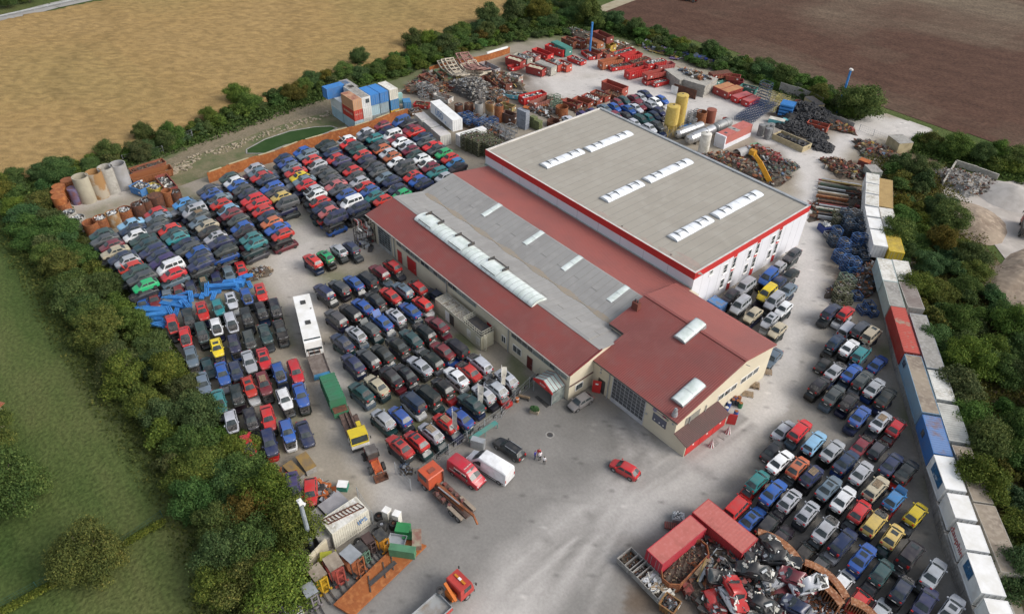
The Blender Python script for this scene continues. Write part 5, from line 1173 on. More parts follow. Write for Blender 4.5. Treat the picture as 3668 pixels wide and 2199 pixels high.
def skip(n,p,q,h,w,col_,lab,load=None,closed=None,z=0.0,group='roll-off skips',rusty=False,fill=.75,tw=None):
 global skn;skn+=1
 a,b_=G(n,*p,h+z),G(n,*q,h+z);c=(a+b_)/2;L_=(b_-a).length;ang=math.atan2(b_.y-a.y,b_.x-a.x)
 if(b_-a).dot(-c)<0:ang+=math.pi
 e=spawn('roll_off_skip',lab,'skip',(c.x,c.y,z),ang,skip_parts(L_,w,h,closed,rusty),group=group,color=col_)
 if load=='tarp':
  mb=MB();nx=10;vs=[]
  for j in range(5):
   for i in range(nx+1):vs.append((-L_*.42+L_*.84*i/nx,-w*.38+w*.76*j/4,h*.9+.25*math.sin(math.pi*j/4)+.1*math.sin(i*1.7+j)))
  mb._add(vs,[(j*(nx+1)+i,j*(nx+1)+i+1,(j+1)*(nx+1)+i+1,(j+1)*(nx+1)+i)for j in range(4)for i in range(nx)]);
  solo('tarpaulin','beige tarpaulin over the dark red skip '+lab.split(', ')[-1],'tarpaulin',mb,mat('beige_tarp',(.50,.46,.34),.9,c2=(.4,.36,.26),sc_=1),(c.x,c.y,z),ang,smooth=60)
 elif load:
  mb,ms=pile_mesh(L_-.3,w-.3,h*fill-.25,.45,44,LOADS[load],seed=skn);solo('scrap_load',load+' scrap lying in the '+lab.split(' with')[0],'scrap',mb,ms,(c.x,c.y,z),ang,kind='stuff')
 return e
skip('c',(40,370),(285,438),2.1,2.3,RD,'big red skip with blue and white refuse, left of the green truck body','mix')
skip('b',(1545,128),(1755,208),1.6,2.3,RD,'bright red empty skip behind the tarpaulin skips')
skip('b',(1190,235),(1385,295),2.1,2.3,DR,'dark red skip with beige tarpaulin, leftmost of its row','tarp')
skip('b',(1290,200),(1480,262),1.7,2.2,(.33,.32,.27),'grey open skip with scrap between two dark red skips','metal')
skip('b',(1410,178),(1590,232),1.5,2.3,(.34,.13,.12),'faded red skip with grey rubble load','gravel')
skip('b',(1460,345),(1670,400),2.0,2.3,DR,'dark red skip with beige tarpaulin, nearest the drive','tarp')
skip('b',(1590,300),(1800,375),2.3,2.2,(.36,.35,.31),'closed grey container skip with flat concrete-coloured lid',closed='roofgrey')
skip('c',(60,565),(225,640),2.0,2.2,(.42,.06,.04),'red skip heaped with white metal scrap','metal',fill=.95)
skip('c',(195,585),(335,645),2.0,1.9,(.42,.07,.045),'orange-red skip half full beside the heaped one','metal')
skip('c',(345,530),(520,595),1.1,2.2,RD,'low red skip with a grey beam in it','metal')
skip('c',(535,455),(640,535),1.0,2.0,RD,'small low red skip with gravel','gravel')
skip('c',(690,190),(880,275),1.9,2.4,MR,'dark rusty skip stacked on top, highest in the back',z=2.6,rusty=True)
skip('c',(850,350),(925,380),2.4,2.2,(.42,.30,.05),'yellow skip end under the highest rusty skip',rusty=True)
skip('c',(610,290),(745,352),1.6,2.2,(.33,.12,.05),'rusty orange closed skip on the red one',z=1.8,closed='rust',rusty=True)
skip('c',(600,440),(740,490),1.6,2.2,(.28,.05,.04),'dull red skip underneath the rusty orange one',rusty=True)
skip('c',(270,275),(420,330),2.2,2.4,RU,'brown rusty skip behind the green truck body','rust',rusty=True)
skip('c',(400,280),(530,330),2.2,2.4,MR,'maroon rusty skip beside the blue panel','dark',rusty=True)
skip('c',(135,330),(330,425),2.4,2.3,(.05,.20,.17),'dark green closed truck body with rounded edges',closed=mat('green_body_roof',(.05,.22,.18),.5))
skip('c',(790,440),(880,500),1.5,2.2,(.30,.07,.05),'rust-red skip at the foot of the yellow one','rust',rusty=True)
skip('c',(905,500),(1170,425),1.2,2.2,RD,'red skip with pale metal panels, farthest of the slanted row','metal')
skip('c',(1040,530),(1270,478),1.4,2.2,RD,'red empty skip with brown inside beside the slanted row start')
skip('c',(745,600),(1010,548),2.1,2.3,OR,'tall orange-brown empty skip at the row front')
skip('c',(880,668),(1140,622),1.1,2.2,RD,'low red skip filled with dark swarf','dark',fill=.9)
skip('c',(1150,612),(1370,545),1.2,2.2,DR,'dark red skip with rusty scrap','rust',fill=.9)
skip('c',(1240,625),(1400,570),1.1,2.2,MR,'rusty red low skip behind the white-loaded one','rust',rusty=True)
skip('c',(1350,620),(1585,575),1.8,2.2,RD,'red skip piled with white panels','white',fill=1.0)
skip('c',(1105,730),(1350,672),2.1,2.1,RD,'tall bright red empty skip standing alone')
skip('c',(1490,640),(1705,612),1.5,2.2,(.34,.09,.09),'faded pinkish red empty skip by the bushes')
skip('c',(1335,765),(1605,708),1.4,2.2,(.36,.06,.05),'faded red skip sitting on another skip',z=1.3)
skip('c',(1330,850),(1600,790),1.2,2.2,(.36,.03,.03),'red skip carrying the faded red one')
skip('c',(1450,880),(1620,835),1.1,2.0,RD,'low red skip with light scrap beside the concrete slabs','metal')
skip('c',(810,850),(1075,948),2.3,2.4,(.33,.06,.04),'large brick red empty skip in the middle of the drive')
skip('c',(655,990),(850,1060),1.5,2.4,(.28,.05,.035),'rusty red skip with brown junk next to the large one','rust',rusty=True)
skip('c',(535,1035),(745,1105),1.5,2.4,(.28,.05,.035),'rusty red skip with white and blue bags','white',rusty=True)
skip('c',(415,1075),(620,1145),1.4,2.3,(.28,.06,.04),'brown-red empty skip, second from the left of its row',rusty=True)
skip('c',(270,1100),(480,1172),1.4,2.3,(.24,.045,.04),'maroon empty skip, leftmost of its row',rusty=True)
skip('c',(850,985),(1010,1050),1.4,2.3,RU,'brown skip with swarf behind the large brick red one','rust',rusty=True)
skip('b',(1365,772),(1655,702),1.9,2.3,RD,'bright red skip with white appliances by the mesh cages','white')
skip('b',(1500,862),(1735,770),1.9,2.3,(.26,.10,.08),'brownish red empty skip below the one with appliances')
skip('a',(1140,480),(1330,505),.9,2.2,RD,'small low red skip with ochre sand near the long white container','rust')
skip('a',(1060,590),(1200,560),1.0,2.2,(.20,.14,.10),'rusty tray skip with iron bits behind the blue hatchback','dark',rusty=True)
skip('b',(1210,370),(1310,350),1.1,2.2,RD,'short bright red skip end at the drive edge')
skip('b',(1080,700),(1320,740),1.1,2.2,(.13,.40,.50),'sky blue skip full of dark swarf','dark',fill=1.0)
skip('b',(1310,745),(1450,715),1.0,2.0,(.42,.34,.05),'mustard yellow skip with black scrap','dark',fill=1.0)
skip('d',(625,578),(800,522),1.9,2.3,DR,'first of two orange-lidded red skips, farther one',closed='rooforange',group='lidded skips');skip('d',(725,622),(920,562),1.9,2.3,DR,'second of two orange-lidded red skips, nearer one',closed='rooforange',group='lidded skips')
skip('d',(860,700),(1045,645),1.5,2.2,RD,'first of two pink-lidded red skips',closed='roofpink',group='lidded skips');skip('d',(1000,752),(1150,690),1.5,2.2,RD,'second of two pink-lidded red skips, beside the blue lattice',closed='roofpink',group='lidded skips')
skip('d',(760,400),(930,425),1.2,2.2,(.33,.06,.05),'rusty red skip stacked at the hedge',z=1.3,rusty=True);skip('d',(760,455),(960,480),1.2,2.2,(.24,.03,.035),'dark red skip carrying the rusty one at the hedge')
skip('d',(540,390),(790,360),1.3,2.2,MR,'flat rust-brown topped skip over green trays',z=1.6,closed='rustdark',rusty=True);skip('d',(590,470),(740,440),1.3,2.2,(.10,.30,.26),'green and cyan tray stack under the rust-brown top',rusty=True)
skip('d',(960,540),(1150,590),1.4,2.2,(.03,.16,.14),'dark green open skip with black parts beside the lidded skips','dark')
skip('e',(960,560),(1175,618),1.5,2.1,(.33,.06,.035),'red skip half buried in the tyre heap',None)
skip('g',(1420,300),(1900,150),1.3,2.2,(.26,.09,.05),'long rusty trough with white lettering and orange rim, corner of the yard','rust',rusty=True)
skip('g',(1430,400),(2000,250),1.5,2.4,(.24,.085,.03),'second rusty trough with yellow end panel in the corner',None,rusty=True)
skip('g',(1870,370),(2030,560),1.8,2.2,(.22,.05,.045),'dull maroon skip with silver cuttings','metal',rusty=True)
skip('g',(1470,500),(1640,560),1.6,2.3,(.05,.20,.48),'blue tapered skip heaped with steel strips','metal',fill=1.0)
skip('g',(1700,520),(1840,560),1.5,2.0,(.48,.36,.06),'yellow skip with metal cuttings by the blue one','metal',fill=.9)
#drums, pipes, tanks
def tube_thing(n,x,y,h,r_,hh,m_,name,label,cat,load=None,group=None,open_=True,leg=False,th=.09):
 c=G(n,x,y,h);mb=MB()
 if open_:mb.lathe([(r_,0),(r_,hh),(r_-th,hh),(r_-th,.1),(0,.1)],n=24)
 else:mb.lathe([(r_,0),(r_,hh),(0,hh+.12)],n=24)
 o=solo(name,label,cat,mb,m_,(c.x,c.y,0),smooth=40,group=group)
 if load:
  q,ms=pile_mesh(r_*1.35,r_*1.35,hh-.35,.3,60,LOADS[load],seed=int(x)+int(y),size=(.1,.35));solo('scrap_load',load+' cuttings filling the '+label.split(',')[0],'scrap',q,ms,(c.x,c.y,0),kind='stuff')
 return o
PG='big concrete pipes standing on end'
cpr=mat('rust_streaked_pipe',(.36,.31,.24),.9,c2=(.30,.17,.07),sc_=.35,thr=(.42,.5));cpg=mat('bluish_pipe',(.33,.33,.34),.9,c2=(.27,.26,.25),sc_=.5)
for(x,y,m_,lab)in((650,385,mat('beige_pipe',(.38,.35,.27),.9,c2=(.31,.28,.22),sc_=.5),'beige concrete pipe standing on end, leftmost of four'),(850,320,cpr,'rust-streaked pipe standing on end, second from left'),(1030,245,'concrete','pale grey concrete pipe standing on end, third from left'),(1210,195,cpg,'bluish grey concrete pipe standing on end, rightmost of four')):
 tube_thing('g',x,y,5.3,1.45,5.3,m_,'concrete_pipe',lab,'pipe',group=PG,th=.16)
tube_thing('g',540,560,3.2,1.05,3.2,mat('blue_rust_tank',(.13,.12,.22),.8,c2=(.17,.06,.04),sc_=.8),'steel_drum','bluish tank with rust patches left of the concrete pipes','tank',open_=False)
DG='rusty drums around the corner yard'
for i,(x,y)in enumerate(((455,435),(325,525),(305,600),(320,680))):
 c=G('g',x,y,3.6);mb=MB();mb.lathe([(1.15,0),(1.15,3.55),(0,3.6)],n=22)
 solo('steel_drum',['rust disc-topped drum next to the blue tank','rust drum at the hedge, first below the top one','orange rust drum at the hedge, second below the top one','orange rust drum at the hedge, third below the top one'][i],'drum',mb,'rustwall' if i else 'rust',(c.x,c.y,0),smooth=40,group=DG)
for(x,y,h,r_,m_,ld,lab)in((390,780,2.2,1.2,'rust',None,'maroon drum with white collar at the hedge'),(480,925,2.0,1.2,'concrete','metal','pale ring full of grey cuttings at the hedge'),(600,1005,2.0,1.4,'concrete','white','pale ring full of shiny cans at the hedge'),(800,1070,2.4,1.3,'rust',None,'open rusty drum nearest the hedge row of drums'),(950,1005,2.4,1.2,'rust','white','rusty drum filled with silver cans beside the open one'),(1130,930,2.7,1.2,cpr,'white','tall streaked drum filled with silver cans'),(1310,880,2.5,1.3,'rust','white','wide rusty drum filled with silver shreds'),(1510,800,3.0,1.1,'rustdark','dark','dark rusty drum beside the red car body'),(1640,740,2.6,1.1,'rustdark','dark','dark rusty drum behind the others, with scrap'),(1780,670,3.0,1.3,'rustdark',None,'dark drum with flat round brown lid'),(1950,600,3.2,.95,'rust',None,'narrow orange rust drum right of the lidded one'),(2080,610,2.8,1.0,'rustdark','dark','dark drum at the end of the row with scrap')):
 tube_thing('g',x,y,h,r_,h,m_,'steel_drum',lab,'drum',load=ld,group=DG,open_=(x!=1780))
for(x,y,h,r_,m_,ld,lab)in((530,870,2.7,1.0,'rustdark','dark','dark brown drum at the left of the tank row'),(665,862,2.8,1.1,'rustdark','rust','brown drum, second of the tank row'),(800,850,3.6,1.0,mat('grey_tank',(.30,.30,.29),.7,c2=(.22,.2,.18),sc_=.6),None,'tall grey open tank with rusty inside'),(950,845,3.4,1.15,cpr,'rust','streaked rusty tank in the middle of the tank row'),(1065,878,4.0,1.05,'rust','dark','tall ribbed rusty tank beside the dark shaft'),(1120,800,1.4,1.5,'rust','rust','wide low rusty ring behind the tank row')):
 tube_thing('b',x,y,h,r_,h,m_,'steel_tank',lab,'tank',load=ld,group='steel tanks behind the container stack')
tube_thing('c',235,1195,2.4,1.5,2.4,'rust','steel_tank','wide rusty drum next to the green mesh cage','tank')
tube_thing('b',1790,1085,1.2,1.5,1.2,'rustdark','steel_tank','half hidden rusty ring right behind the hall roof','tank')
tube_thing('d',430,890,3.2,1.2,3.2,'rust','steel_tank','open rust-red cylinder near the silos','tank');tube_thing('d',560,862,3.2,1.15,3.2,mat('red_oxide',(.26,.085,.055),.7,c2=(.2,.06,.04),sc_=.5),'steel_tank','closed red-oxide cylinder with a round hole','tank',open_=False)
tube_thing('d',750,985,.9,.9,.9,SCR2,'steel_tank','small dark red drum behind the grey tank end','tank');tube_thing('e',840,330,1.8,.95,1.8,SCR2,'steel_tank','red open drum in front of the grey wall','tank')
def silo(n,x,y,h,r_,body,legs,m_,label,cone=True,name='silo'):
 c=G(n,x,y,h);b_=MB();b_.lathe([(0,h+.0),(r_*.5,h-.02),(r_,h-.25),(r_,h-body)]+([(r_*.25,h-body-1.5),(0,h-body-1.5)]if cone else[(0,h-body)]),n=24)
 bd=MB()
 for z in(h-.4,h-body*.5,h-body+.1):bd.lathe([(r_+.03,z),(r_+.05,z+.06),(r_+.03,z+.12)],n=24)
 kids=[Part('tank',b_,m_,smooth=35),Part('band',bd,m_)]
 hat=MB();hat.cyl((0,0,h-.05),(0,0,h+.06),.22,n=10);kids.append(Part('hatch',hat,'darkmetal'))
 for k in range(4):
  a=math.pi/4+k*math.pi/2;lg_=MB();x_,y_=r_*.93*math.cos(a),r_*.93*math.sin(a);lg_.beam((x_,y_,0),(x_,y_,h-body+.3),.13)
  a2=a+math.pi/2;x2,y2=r_*.93*math.cos(a2),r_*.93*math.sin(a2);z1=h-body-.1
  if legs>1:lg_.beam((x_,y_,.2),(x2,y2,z1),.06);lg_.beam((x2,y2,.2),(x_,y_,z1),.06)
  kids.append(Part('leg',lg_,m_))
 ld=MB()
 for s in(-.2,.2):ld.beam((r_+.18,s,.3),(r_+.18,s,h+.2),.05)
 for i in range(int(h/.4)):ld.beam((r_+.18,-.2,.4+i*.4),(r_+.18,.2,.4+i*.4),.035)
 kids.append(Part('ladder',ld,m_))
 return spawn(name,label,'silo',(c.x,c.y,0),-.4,kids)
ylw=mat('silo_yellow',(.50,.37,.09),.7,c2=(.36,.22,.06),sc_=.5,thr=(.5,.75),c3=(.54,.42,.14))
silo('d',55,800,7.4,1.5,4.4,2,ylw,'shorter yellow silo on legs behind the white hall');silo('d',175,655,9.3,1.35,6.4,2,ylw,'taller yellow silo on legs behind the white hall');silo('d',492,1168,5.2,1.15,4.6,1,'offwhite','white upright cylinder tank beside the salmon container',cone=False,name='white_tank')
def htank(n,p,q,h,r_,m_,label,two=None):
 a,b_=G(n,*p,h),G(n,*q,h);c=(a+b_)/2;L_=(b_-a).length;ang=math.atan2(b_.y-a.y,b_.x-a.x);x=L_/2
 k=MB();k.lathe([(0,-x-.35),(r_*.6,-x-.25),(r_*.92,-x),(r_,-x+.3),(r_,x-.3),(r_*.92,x),(r_*.6,x+.25),(0,x+.35)],n=24,axis='X',c=(0,0,r_+.3))
 s_=MB()
 for t in(-.6,0,.6):s_.box(x*t-.15,x*t+.15,-r_*.8,r_*.8,0,.6)
 bn=MB()
 for t in(-.85,.3):bn.lathe([(r_+.02,x*t),(r_+.03,x*t+.12)],n=24,axis='X',c=(0,0,r_+.3))
 mh=MB();mh.cyl((-x-.36,0,r_+.45),(-x-.2,0,r_+.45),.17,n=10)
 return spawn('aluminium_tank',label,'tank',(c.x,c.y,0),ang,[Part('vessel',k,m_,smooth=40),Part('saddle',s_,'darkmetal'),Part('band',bn,'darkmetal'),Part('manhole',mh,'tyre')],group='lying metal tanks')
htank('d',(95,1200),(420,1085),1.2,1.05,'alu','shiny aluminium tank lying beside the blue board');htank('d',(250,1270),(570,1135),1.3,1.15,'alu','shiny aluminium tank behind the white upright tank');htank('d',(600,1120),(780,1040),1.3,1.15,mat('dull_tank',(.34,.35,.35),.5,.4,c2=(.22,.23,.23),sc_=.6),'dull grey tank lying behind the shiny one')
#vehicles
def wheelp(x,y,r_=.5,w=.3,rim=True):
 m_=MB();s=1 if y>0 else-1;m_.cyl((x,y-s*w/2,r_),(x,y+s*w/2,r_),r_,n=16);p=Part('wheel',m_,'tyre')
 if rim:k_=MB();k_.cyl((x,y+s*(w/2-.02),r_),(x,y+s*(w/2+.02),r_),r_*.58,n=12);p.kids.append(Part('rim',k_,'rim'))
 return p
def place(n,front,rear,h):
 a,b_=G(n,*front,h),G(n,*rear,h);c=(a+b_)/2;return Vector((c.x,c.y,0)),math.atan2(a.y-b_.y,a.x-b_.x),(a-b_).length
a=G('u',70,138,3.05);b_=G('u',172,545,3.05);L_=(b_-a).length;L_=min(L_,13.5);c=(a+b_)/2;ang=math.atan2(b_.y-a.y,b_.x-a.x);x=L_/2;y=1.27
bd=MB();bd.yprof([(-x,.35),(-x,2.95),(-x+.1,3.05),(x-.15,3.05),(x,2.9),(x+.12,1.5),(x+.1,.35)],-y,y)
parts=[Part('body',bd,'white',smooth=30)]
g_=MB();g_.quad((x+.02,-y+.12,2.6),(x+.02,y-.12,2.6),(x+.14,y-.12,1.3),(x+.14,-y+.12,1.3));parts.append(Part('windscreen',g_,'glass'))
g_=MB();g_.quad((x-.62,-y+.1,3.06),(x-.62,y-.1,3.06),(x-.28,y-.1,3.06),(x-.28,-y+.1,3.06));parts.append(Part('destination_display',g_,'glass'))
for s in(1,-1):
 g_=MB();g_.box(-x+.4,x-.3,s*y-.01,s*y+.01,1.5,2.55);parts.append(Part('side_window',g_,'glass'))
 g_=MB();g_.beam((x+.1,s*(y+.02),2.6),(x+.3,s*(y+.22),2.6),.04);g_.obox((x+.32,s*(y+.24),2.35),(.1,.18,.45));parts.append(Part('mirror',g_,'plastic'))
 g_=MB();g_.box(x+.09,x+.13,min(s*.75,s*1.1),max(s*.75,s*1.1),.75,.95);parts.append(Part('headlight',g_,'lampw'))
g_=MB();g_.box(x+.08,x+.14,-.8,.8,.62,1.1);parts.append(Part('grille',g_,'plastic'))
for xx in(-.32,.12):g_=MB();g_.box(xx*L_-.45,xx*L_+.45,-.4,.4,3.05,3.12);parts.append(Part('roof_hatch',g_,'plastic'))
g_=MB();g_.cyl((-1.8,.9,3.05),(-1.8,.9,3.1),.12,n=8);parts.append(Part('roof_cap',g_,'plastic'))
for xx in(-x+2.8,x-2.4):
 for s in(1,-1):parts.append(wheelp(xx,s*(y-.14),.48,.28))
spawn('bus','white single-deck bus parked between the car lots','bus',(c.x,c.y,0),ang,parts)
p0,p1=G('u',195,672,.9),G('u',262,855,.9);c=(p0+p1)/2;L_=(p1-p0).length;ang=hd(p0,p1);f=MB();f.box(-L_/2,L_/2,-1.2,1.2,.75,.9)
for y in(-1.2,1.13):f.box(-L_/2,L_/2,y,y+.07,.9,1.1)
f2=MB();f2.box(L_/2-.5,L_/2+.05,-1.22,1.22,.5,1.0);f3=MB()
for y in(-.8,0,.8):f3.beam((-L_/2,y,.9),(-L_/2-.6,y,1.5),.08)
spawn('flatbed_trailer','narrow dark flatbed with blue tail bar in front of the bus','trailer',(c.x,c.y,0),ang,[Part('bed',f,mat('grimy_bed',(.13,.105,.09),.9,c2=(.2,.17,.15),sc_=1.5)),Part('tail_bar',f2,mat('teal_blue',(.04,.2,.36),.5)),Part('hook',f3,'rustdark'),wheelp(-1,1.0,.4,.25),wheelp(-1,-1.0,.4,.25),wheelp(1,1.0,.4,.25),wheelp(1,-1.0,.4,.25)])
def cab_parts(x0,x1,W,zb,zt,roofm,lowm,slope=.25,front=1):
 y=W/2;k=[]
 up=MB();up.yprof([(x0,zb),(x0,zt-.08),(x0+.1,zt),(x1-slope,zt),(x1-.05,zb+(zt-zb)*.42),(x1,zb+(zt-zb)*.38),(x1,zb)],-y,y);k.append(Part('cab',up,roofm,smooth=30))
 if lowm!=roofm:lo=MB();lo.box(x0+.02,x1+.02,-y-.01,y+.01,zb-.02,zb+(zt-zb)*.3);k.append(Part('cab_lower',lo,lowm))
 g_=MB();g_.quad((x1-slope+.04,-y+.12,zt-.12),(x1-slope+.04,y-.12,zt-.12),(x1-.03,y-.1,zb+(zt-zb)*.46),(x1-.03,-y+.1,zb+(zt-zb)*.46));k.append(Part('windscreen',g_,'glass'))
 for s in(1,-1):
  g_=MB();g_.box(x0+.5,x1-slope-.1,s*y-.02,s*y+.02,zb+(zt-zb)*.5,zt-.15);k.append(Part('side_window',g_,'glass'))
  g_=MB();g_.beam((x1-.15,s*y,zt-.3),(x1+.1,s*(y+.2),zt-.3),.04);g_.obox((x1+.1,s*(y+.22),zt-.5),(.1,.16,.4));k.append(Part('mirror',g_,'plastic'))
  g_=MB();g_.box(x1,x1+.04,min(s*.6,s*.95),max(s*.6,s*.95),zb+.1,zb+.3);k.append(Part('headlight',g_,'lampw'))
 g_=MB();g_.box(x1,x1+.12,-y,y,zb-.35,zb+.02);k.append(Part('bumper',g_,'plastic'))
 return k
ymat=mat('truck_yellow',(.60,.46,.02),.45,c2=(.50,.38,.04),sc_=1)
a,b_=G('r2c1',735,165,2.7),G('r2c1',640,-40,1.2);ang=math.atan2(a.y-b_.y,a.x-b_.x)
parts=cab_parts(-.9,.95,2.3,.75,2.75,ymat,'white')
g_=MB();g_.obox((-1.5,.55,2.1),(.9,.55,.9));parts.append(Part('air_box',g_,ymat))
g_=MB();g_.box(-6.6,-.9,-.45,.45,.65,.95);g_.box(-5.5,-1.4,-1.15,-.5,.6,1.05);g_.box(-4.6,-1.6,.5,1.1,.6,1.0);g_.beam((-6,-.3,1.0),(-1.6,-.3,1.35),.22);g_.beam((-6,.3,1.0),(-1.6,.3,1.35),.22);parts.append(Part('chassis',g_,mat('grimy_chassis',(.075,.05,.042),.9,c2=(.16,.1,.08),sc_=2)))
for xx in(.1,-4.6):
 for s in(1,-1):parts.append(wheelp(xx,s*1.0,.45,.28))
spawn('skip_truck','lorry with yellow and white cab and bare chassis ahead of the green bin','truck',(a.x,a.y,0),ang,parts)
cc,l,w,ag=quad_fit([('r1c1',457,1245),('r1c1',567,1216),('r1c1',642,1392),('r1c1',537,1425)],2.7)
mb=MB();mb.box(-l/2,l/2,-w/2,w/2,.5,2.66);rb=MB()
for i in range(9):
 xx=-l/2+.05+(l-.1)*i/8
 for s in(1,-1):rb.box(xx-.05,xx+.05,s*w/2-(0 if s>0 else .09),s*w/2+(.09 if s>0 else 0),.5,2.6)
 rb.box(xx-.05,xx+.05,-w/2,w/2,2.66,2.72)
od=MB();od.box(l/2,l/2+1.3,-w/2,w/2,.5,1.3);jj=MB();jj.box(l/2+.1,l/2+1.2,-w/2+.1,w/2-.1,1.3,1.4)
gm=mat('bin_green',(.035,.17,.085),.6,c2=(.05,.14,.08),sc_=.7)
spawn('compactor_bin','green ribbed waste compactor bin behind the yellow-cab lorry','bin',(cc.x,cc.y,0),ag,[Part('body',mb,gm),Part('rib',rb,gm),Part('hopper',od,gm),Part('hopper_opening',jj,'rustdark')])
c,ang,L_=place('r2c1',(1240,480),(1545,770),1.0)
orr=mat('truck_orange_red',(.52,.085,.03),.5,c2=(.40,.08,.04),sc_=.8);L2=L_/2
parts=cab_parts(L2-1.9,L2+.3,2.35,.95,2.95,orr,orr,slope=.15)
g_=MB();g_.obox((L2-1.0,0,3.0),(.6,.9,.08));parts.append(Part('roof_hatch',g_,mat('hatch_brown',(.28,.08,.05),.6)))
g_=MB();g_.box(-L2,L2-1.9,-.5,.5,.75,1.0);g_.box(-L2+.2,L2-2.2,-1.15,-.55,.6,.95);g_.box(-.4,L2-2.4,.55,1.1,.55,.95);parts.append(Part('chassis',g_,MATS['grimy_chassis']))
g_=MB();g_.beam((L2-2.0,0,1.3),(-L2+1.2,0,1.55),.3);g_.beam((-L2+1.2,0,1.55),(-L2-.8,0,1.9),.26);g_.beam((-L2-.8,0,1.9),(-L2-1.5,0,.9),.2);g_.beam((1.2,-.35,1.1),(-L2+.8,-.2,1.3),.14);g_.beam((1.2,.35,1.1),(-L2+.8,.2,1.3),.14);parts.append(Part('hook_arm',g_,'rust'))
g_=MB();g_.cyl((1.4,.25,1.45),(-L2+1.6,.1,1.75),.09,n=8);parts.append(Part('hydraulic_ram',g_,'metal'))
for s in(1,-1):g_=MB();g_.xprof([(s*.75,1.0),(s*.75,1.18),(s*1.2,1.18),(s*1.2,1.0)],-L2+.1,-L2+2.6);parts.append(Part('mudguard',g_,mat('dusty_mudguard',(.33,.27,.21),.9)))
g_=MB()
for i in range(7):g_.obox((L2-2.5-i*.55,.8*(1 if i%2 else-1),1.05),(.4,.45,.3),rz=i)
parts.append(Part('tool_box',g_,mat('grimy_red',(.20,.05,.04),.8,c2=(.12,.09,.08),sc_=3)))
g_=MB();g_.cyl((L2-2.05,-.95,1.0),(L2-2.05,-.95,2.9),.08,n=8);parts.append(Part('exhaust',g_,'darkmetal'))
for xx in(L2-.85,-L2+.8,-L2+1.95):
 for s in(1,-1):parts.append(wheelp(xx,s*1.0,.5,.3))
spawn('hook_lift_truck','orange-red cab hook-lift lorry without a skip by the mesh gate','truck',c,ang,parts)
c,ang,L_=place('r2c1',(1530,1215),(1240,1470),1.2)
a=G('r2c1',1480,1235,2.6);dv=Vector((math.cos(ang),math.sin(ang),0));org=Vector((a.x,a.y,0));rdm=mat('truck_red',(.46,.05,.04),.45)
parts=cab_parts(-.95,.95,2.3,.8,2.7,rdm,rdm,slope=.3)
g_=MB();g_.box(-.15,.1,-.8,.8,2.72,2.84);parts.append(Part('beacon_bar',g_,mat('amber',(.60,.22,.02),.3),kids=[Part('beacon_centre',MB().box(-.16,.11,-.2,.2,2.73,2.86),'white')]))
g_=MB();g_.beam((-1.3,1.0,2.3),(-1.6,-1.1,1.7),.32);g_.obox((-1.4,0,1.3),(.6,1.2,.9));parts.append(Part('crane_arm',g_,mat('crane_orange',(.62,.16,.02),.5)))
g_=MB();g_.box(-7.6,-1.0,-.45,.45,.6,.85);parts.append(Part('chassis',g_,'darkmetal'))
g_=MB();g_.box(-7.8,-2.2,-1.15,1.15,1.0,1.1);bedp=Part('bed',g_,mat('grey_bed',(.30,.31,.31),.7,c2=(.22,.19,.16),sc_=.8));parts.append(bedp)
for y0,y1,x0,x1 in((-1.2,-1.15,-7.8,-2.2),(1.15,1.2,-7.8,-2.2),(-1.15,1.15,-2.25,-2.2)):
 g_=MB();g_.box(x0,x1,y0,y1,.95,1.5);parts.append(Part('side_board',g_,'metal'))
g_=MB();g_.box(-7.8,-2.2,-1.26,-1.2,.85,1.25);parts.append(Part('side_stripe',g_,rdm))
for xx in(.0,-5.4):
 for s in(1,-1):parts.append(wheelp(xx,s*1.0,.45,.28))
g_=MB();g_.lathe([(.16,0),(.45,.1),(.45,.2),(.16,.28)],n=12,c=(-2.0,1.0,1.6));parts.append(Part('grab',g_,'darkmetal'))
spawn('crane_truck','red flatbed lorry with orange loading crane at the lower frame edge','truck',org,ang,parts)
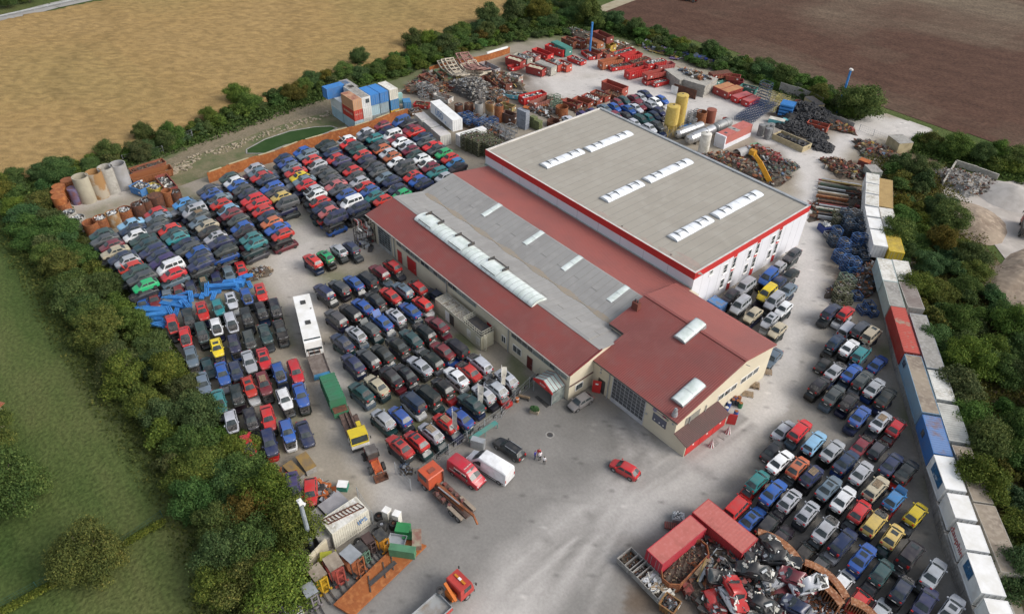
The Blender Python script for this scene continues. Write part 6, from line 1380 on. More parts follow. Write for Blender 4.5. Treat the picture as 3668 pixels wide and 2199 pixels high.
def van(n,front,rear,h,W,H,col_,label,texts=()):
 c,ang,L_=place(n,front,rear,h);x=L_/2;y=W/2
 b_=MB()
 def ring(xx,zb,zt,k,kt):return[(xx,-y*k*.96,zb),(xx,-y*k,zb+.3),(xx,-y*k*.98,zb+(zt-zb)*.5),(xx,-y*kt,zt-.12),(xx,-y*kt*.88,zt),(xx,0,zt+.05),(xx,y*kt*.88,zt),(xx,y*kt,zt-.12),(xx,y*k*.98,zb+(zt-zb)*.5),(xx,y*k,zb+.3),(xx,y*k*.96,zb)]
 R_=[ring(x,.45,.85,.8,.74),ring(x-.15,.3,1.0,.93,.86),ring(x-1.0,.28,1.25,1,.92),ring(x-1.55,.28,1.85,1,.84),ring(x-2.05,.28,H-.06,1,.86),ring(x-2.8,.28,H,1,.9),ring(-x+.2,.28,H,1,.9),ring(-x,.35,H-.1,.97,.87)]
 n_=11;vs=[p for r_ in R_ for p in r_];b_._add(vs,[(j*n_+i,j*n_+i+1,(j+1)*n_+i+1,(j+1)*n_+i)for j in range(len(R_)-1)for i in range(n_-1)]+[tuple(range(n_)),tuple(range(len(vs)-1,len(vs)-1-n_,-1))])
 P_=[Part('body',b_,'paint',smooth=35)]
 g_=MB();g_.quad((x-.98,-y*.84,1.32),(x-.98,y*.84,1.32),(x-2.02,y*.76,H-.10),(x-2.02,-y*.76,H-.10));g_.T=None
 P_.append(Part('windscreen',MB()._add([(x-.93,-y*.82,1.32),(x-.86,0,1.34),(x-.93,y*.82,1.32),(x-1.95,y*.72,H-.10),(x-1.93,0,H-.03),(x-1.95,-y*.72,H-.10)],[(0,1,4,5),(1,2,3,4)]),'glass'))
 for s in(1,-1):
  P_.append(Part('side_window',MB()._add([(x-1.35,s*(y*1.0+.015),1.35),(x-2.5,s*(y+.015),1.35),(x-2.5,s*(y*.93+.02),H-.45),(x-2.1,s*(y*.93+.02),H-.45)],[(0,1,2,3)]),'glass'))
  P_.append(Part('headlight',MB().obox((x-.06,s*y*.62,.82),(.1,.34,.2)),'lampw'));P_.append(Part('tail_light',MB().obox((-x-.0,s*y*.86,1.1),(.06,.12,.5)),'lampr'))
  P_.append(Part('side_trim',MB().box(-x+.3,x-.4,s*y-.01,s*y+.03,.5,.62),'plastic'));P_.append(Part('mirror',MB().obox((x-1.5,s*(y+.16),1.35),(.12,.2,.26)),'plastic'))
  for xx in(x-.95,-x+.95):P_.append(wheelp(xx,s*(y-.12),.36,.26))
 P_.append(Part('bumper',MB().obox((x-.02,0,.5),(.12,W*.8,.22)),'plastic'))
 if texts:
  P_.append(Part('side_window',MB()._add([(x-2.75,-y*1.0-.02,1.3),(x-3.8,-y-.02,1.3),(x-3.8,-y*.95-.02,H-.6),(x-2.75,-y*.95-.02,H-.6)],[(0,1,2,3)]),'glass'))
  T_=frame_T((-.3,-y*.95-.02,H-.38),(1,0,0),(0,.1,1));P_.append(Part('lettering',text_mesh(texts[0],.30,'letterwhite',T_,.02),None))
  T_=frame_T((-x+1.0,-y*1.0-.03,1.2),(1,0,0),(0,.05,1));P_.append(Part('lettering',text_mesh(texts[1],.26,'letterwhite',T_,.02),None))
  T_=frame_T((x-.62,0,1.17),(0,1,0),(-1,0,.35));P_.append(Part('lettering',text_mesh(texts[2],.26,'letterwhite',T_,.02),None))
  T_=frame_T((x-2.4,0,H+.06),(0,1,0),(-1,0,.1));P_.append(Part('lettering',text_mesh(texts[2],.26,'letterwhite',T_,.02),None))
 return spawn('van',label,'van',c,ang,P_,color=col_)
van('r2c1',(1640,520),(1420,365),1.4,2.0,2.2,(.50,.02,.04),'red high-roof delivery van with white lettering',('Autoverwertung','Autoteile','Autoservice'))
van('r2c1',(1552,300),(1842,478),1.5,2.1,2.5,(.80,.81,.83),'plain white high-roof delivery van beside the red one')
def lone(n,front,rear,ty,v,col_,label,h=.9,nm='parked_car'):
 c,ang,L_=place(n,front,rear,h);return spawn(nm,label,'car',c,ang,carp(ty,v,True),color=col_)
lone('r2c2',(735,375),(905,470),'h','-',(.52,.02,.025),'red three-door hatchback alone on the open forecourt')
lone('r2c1',(1750,215),(1925,335),'e','l',(.012,.014,.018),'black estate car parked beside the white van')
lone('r1c2',(440,1455),(555,1385),'h','-',(.20,.19,.19),'grey damaged hatchback by the red door in the corner')
c,ang,L_=place('r2c1',(905,480),(815,290),.8)
orl=mat('loader_orange',(.50,.11,.03),.6,c2=(.35,.07,.03),sc_=1.5);P_=[]
P_.append(Part('body',MB().box(-2.6,-.2,-.65,.65,.6,1.5),mat('loader_red',(.30,.06,.045),.6,c2=(.12,.06,.05),sc_=1.5)))
P_.append(Part('cab',MB().box(-1.7,-.2,-.7,.7,1.4,2.6),'darkmetal',kids=[Part('window',MB().box(-1.6,-.3,-.72,.72,1.7,2.45),'winglass')]));P_.append(Part('cab_roof',MB().box(-1.75,-.1,-.78,.78,2.6,2.7),mat('loader_roof',(.09,.08,.075),.7,c2=(.2,.19,.18),sc_=1)))
P_.append(Part('front_frame',MB().box(-.1,1.7,-.45,.45,.6,1.15),orl));g_=MB()
for s in(1,-1):g_.beam((.2,s*.5,1.3),(2.3,s*.5,.7),.16)
P_.append(Part('lift_arm',g_,orl));P_.append(Part('bucket',MB().xprof([(-.0,0),(0,0)],0,0).box(2.2,2.3,-.95,.95,.1,.95).box(2.2,3.0,-.95,.95,.1,.18).box(2.2,2.9,-.95,-.88,.1,.8).box(2.2,2.9,.88,.95,.1,.8),'rustdark'))
for xx in(-1.8,.9):
 for s in(1,-1):P_.append(wheelp(xx,s*.95,.6,.42))
spawn('wheel_loader','orange and dark red wheel loader on the gravel drive','loader',c,ang,P_,scale=(.9,.9,.9))
def forklift(x,y,dx,dy,m_,label,roofm=None,sc__=1.0,name='forklift',n='h',mast=2.6):
 a,b_=G(n,x,y,.8),G(n,x+dx,y+dy,.8);ang=math.atan2(b_.y-a.y,b_.x-a.x);P_=[]
 P_.append(Part('body',MB().yprof([(-1.3,.35),(-1.35,1.0),(-.9,1.15),(-.1,1.1),(.1,.5),(1.0,.45),(1.0,.25),(-1.2,.25)],-.6,.6),m_))
 P_.append(Part('seat',MB().box(-.7,-.25,-.3,.3,1.1,1.5),'plastic'));g_=MB()
 for xx in(-.9,.55):
  for s in(-.55,.55):g_.beam((xx,s,.9 if xx<0 else .5),(xx*.8,s,2.1),.07)
 P_.append(Part('overhead_guard',g_,'darkmetal'));P_.append(Part('guard_roof',MB().box(-.85,.6,-.6,.6,2.1,2.17),roofm or m_));g_=MB()
 for s in(-.3,.3):g_.box(1.0,1.14,s-.06,s+.06,.1,mast)
 for z in(.6,1.6,mast-.1):g_.box(1.02,1.1,-.3,.3,z-.06,z+.06)
 P_.append(Part('mast',g_,m_));g_=MB()
 for s in(-.28,.28):g_.box(1.14,2.1,s-.06,s+.06,.12,.18);g_.box(1.14,1.2,s-.06,s+.06,.12,.8)
 P_.append(Part('fork',g_,'darkmetal'))
 for xx in(-.85,.65):
  for s in(1,-1):P_.append(wheelp(xx,s*.5,.3,.24))
 return spawn(name,label,'forklift',(a.x,a.y,0),ang,P_,group='forklifts beside the rusty steel plate',scale=(sc__,)*3)
FY,FR,FO=mat('forklift_yellow',(.50,.30,.02),.5),mat('forklift_red',(.33,.06,.045),.6,c2=(.2,.05,.04),sc_=1.5),mat('forklift_rust_orange',(.30,.09,.03),.7,c2=(.16,.06,.03),sc_=2)
forklift(560,1200,75,100,FY,'yellow forklift with brown roof plate near the lower edge','rooftan',1.25);forklift(705,1120,70,110,FR,'red forklift with tan slatted roof','rooftan',1.35);forklift(860,1050,90,80,FO,'large rust-orange forklift with light blue tray on top','metal',1.35)
forklift(635,1015,60,-10,mat('lime_yellow',(.42,.42,.04),.5),'small yellow-green forklift against the cream wall',None,.9);forklift(1000,870,60,80,mat('dark_brown_lift',(.08,.05,.045),.8),'small dark forklift between tyre stacks',None,.95);forklift(1110,850,70,90,mat('amber_black',(.45,.20,.02),.5),'black and orange forklift beside the trailer','plastic',1.05);forklift(935,960,60,60,mat('dull_green_lift',(.10,.18,.13),.7),'forklift with black cover and green mast','plastic',1.0);forklift(490,1340,60,100,mat('grey_lift',(.22,.2,.22),.7),'grey-topped lift truck with orange front at the frame edge','metal',1.1)
pl=[G('h',*p,.55)for p in((680,1395),(1300,800),(1505,872),(850,1500))]
mb=MB();mb.prism([(p.x,p.y)for p in pl],.25,.55,0);solo('steel_plate_stack','long flat stack of orange rusty steel plates','steel plates',mb,'rustwall')
mb=MB();
for(x,y)in((1000,1215),(1130,1090),(1200,1020)):a=G('h',x,y,.62);mb.beam((a.x-.9,a.y+.4,.6),(a.x+.9,a.y-.4,.6),.12)
a,b_=G('h',1000,1220,.65),G('h',1230,1020,.65);mb.beam(a,b_,.5,.1);solo('steel_ladder','dark steel frame lying on the rusty plates','frame',mb,'darkmetal')
for i,(x,y,h,lab)in enumerate(((1080,595,.9,'black drum-like tyre stack nearest the reefer door'),(1105,670,1.5,'tall tyre stack with pale hub'),(1212,665,1.1,'tyre stack with rusty hub'),(1058,735,.9,'tyre stack with dark hub, third in the line'),(968,800,.8,'low tyre stack with brown hub'),(900,832,.7,'lowest tyre stack at the line end'))):
 c=G('h',x,y,h);mb=MB();k=max(2,int(h/.32))
 for j in range(k):mb.lathe([(.28,j*.32),(.52,j*.32+.02),(.58,j*.32+.16),(.52,j*.32+.3),(.28,j*.32+.31)],n=16)
 P_=[Part('tyre',mb,'tyre',smooth=50),Part('hub',MB().cyl((0,0,.1),(0,0,k*.32-.08),.2,n=10),'rim' if i%2 else 'rustdark')];spawn('tyre_stack',lab,'tyres',(c.x,c.y,0),0,P_,group='tyre stacks in the forklift corner')
def crate(n,x,y,h,d,m_,name,label,cat,rz=0,extra=None,z=0):
 c=G(n,x,y,h+z);mb=MB();w_,l_,hh=d;mb.box(-l_/2,l_/2,-w_/2,w_/2,0,hh);P_=[Part('case',mb,m_)]
 if extra:P_+=extra(d)
 return spawn(name,label,cat,(c.x,c.y,z),rz,P_)
def lidx(m_):return lambda d:[Part('lid',MB().box(-d[1]/2-.03,d[1]/2+.03,-d[0]/2-.03,d[0]/2+.03,d[2],d[2]+.06),m_)]
crate('h',1150,560,1.9,(.8,.8,1.9),'offwhite','refrigerator','cream fridge standing by the reefer corner, left one','fridge',.4,lidx('white'));crate('h',1240,590,1.8,(.8,.8,1.8),'offwhite','refrigerator','cream fridge standing by the reefer corner, right one','fridge',.5,lidx('white'))
gg=mat('machine_green',(.03,.22,.07),.5);crate('h',1295,715,1.2,(1.2,1.6,1.2),gg,'generator','green machine housing beside the tyre stack','machine',.75,lidx(gg));crate('h',1345,785,.7,(1.0,1.2,.7),gg,'generator','smaller green machine box next to the housing','machine',.75,lidx(gg))
crate('h',1290,900,1.3,(.8,2.9,1.3),mat('box_green',(.08,.22,.12),.6),'metal_box','long sage green metal box on the rusty plates','box',.72,lidx(mat('box_green',(.08,.22,.12),.6)),z=.55);crate('h',1420,815,.6,(1.0,2.2,.8),mat('box_brown',(.22,.11,.085),.8,c2=(.3,.28,.2),sc_=1),'metal_box','brown box at the end of the rusty plates','box',-.6,lidx(MATS['box_brown']),z=.55)
c=G('h',1245,830,.8);tr=[Part('tray',MB().box(-1,1,-.7,.7,.55,.62).box(-1,1,-.7,-.65,.62,1.0).box(-1,1,.65,.7,.62,1.0).box(-1,-.95,-.65,.65,.62,1.0).box(.95,1,-.65,.65,.62,1.0),'metal'),Part('drawbar',MB().beam((1,0,.5),(2,0,.45),.08),'metal'),wheelp(0,.85,.3,.2),wheelp(0,-.85,.3,.2)]
spawn('car_trailer','small galvanised two-wheel trailer beside the forklifts','trailer',(c.x,c.y,0),.7,tr)
a,b_=G('h',345,1250,0),G('h',640,930,0);ang=hd(a,b_);L_=(b_-a).length;mb=MB();k=3
for i in range(k):mb.box(L_*i/k+.02,L_*(i+1)/k-.02,-.12,.12,0,2.6)
solo('cream_wall','cream weathered wall of tall panels at the forklift corner','wall',mb,mat('cream_panel',(.55,.50,.38),.8,c2=(.42,.37,.27),sc_=.7),a,ang)
a,b_=G('h',-20,1500,0),G('h',335,1262,0);ang=hd(a,b_);L_=(b_-a).length;mb=MB();mb.box(0,L_,-.12,.12,0,1.3);solo('cream_wall','lower cream wall continuing to the frame edge','wall',mb,MATS['cream_panel'],a,ang)
def mast(n,base,tip,hgt,m_,label,r0,r1,head=True,from_top=True):
 g_=G(n,*base,0)if not from_top else G(n,*tip,hgt);P_=[Part('pole',MB().cyl((0,0,0),(0,0,hgt-.5),r0,r1,n=10),m_),Part('base_flange',MB().cyl((0,0,0),(0,0,.1),r0*1.6,n=10),'darkmetal')]
 if head:P_.append(Part('camera_head',MB().obox((0,0,hgt-.2),(.7,.5,.35)).cyl((0,0,hgt-.5),(0,0,hgt+.1),.12,n=8).obox((.35,.2,hgt-.35),(.35,.3,.25),rz=.6),'white'))
 return spawn('camera_mast',label,'mast',(g_.x,g_.y,0),0,P_)
mast('h',(495,905),(385,470),9.0,mat('silver_mast',(.42,.47,.53),.4,.3),'square silver camera mast by the left hedge',.28,.22,from_top=False)
mast('r0c3',(510,822),(605,500),11.0,'blueb','tall sky blue mast with white camera head by the rear gate',.36,.26);mast('r0c2',(575,225),(585,150),9.5,'blueb','sky blue mast rising behind the rusty skips',.32,.28,head=False)
def fence(pts,h,label,name='mesh_fence',m_='metal',step=2.6,dens=.32,group=None,cat='fence'):
 P_=[G(n,x,y,0)for n,x,y in pts];org=P_[0].copy();parts=[];w_=MB()
 for a,c in zip(P_[:-1],P_[1:]):
  d=c-a;L_=d.length;k=max(1,int(L_/step))
  for i in range(k+(c is P_[-1])):
   p=a+d*i/k-org;parts.append(Part('post',MB().beam((p.x,p.y,0),(p.x,p.y,h+.1),.09),m_))
  n_=int(L_/dens)
  for i in range(n_+1):p=a+d*i/n_-org;w_.beam((p.x,p.y,.05),(p.x,p.y,h),.016)
  for z in(.05,h*.33,h*.66,h):w_.beam((a.x-org.x,a.y-org.y,z),(c.x-org.x,c.y-org.y,z),.02)
 parts.append(Part('mesh_panel',w_,m_));return spawn(name,label,cat,org,0,parts,group=group)
FL=[('r1c2',225,1230),('r1c2',20,1430),('r2c1',1780,60),('r2c1',1400,330),('r2c1',1180,500)]
fence(FL,2.0,'long galvanised mesh fence between the front car lot and forecourt')
fence([('r2c1',1125,590),('r2c1',1015,470)],2.2,'open mesh gate leaf of the fence by the orange lorry','mesh_gate');fence([('h',905,470),('h',1035,680)],2.4,'mesh gate leaf beside the dirty white reefer','mesh_gate')
fence([('e',1525,665),('e',1845,795)],1.5,'low sliding mesh gate across the rear entrance','sliding_gate',dens=.5);fence([('r0c0',1310,1035),('r0c0',1400,1000)],1.8,'grey mesh panel under the upper left hedge');fence([('r0c0',900,1180),('r0c0',1190,1110)],1.6,'thin wire fence below the upper left bushes',dens=.8)
fence([('D',0,1470),('D',180,1375)],1.2,'green wire fence along the clipped garden hedge, lower part',m_=mat('green_wire',(.03,.09,.06),.6),dens=.4);fence([('D',300,1318),('D',395,1252)],1.4,'green wire fence at the upper end of the garden hedge',m_=MATS['green_wire'],dens=.4)
WG='alloy wheels hanging on the mesh fence';Pf=[G(n,x,y,0)for n,x,y in FL]
whm=Part('tyre_ring',MB().lathe([(.26,-.08),(.31,-.06),(.31,.06),(.26,.08)],n=14,axis='Y'),'tyre');whr=Part('spokes',(lambda m_:[m_.obox((0,-.09,0),(.07,.03,.52),ry=t*math.pi/5)for t in range(5)]and m_)(MB()),'rim');whd=Part('rim',MB().lathe([(0,-.06),(.26,-.07),(.26,.07),(0,.06)],n=14,axis='Y'),'rim')
ordn=['first','second','third','fourth','fifth','sixth','seventh','eighth','ninth','tenth','eleventh','twelfth','thirteenth','fourteenth','fifteenth','sixteenth','seventeenth','eighteenth','nineteenth','twentieth']
for k in range(14):
 s=.06+k*.058+(.05 if k>7 else 0);tot=sum((b_-a).length for a,b_ in zip(Pf[:-1],Pf[1:]));d=s*tot
 for a,b_ in zip(Pf[:-1],Pf[1:]):
  if d<=(b_-a).length:break
  d-=(b_-a).length
 p=a+(b_-a).normalized()*d;spawn('alloy_wheel','silver alloy wheel on the mesh fence, %s from the entrance canopy'%ordn[k],'wheel',(p.x+.14,p.y-.14,1.1+.25*(k%2)),hd(b_,a),[whm,whd,whr],group=WG)
for i,(n,bx,by,tx,ty,lab)in enumerate((('r2c1',1405,252,1425,60,'white banner flag nearest the orange lorry'),('r1c1',1600,1530,1610,1360,'white banner flag in the middle of three'),('r1c1',1790,1425,1780,1230,'white banner flag with grey emblem nearest the entrance'))):
 p=G(n,tx,ty,4.3);mb=MB();vs=[]
 for j in range(9):
  for k in range(4):vs.append((.05+.75*k/3*(1-j/8*.25),.10*math.sin(j*.9+k),5.6-j*.42-.25*k/3))
 mb._add(vs,[(j*4+k,j*4+k+1,(j+1)*4+k+1,(j+1)*4+k)for j in range(8)for k in range(3)])
 em=MB();em._add([(x,y-.02,z)for x,y,z in[vs[3*4+1],vs[3*4+2],vs[6*4+2],vs[6*4+1]]],[(0,1,2,3)])
 spawn('flag',lab,'flag',(p.x,p.y,0),.3+i*.5,[Part('pole',MB().cyl((0,0,0),(0,0,6.0),.045,n=8),'white'),Part('banner',mb,'offwhite',kids=[Part('emblem',em,mat('flag_emblem',(.42,.40,.42),.8))],smooth=60)],group='banner flags along the mesh fence')
a,b_=G('r2c1',1555,215,1.0),G('r2c1',1745,90,1.0);c=(a+b_)/2;L_=(b_-a).length;P_=[Part('table_top',MB().box(-L_/2,L_/2,-.35,.35,.92,1.0),mat('teal_top',(.06,.24,.22),.7,c2=(.12,.22,.18),sc_=1))]
for xx in(-L_/2+.1,0,L_/2-.1):
 for y in(-.3,.3):P_.append(Part('leg',MB().beam((xx,y,0),(xx,y,.92),.06),MATS['teal_top']))
spawn('work_table','long narrow turquoise table in front of the mesh fence','table',(c.x,c.y,0),hd(a,b_),P_)
c=G('r2c1',1610,225,1.3);P_=[Part('case',MB().box(-.9,.9,-.4,.4,0,1.5),'metal')]
for i in range(4):
 for j in range(3):P_.append(Part('drawer',MB().box(-.86+j*.58,-.34+j*.58,-.43,-.4,.08+i*.36,.38+i*.36),mat('drawer_grey',(.34,.36,.36),.5)))
spawn('drawer_cabinet','grey metal cabinet with many drawers below the turquoise table','cabinet',(c.x,c.y,0),.55,P_)
c=G('r2c2',165,5,.4);pl_=MB();pl_.box(-.6,.6,-.4,.4,0,.55);fo=MB();r_=random.Random(5)
for k in range(260):a=r_.uniform(0,6.28);q=r_.random()**.5;fo.obox((q*.65*math.cos(a),q*.5*math.sin(a),.6+(1-q)*.35+r_.uniform(0,.15)),(.16,.09,.02),rz=a,rx=r_.uniform(-.9,.9))
spawn('planter','stone planter with a round green bush before the entrance','planter',(c.x,c.y,0),.5,[Part('trough',pl_,'stone'),Part('bush',fo,mat('planter_leaf',(.035,.10,.025),.8))])
c=G('r1c2',90,1395,.4);P_=[Part('seat',MB().box(-.8,.8,-.25,.2,.42,.47),'wood'),Part('backrest',MB().box(-.8,.8,.22,.28,.5,.9),'wood')]+[Part('leg',MB().box(x_-.04,x_+.04,-.22,.25,0,.42),'darkmetal')for x_ in(-.65,.65)]
spawn('bench','wooden bench before the mesh fence near the entrance','bench',(c.x,c.y,0),.55+math.pi,P_)
c=G('r1c2',38,1412,.5);spawn('litter_bin','small orange bin beside the wooden bench','bin',(c.x,c.y,0),0,[Part('drum',MB().lathe([(.2,0),(.26,.75),(0,.78)],n=12),SCO),Part('rim',MB().lathe([(.27,.7),(.29,.74),(.27,.78)],n=12),'white')])
for q,lab in(([(40,745),(70,732),(192,828),(158,855)],'dark door mat in front of the canopy'),):mb=MB();mb.poly([tuple(G('m',x,y,.02))for x,y in q]);solo('door_mat',lab,'mat',mb,'plastic')
c=G('r2c2',275,185,0);spawn('manhole_cover','round manhole cover set in the forecourt','manhole',(c.x,c.y,.005),0,[Part('ring',MB().lathe([(.42,0),(.42,.02),(.62,.02),(.62,0)],n=20),'concrete2'),Part('cover',MB().cyl((0,0,0),(0,0,.015),.41,n=20),'darkmetal')])
for(x,y,lab)in((1448,250,'red and white striped cone nearer the shed corner'),(1570,152,'red and white striped cone farther along the shed')):
 c=G('r2c2',x,y,.5);mb=MB();n_=12
 for i in range(n_):a,b_=2*math.pi*i/n_,2*math.pi*(i+1)/n_;mb.poly([(.38*math.cos(a),.38*math.sin(a),0),(.38*math.cos(b_),.38*math.sin(b_),0),(0,0,1.5)],i%2)
 solo('marker_cone',lab,'cone',mb,['white',mat('cone_red',(.30,.03,.05),.6)],(c.x,c.y,0),group='striped cones by the shed')
for(x,y,lab)in((1470,240,'flat steel hatch beside the nearer cone'),(1530,195,'flat steel hatch beside the farther cone')):
 c=G('r2c2',x,y,0);solo('floor_hatch',lab,'hatch',MB().box(-.5,.5,-.5,.5,.005,.05),'concrete2',(c.x,c.y,0),.1)
BM={'b':mat('barrel_blue',(.03,.09,.36),.5),'g':mat('barrel_green',(.03,.18,.08),.5),'k':mat('barrel_dark',(.05,.06,.07),.6),'r':'rust'}
for(x,y,k,lab)in((2030,885,'b','blue barrel with rusty top standing alone'),(2075,805,'g','green barrel with rusty top'),(2045,780,'k','dark barrel behind the green one'),(2000,770,'k','barrel with pink lid by the wall'),(2020,745,'b','blue barrel with white lid by the wall'),(1960,800,'b','blue barrel with pale pink lid nearest the shed'),(1935,850,'b','blue canister lying by the shed end'),(2060,745,'r','rusty ring barrel farthest from the shed')):
 c=G('m',x,y,.9);spawn('barrel',lab,'barrel',(c.x,c.y,0),0,[Part('drum',MB().lathe([(.29,0),(.30,.3),(.31,.31),(.30,.33),(.30,.6),(.31,.62),(.30,.64),(.29,.9),(0,.9)],n=14),BM[k]),Part('lid',MB().cyl((0,0,.9),(0,0,.93),.25,n=14),'rust' if x>1990 else 'offwhite')],group='barrels at the annex gable')
def pallet(n,x,y,h,z,label):
 c=G(n,x,y,h+z);P_=[Part('deck_board',MB().box(-.6,.6,-.4+i*.19,-.28+i*.19,.12,.145),'wood')for i in range(5)]+[Part('bearer',MB().box(s-.05,s+.05,-.4,.42,0,.12),'wood')for s in(-.5,0,.5)]
 return spawn('wooden_pallet',label,'pallet',(c.x,c.y,z),.6,P_,group='pallets at the annex gable',scale=(1.3,1.3,1.3))
pallet('m',2140,720,.1,0,'flat wooden pallet on the ground by the gable');pallet('m',2200,640,.1,.0,'lower pallet of the heap at the gable');pallet('m',2200,625,.1,.25,'upper pallet of the heap at the gable, with box');pallet('m',2325,500,.1,.2,'pallet leaning at the far gable corner')
def skin_mesh(vs,es,rs,mats):
 me=bpy.data.meshes.new('b');me.from_pydata(vs,es,[]);o=bpy.data.objects.new('b',me);COL.objects.link(o)
 md=o.modifiers.new('s','SKIN');
 for v,r_ in zip(me.skin_vertices[0].data,rs):v.radius=(r_,r_)
 me.skin_vertices[0].data[0].use_root=True
 sb=o.modifiers.new('u','SUBSURF');sb.levels=1;sb.render_levels=1
 dg=bpy.context.evaluated_depsgraph_get();dg.update();out=bpy.data.meshes.new_from_object(o.evaluated_get(dg));bpy.data.objects.remove(o)
 out.materials.clear()
 for m_ in mlist(mats):out.materials.append(m_)
 out.polygons.foreach_set('use_smooth',[True]*len(out.polygons));return out
def person(n,x,y,face,hgt,shirt,trousers,hair,label,arms=0):
 c=G(n,x,y,0);k=hgt/1.75
 V=[(0,0,.98),(0,0,1.2),(0,0,1.42),(0,0,1.52),(.02,0,1.64),(.02,0,1.73),(0,.10,.92),(.02,.11,.50),(0,.12,.09),(.14,.13,.04),(0,-.10,.92),(.02,-.12,.50),(-.03,-.14,.09),(.11,-.16,.04),(0,.19,1.42),(.0,.24,1.14),(.20,.16,1.10),(.30,.08,1.13),(0,-.19,1.42),(0,-.24,1.14),(.20 if arms==0 else .02,-.17 if arms==0 else-.25,1.10 if arms==0 else .88),(.30 if arms==0 else .04,-.08 if arms==0 else-.25,1.13 if arms==0 else .80)]
 E_=[(0,1),(1,2),(2,3),(3,4),(4,5),(0,6),(6,7),(7,8),(8,9),(0,10),(10,11),(11,12),(12,13),(2,14),(14,15),(15,16),(16,17),(2,18),(18,19),(19,20),(20,21)]
 R_=[.14,.135,.14,.058,.10,.075,.095,.065,.045,.035,.095,.065,.045,.035,.065,.047,.036,.03,.065,.047,.036,.03]
 me=skin_mesh(V,E_,R_,[shirt,trousers,'skin',hair,'plastic'])
 mi=[]
 for p in me.polygons:
  q=p.center
  if q.z>1.5:mi.append(3 if(q.z>1.66 or q.x<-.01)else 2)
  elif q.z<.10:mi.append(4)
  elif q.z<.97:mi.append(1 if abs(q.y)<.20 or q.z<.75 else 2)
  elif q.x>.17 or(abs(q.y)>.21 and q.z<1.1):mi.append(2)
  else:mi.append(0)
 me.polygons.foreach_set('material_index',mi)
 hands=[]
 for(hx,hy,hz)in(V[17],V[21]):
  d=Vector((1,0,.1))if hz>1 else Vector((.1,0,-1));side_=Vector((0,1,0));h_=MB();h_.obox((hx+d.x*.04,hy,hz+d.z*.04),(.085,.075,.03)if hz>1 else(.03,.075,.085))
  for f_ in range(4):o0=Vector((hx,hy,hz))+d*.07+side_*(-.03+f_*.02);h_.cyl(o0,o0+d*(.045 if f_ in(0,3)else .055),.009,.007,n=5);h_.cyl(o0+d*.045,o0+d*.065+Vector((0,0,-.02)),.008,.006,n=5)
  o0=Vector((hx,hy,hz))+side_*.035+d*.02;h_.cyl(o0,o0+d*.045+side_*.025,.010,.008,n=5);hands.append(Part('hand',h_,'skin'))
 fc_=MB();fc_.obox((.125,0,1.63),(.03,.022,.04));face_=Part('nose',fc_,'skin');ey=MB()
 for s in(-.035,.035):ey.obox((.112,s,1.66),(.012,.018,.01))
 mo=MB().obox((.112,0,1.585),(.012,.045,.01))
 e=spawn('person',label,'person',c,face,[Part('body',me,None)]+hands+[face_,Part('eye',ey,'plastic'),Part('mouth',mo,SCR2)],group='people talking on the forecourt')
 e.scale=(k,k,k)
RGs=('pp',);RG['pp']=(1890,1590,9.3375)
wsh=mat('white_shirt',(.72,.68,.72),.8);jn=mat('blue_jeans',(.07,.09,.17),.9);hr=mat('dark_hair',(.02,.015,.012),.7)
person('pp',240,500,.4,1.72,mat('blue_shirt',(.05,.05,.33),.8),jn,hr,'person in blue shirt and jeans with folded arms')
person('pp',405,550,math.pi-.2,1.80,wsh,mat('black_trousers',(.012,.012,.015),.8),hr,'person in white shirt, tallest, standing in the middle')
person('pp',370,440,-.9,1.74,mat('red_shirt',(.50,.02,.03),.8),jn,hr,'person in red top half hidden behind the white shirt')
person('pp',545,675,2.2,1.55,mat('white_shirt2',(.75,.74,.76),.8),MATS['black_trousers'],hr,'smaller person in white shirt and black trousers at the right',arms=1)
#walls and heaps
def sheetwall(pts,h,m_,name,label,trim=None,htop=True,th=.12,panel=None):
 P_=[G(n,x,y,h if htop else 0)for n,x,y in pts];org=P_[0].copy();org.z=0;mb=MB();tr=MB()
 for i,(a,c)in enumerate(zip(P_[:-1],P_[1:])):
  z=h+.12*(i%2);L_=Vector((c.x-a.x,c.y-a.y)).length;k=max(1,int(L_/panel))if panel else 1
  for j in range(k):
   p,q=a.lerp(c,j/k+(.01 if panel else 0)),a.lerp(c,(j+1)/k);mb.beam((p.x-org.x,p.y-org.y,z/2),(q.x-org.x,q.y-org.y,z/2),th,z-(.05*(j%2)if panel else 0))
  if trim:p,q=a.lerp(c,.1),a.lerp(c,.75);tr.beam((p.x-org.x,p.y-org.y,z+.06),(q.x-org.x,q.y-org.y,z+.06),.3,.12)
 P2=[Part('sheet',mb,m_)]
 if trim:P2.append(Part('top_trim',tr,trim))
 return spawn(name,label,'wall',org,0,P2)
sheetwall([('r0c0',1500,1255),('r0c0',1640,1205),('r0c0',1857,1135),('r0c1',180,1083),('r0c1',340,1018),('r0c1',530,965),('r0c1',700,920),('r0c1',860,870),('r0c1',1000,815),('r0c1',1100,788)],2.3,'rustwall','rusty_sheet_wall','long orange rusty steel wall between pond and car stacks','creamconc')
sheetwall([('b',140,378),('b',420,285),('b',740,245),('b',930,205),('b',1210,115)],1.6,'rustwall','rusty_sheet_wall','rusty steel wall along the hedge behind the scrap heap')
mb=MB();a,c=G('b',905,190,2),G('b',1180,110,2);mb.beam(a,c,.5,.4);solo('white_beam','long white beam lying on the rusty wall at the hedge','beam',mb,'white')
sheetwall([('e',630,112),('e',820,170),('e',1000,235),('e',1125,290)],2.4,'concrete2','concrete_wall','grey streaked concrete wall behind the blue pipes',panel=1.5);sheetwall([('e',1125,450),('e',1300,510),('e',1480,585)],1.6,'concrete2','concrete_wall','low grey wall from the tyre heap to the rear gate',panel=1.8)
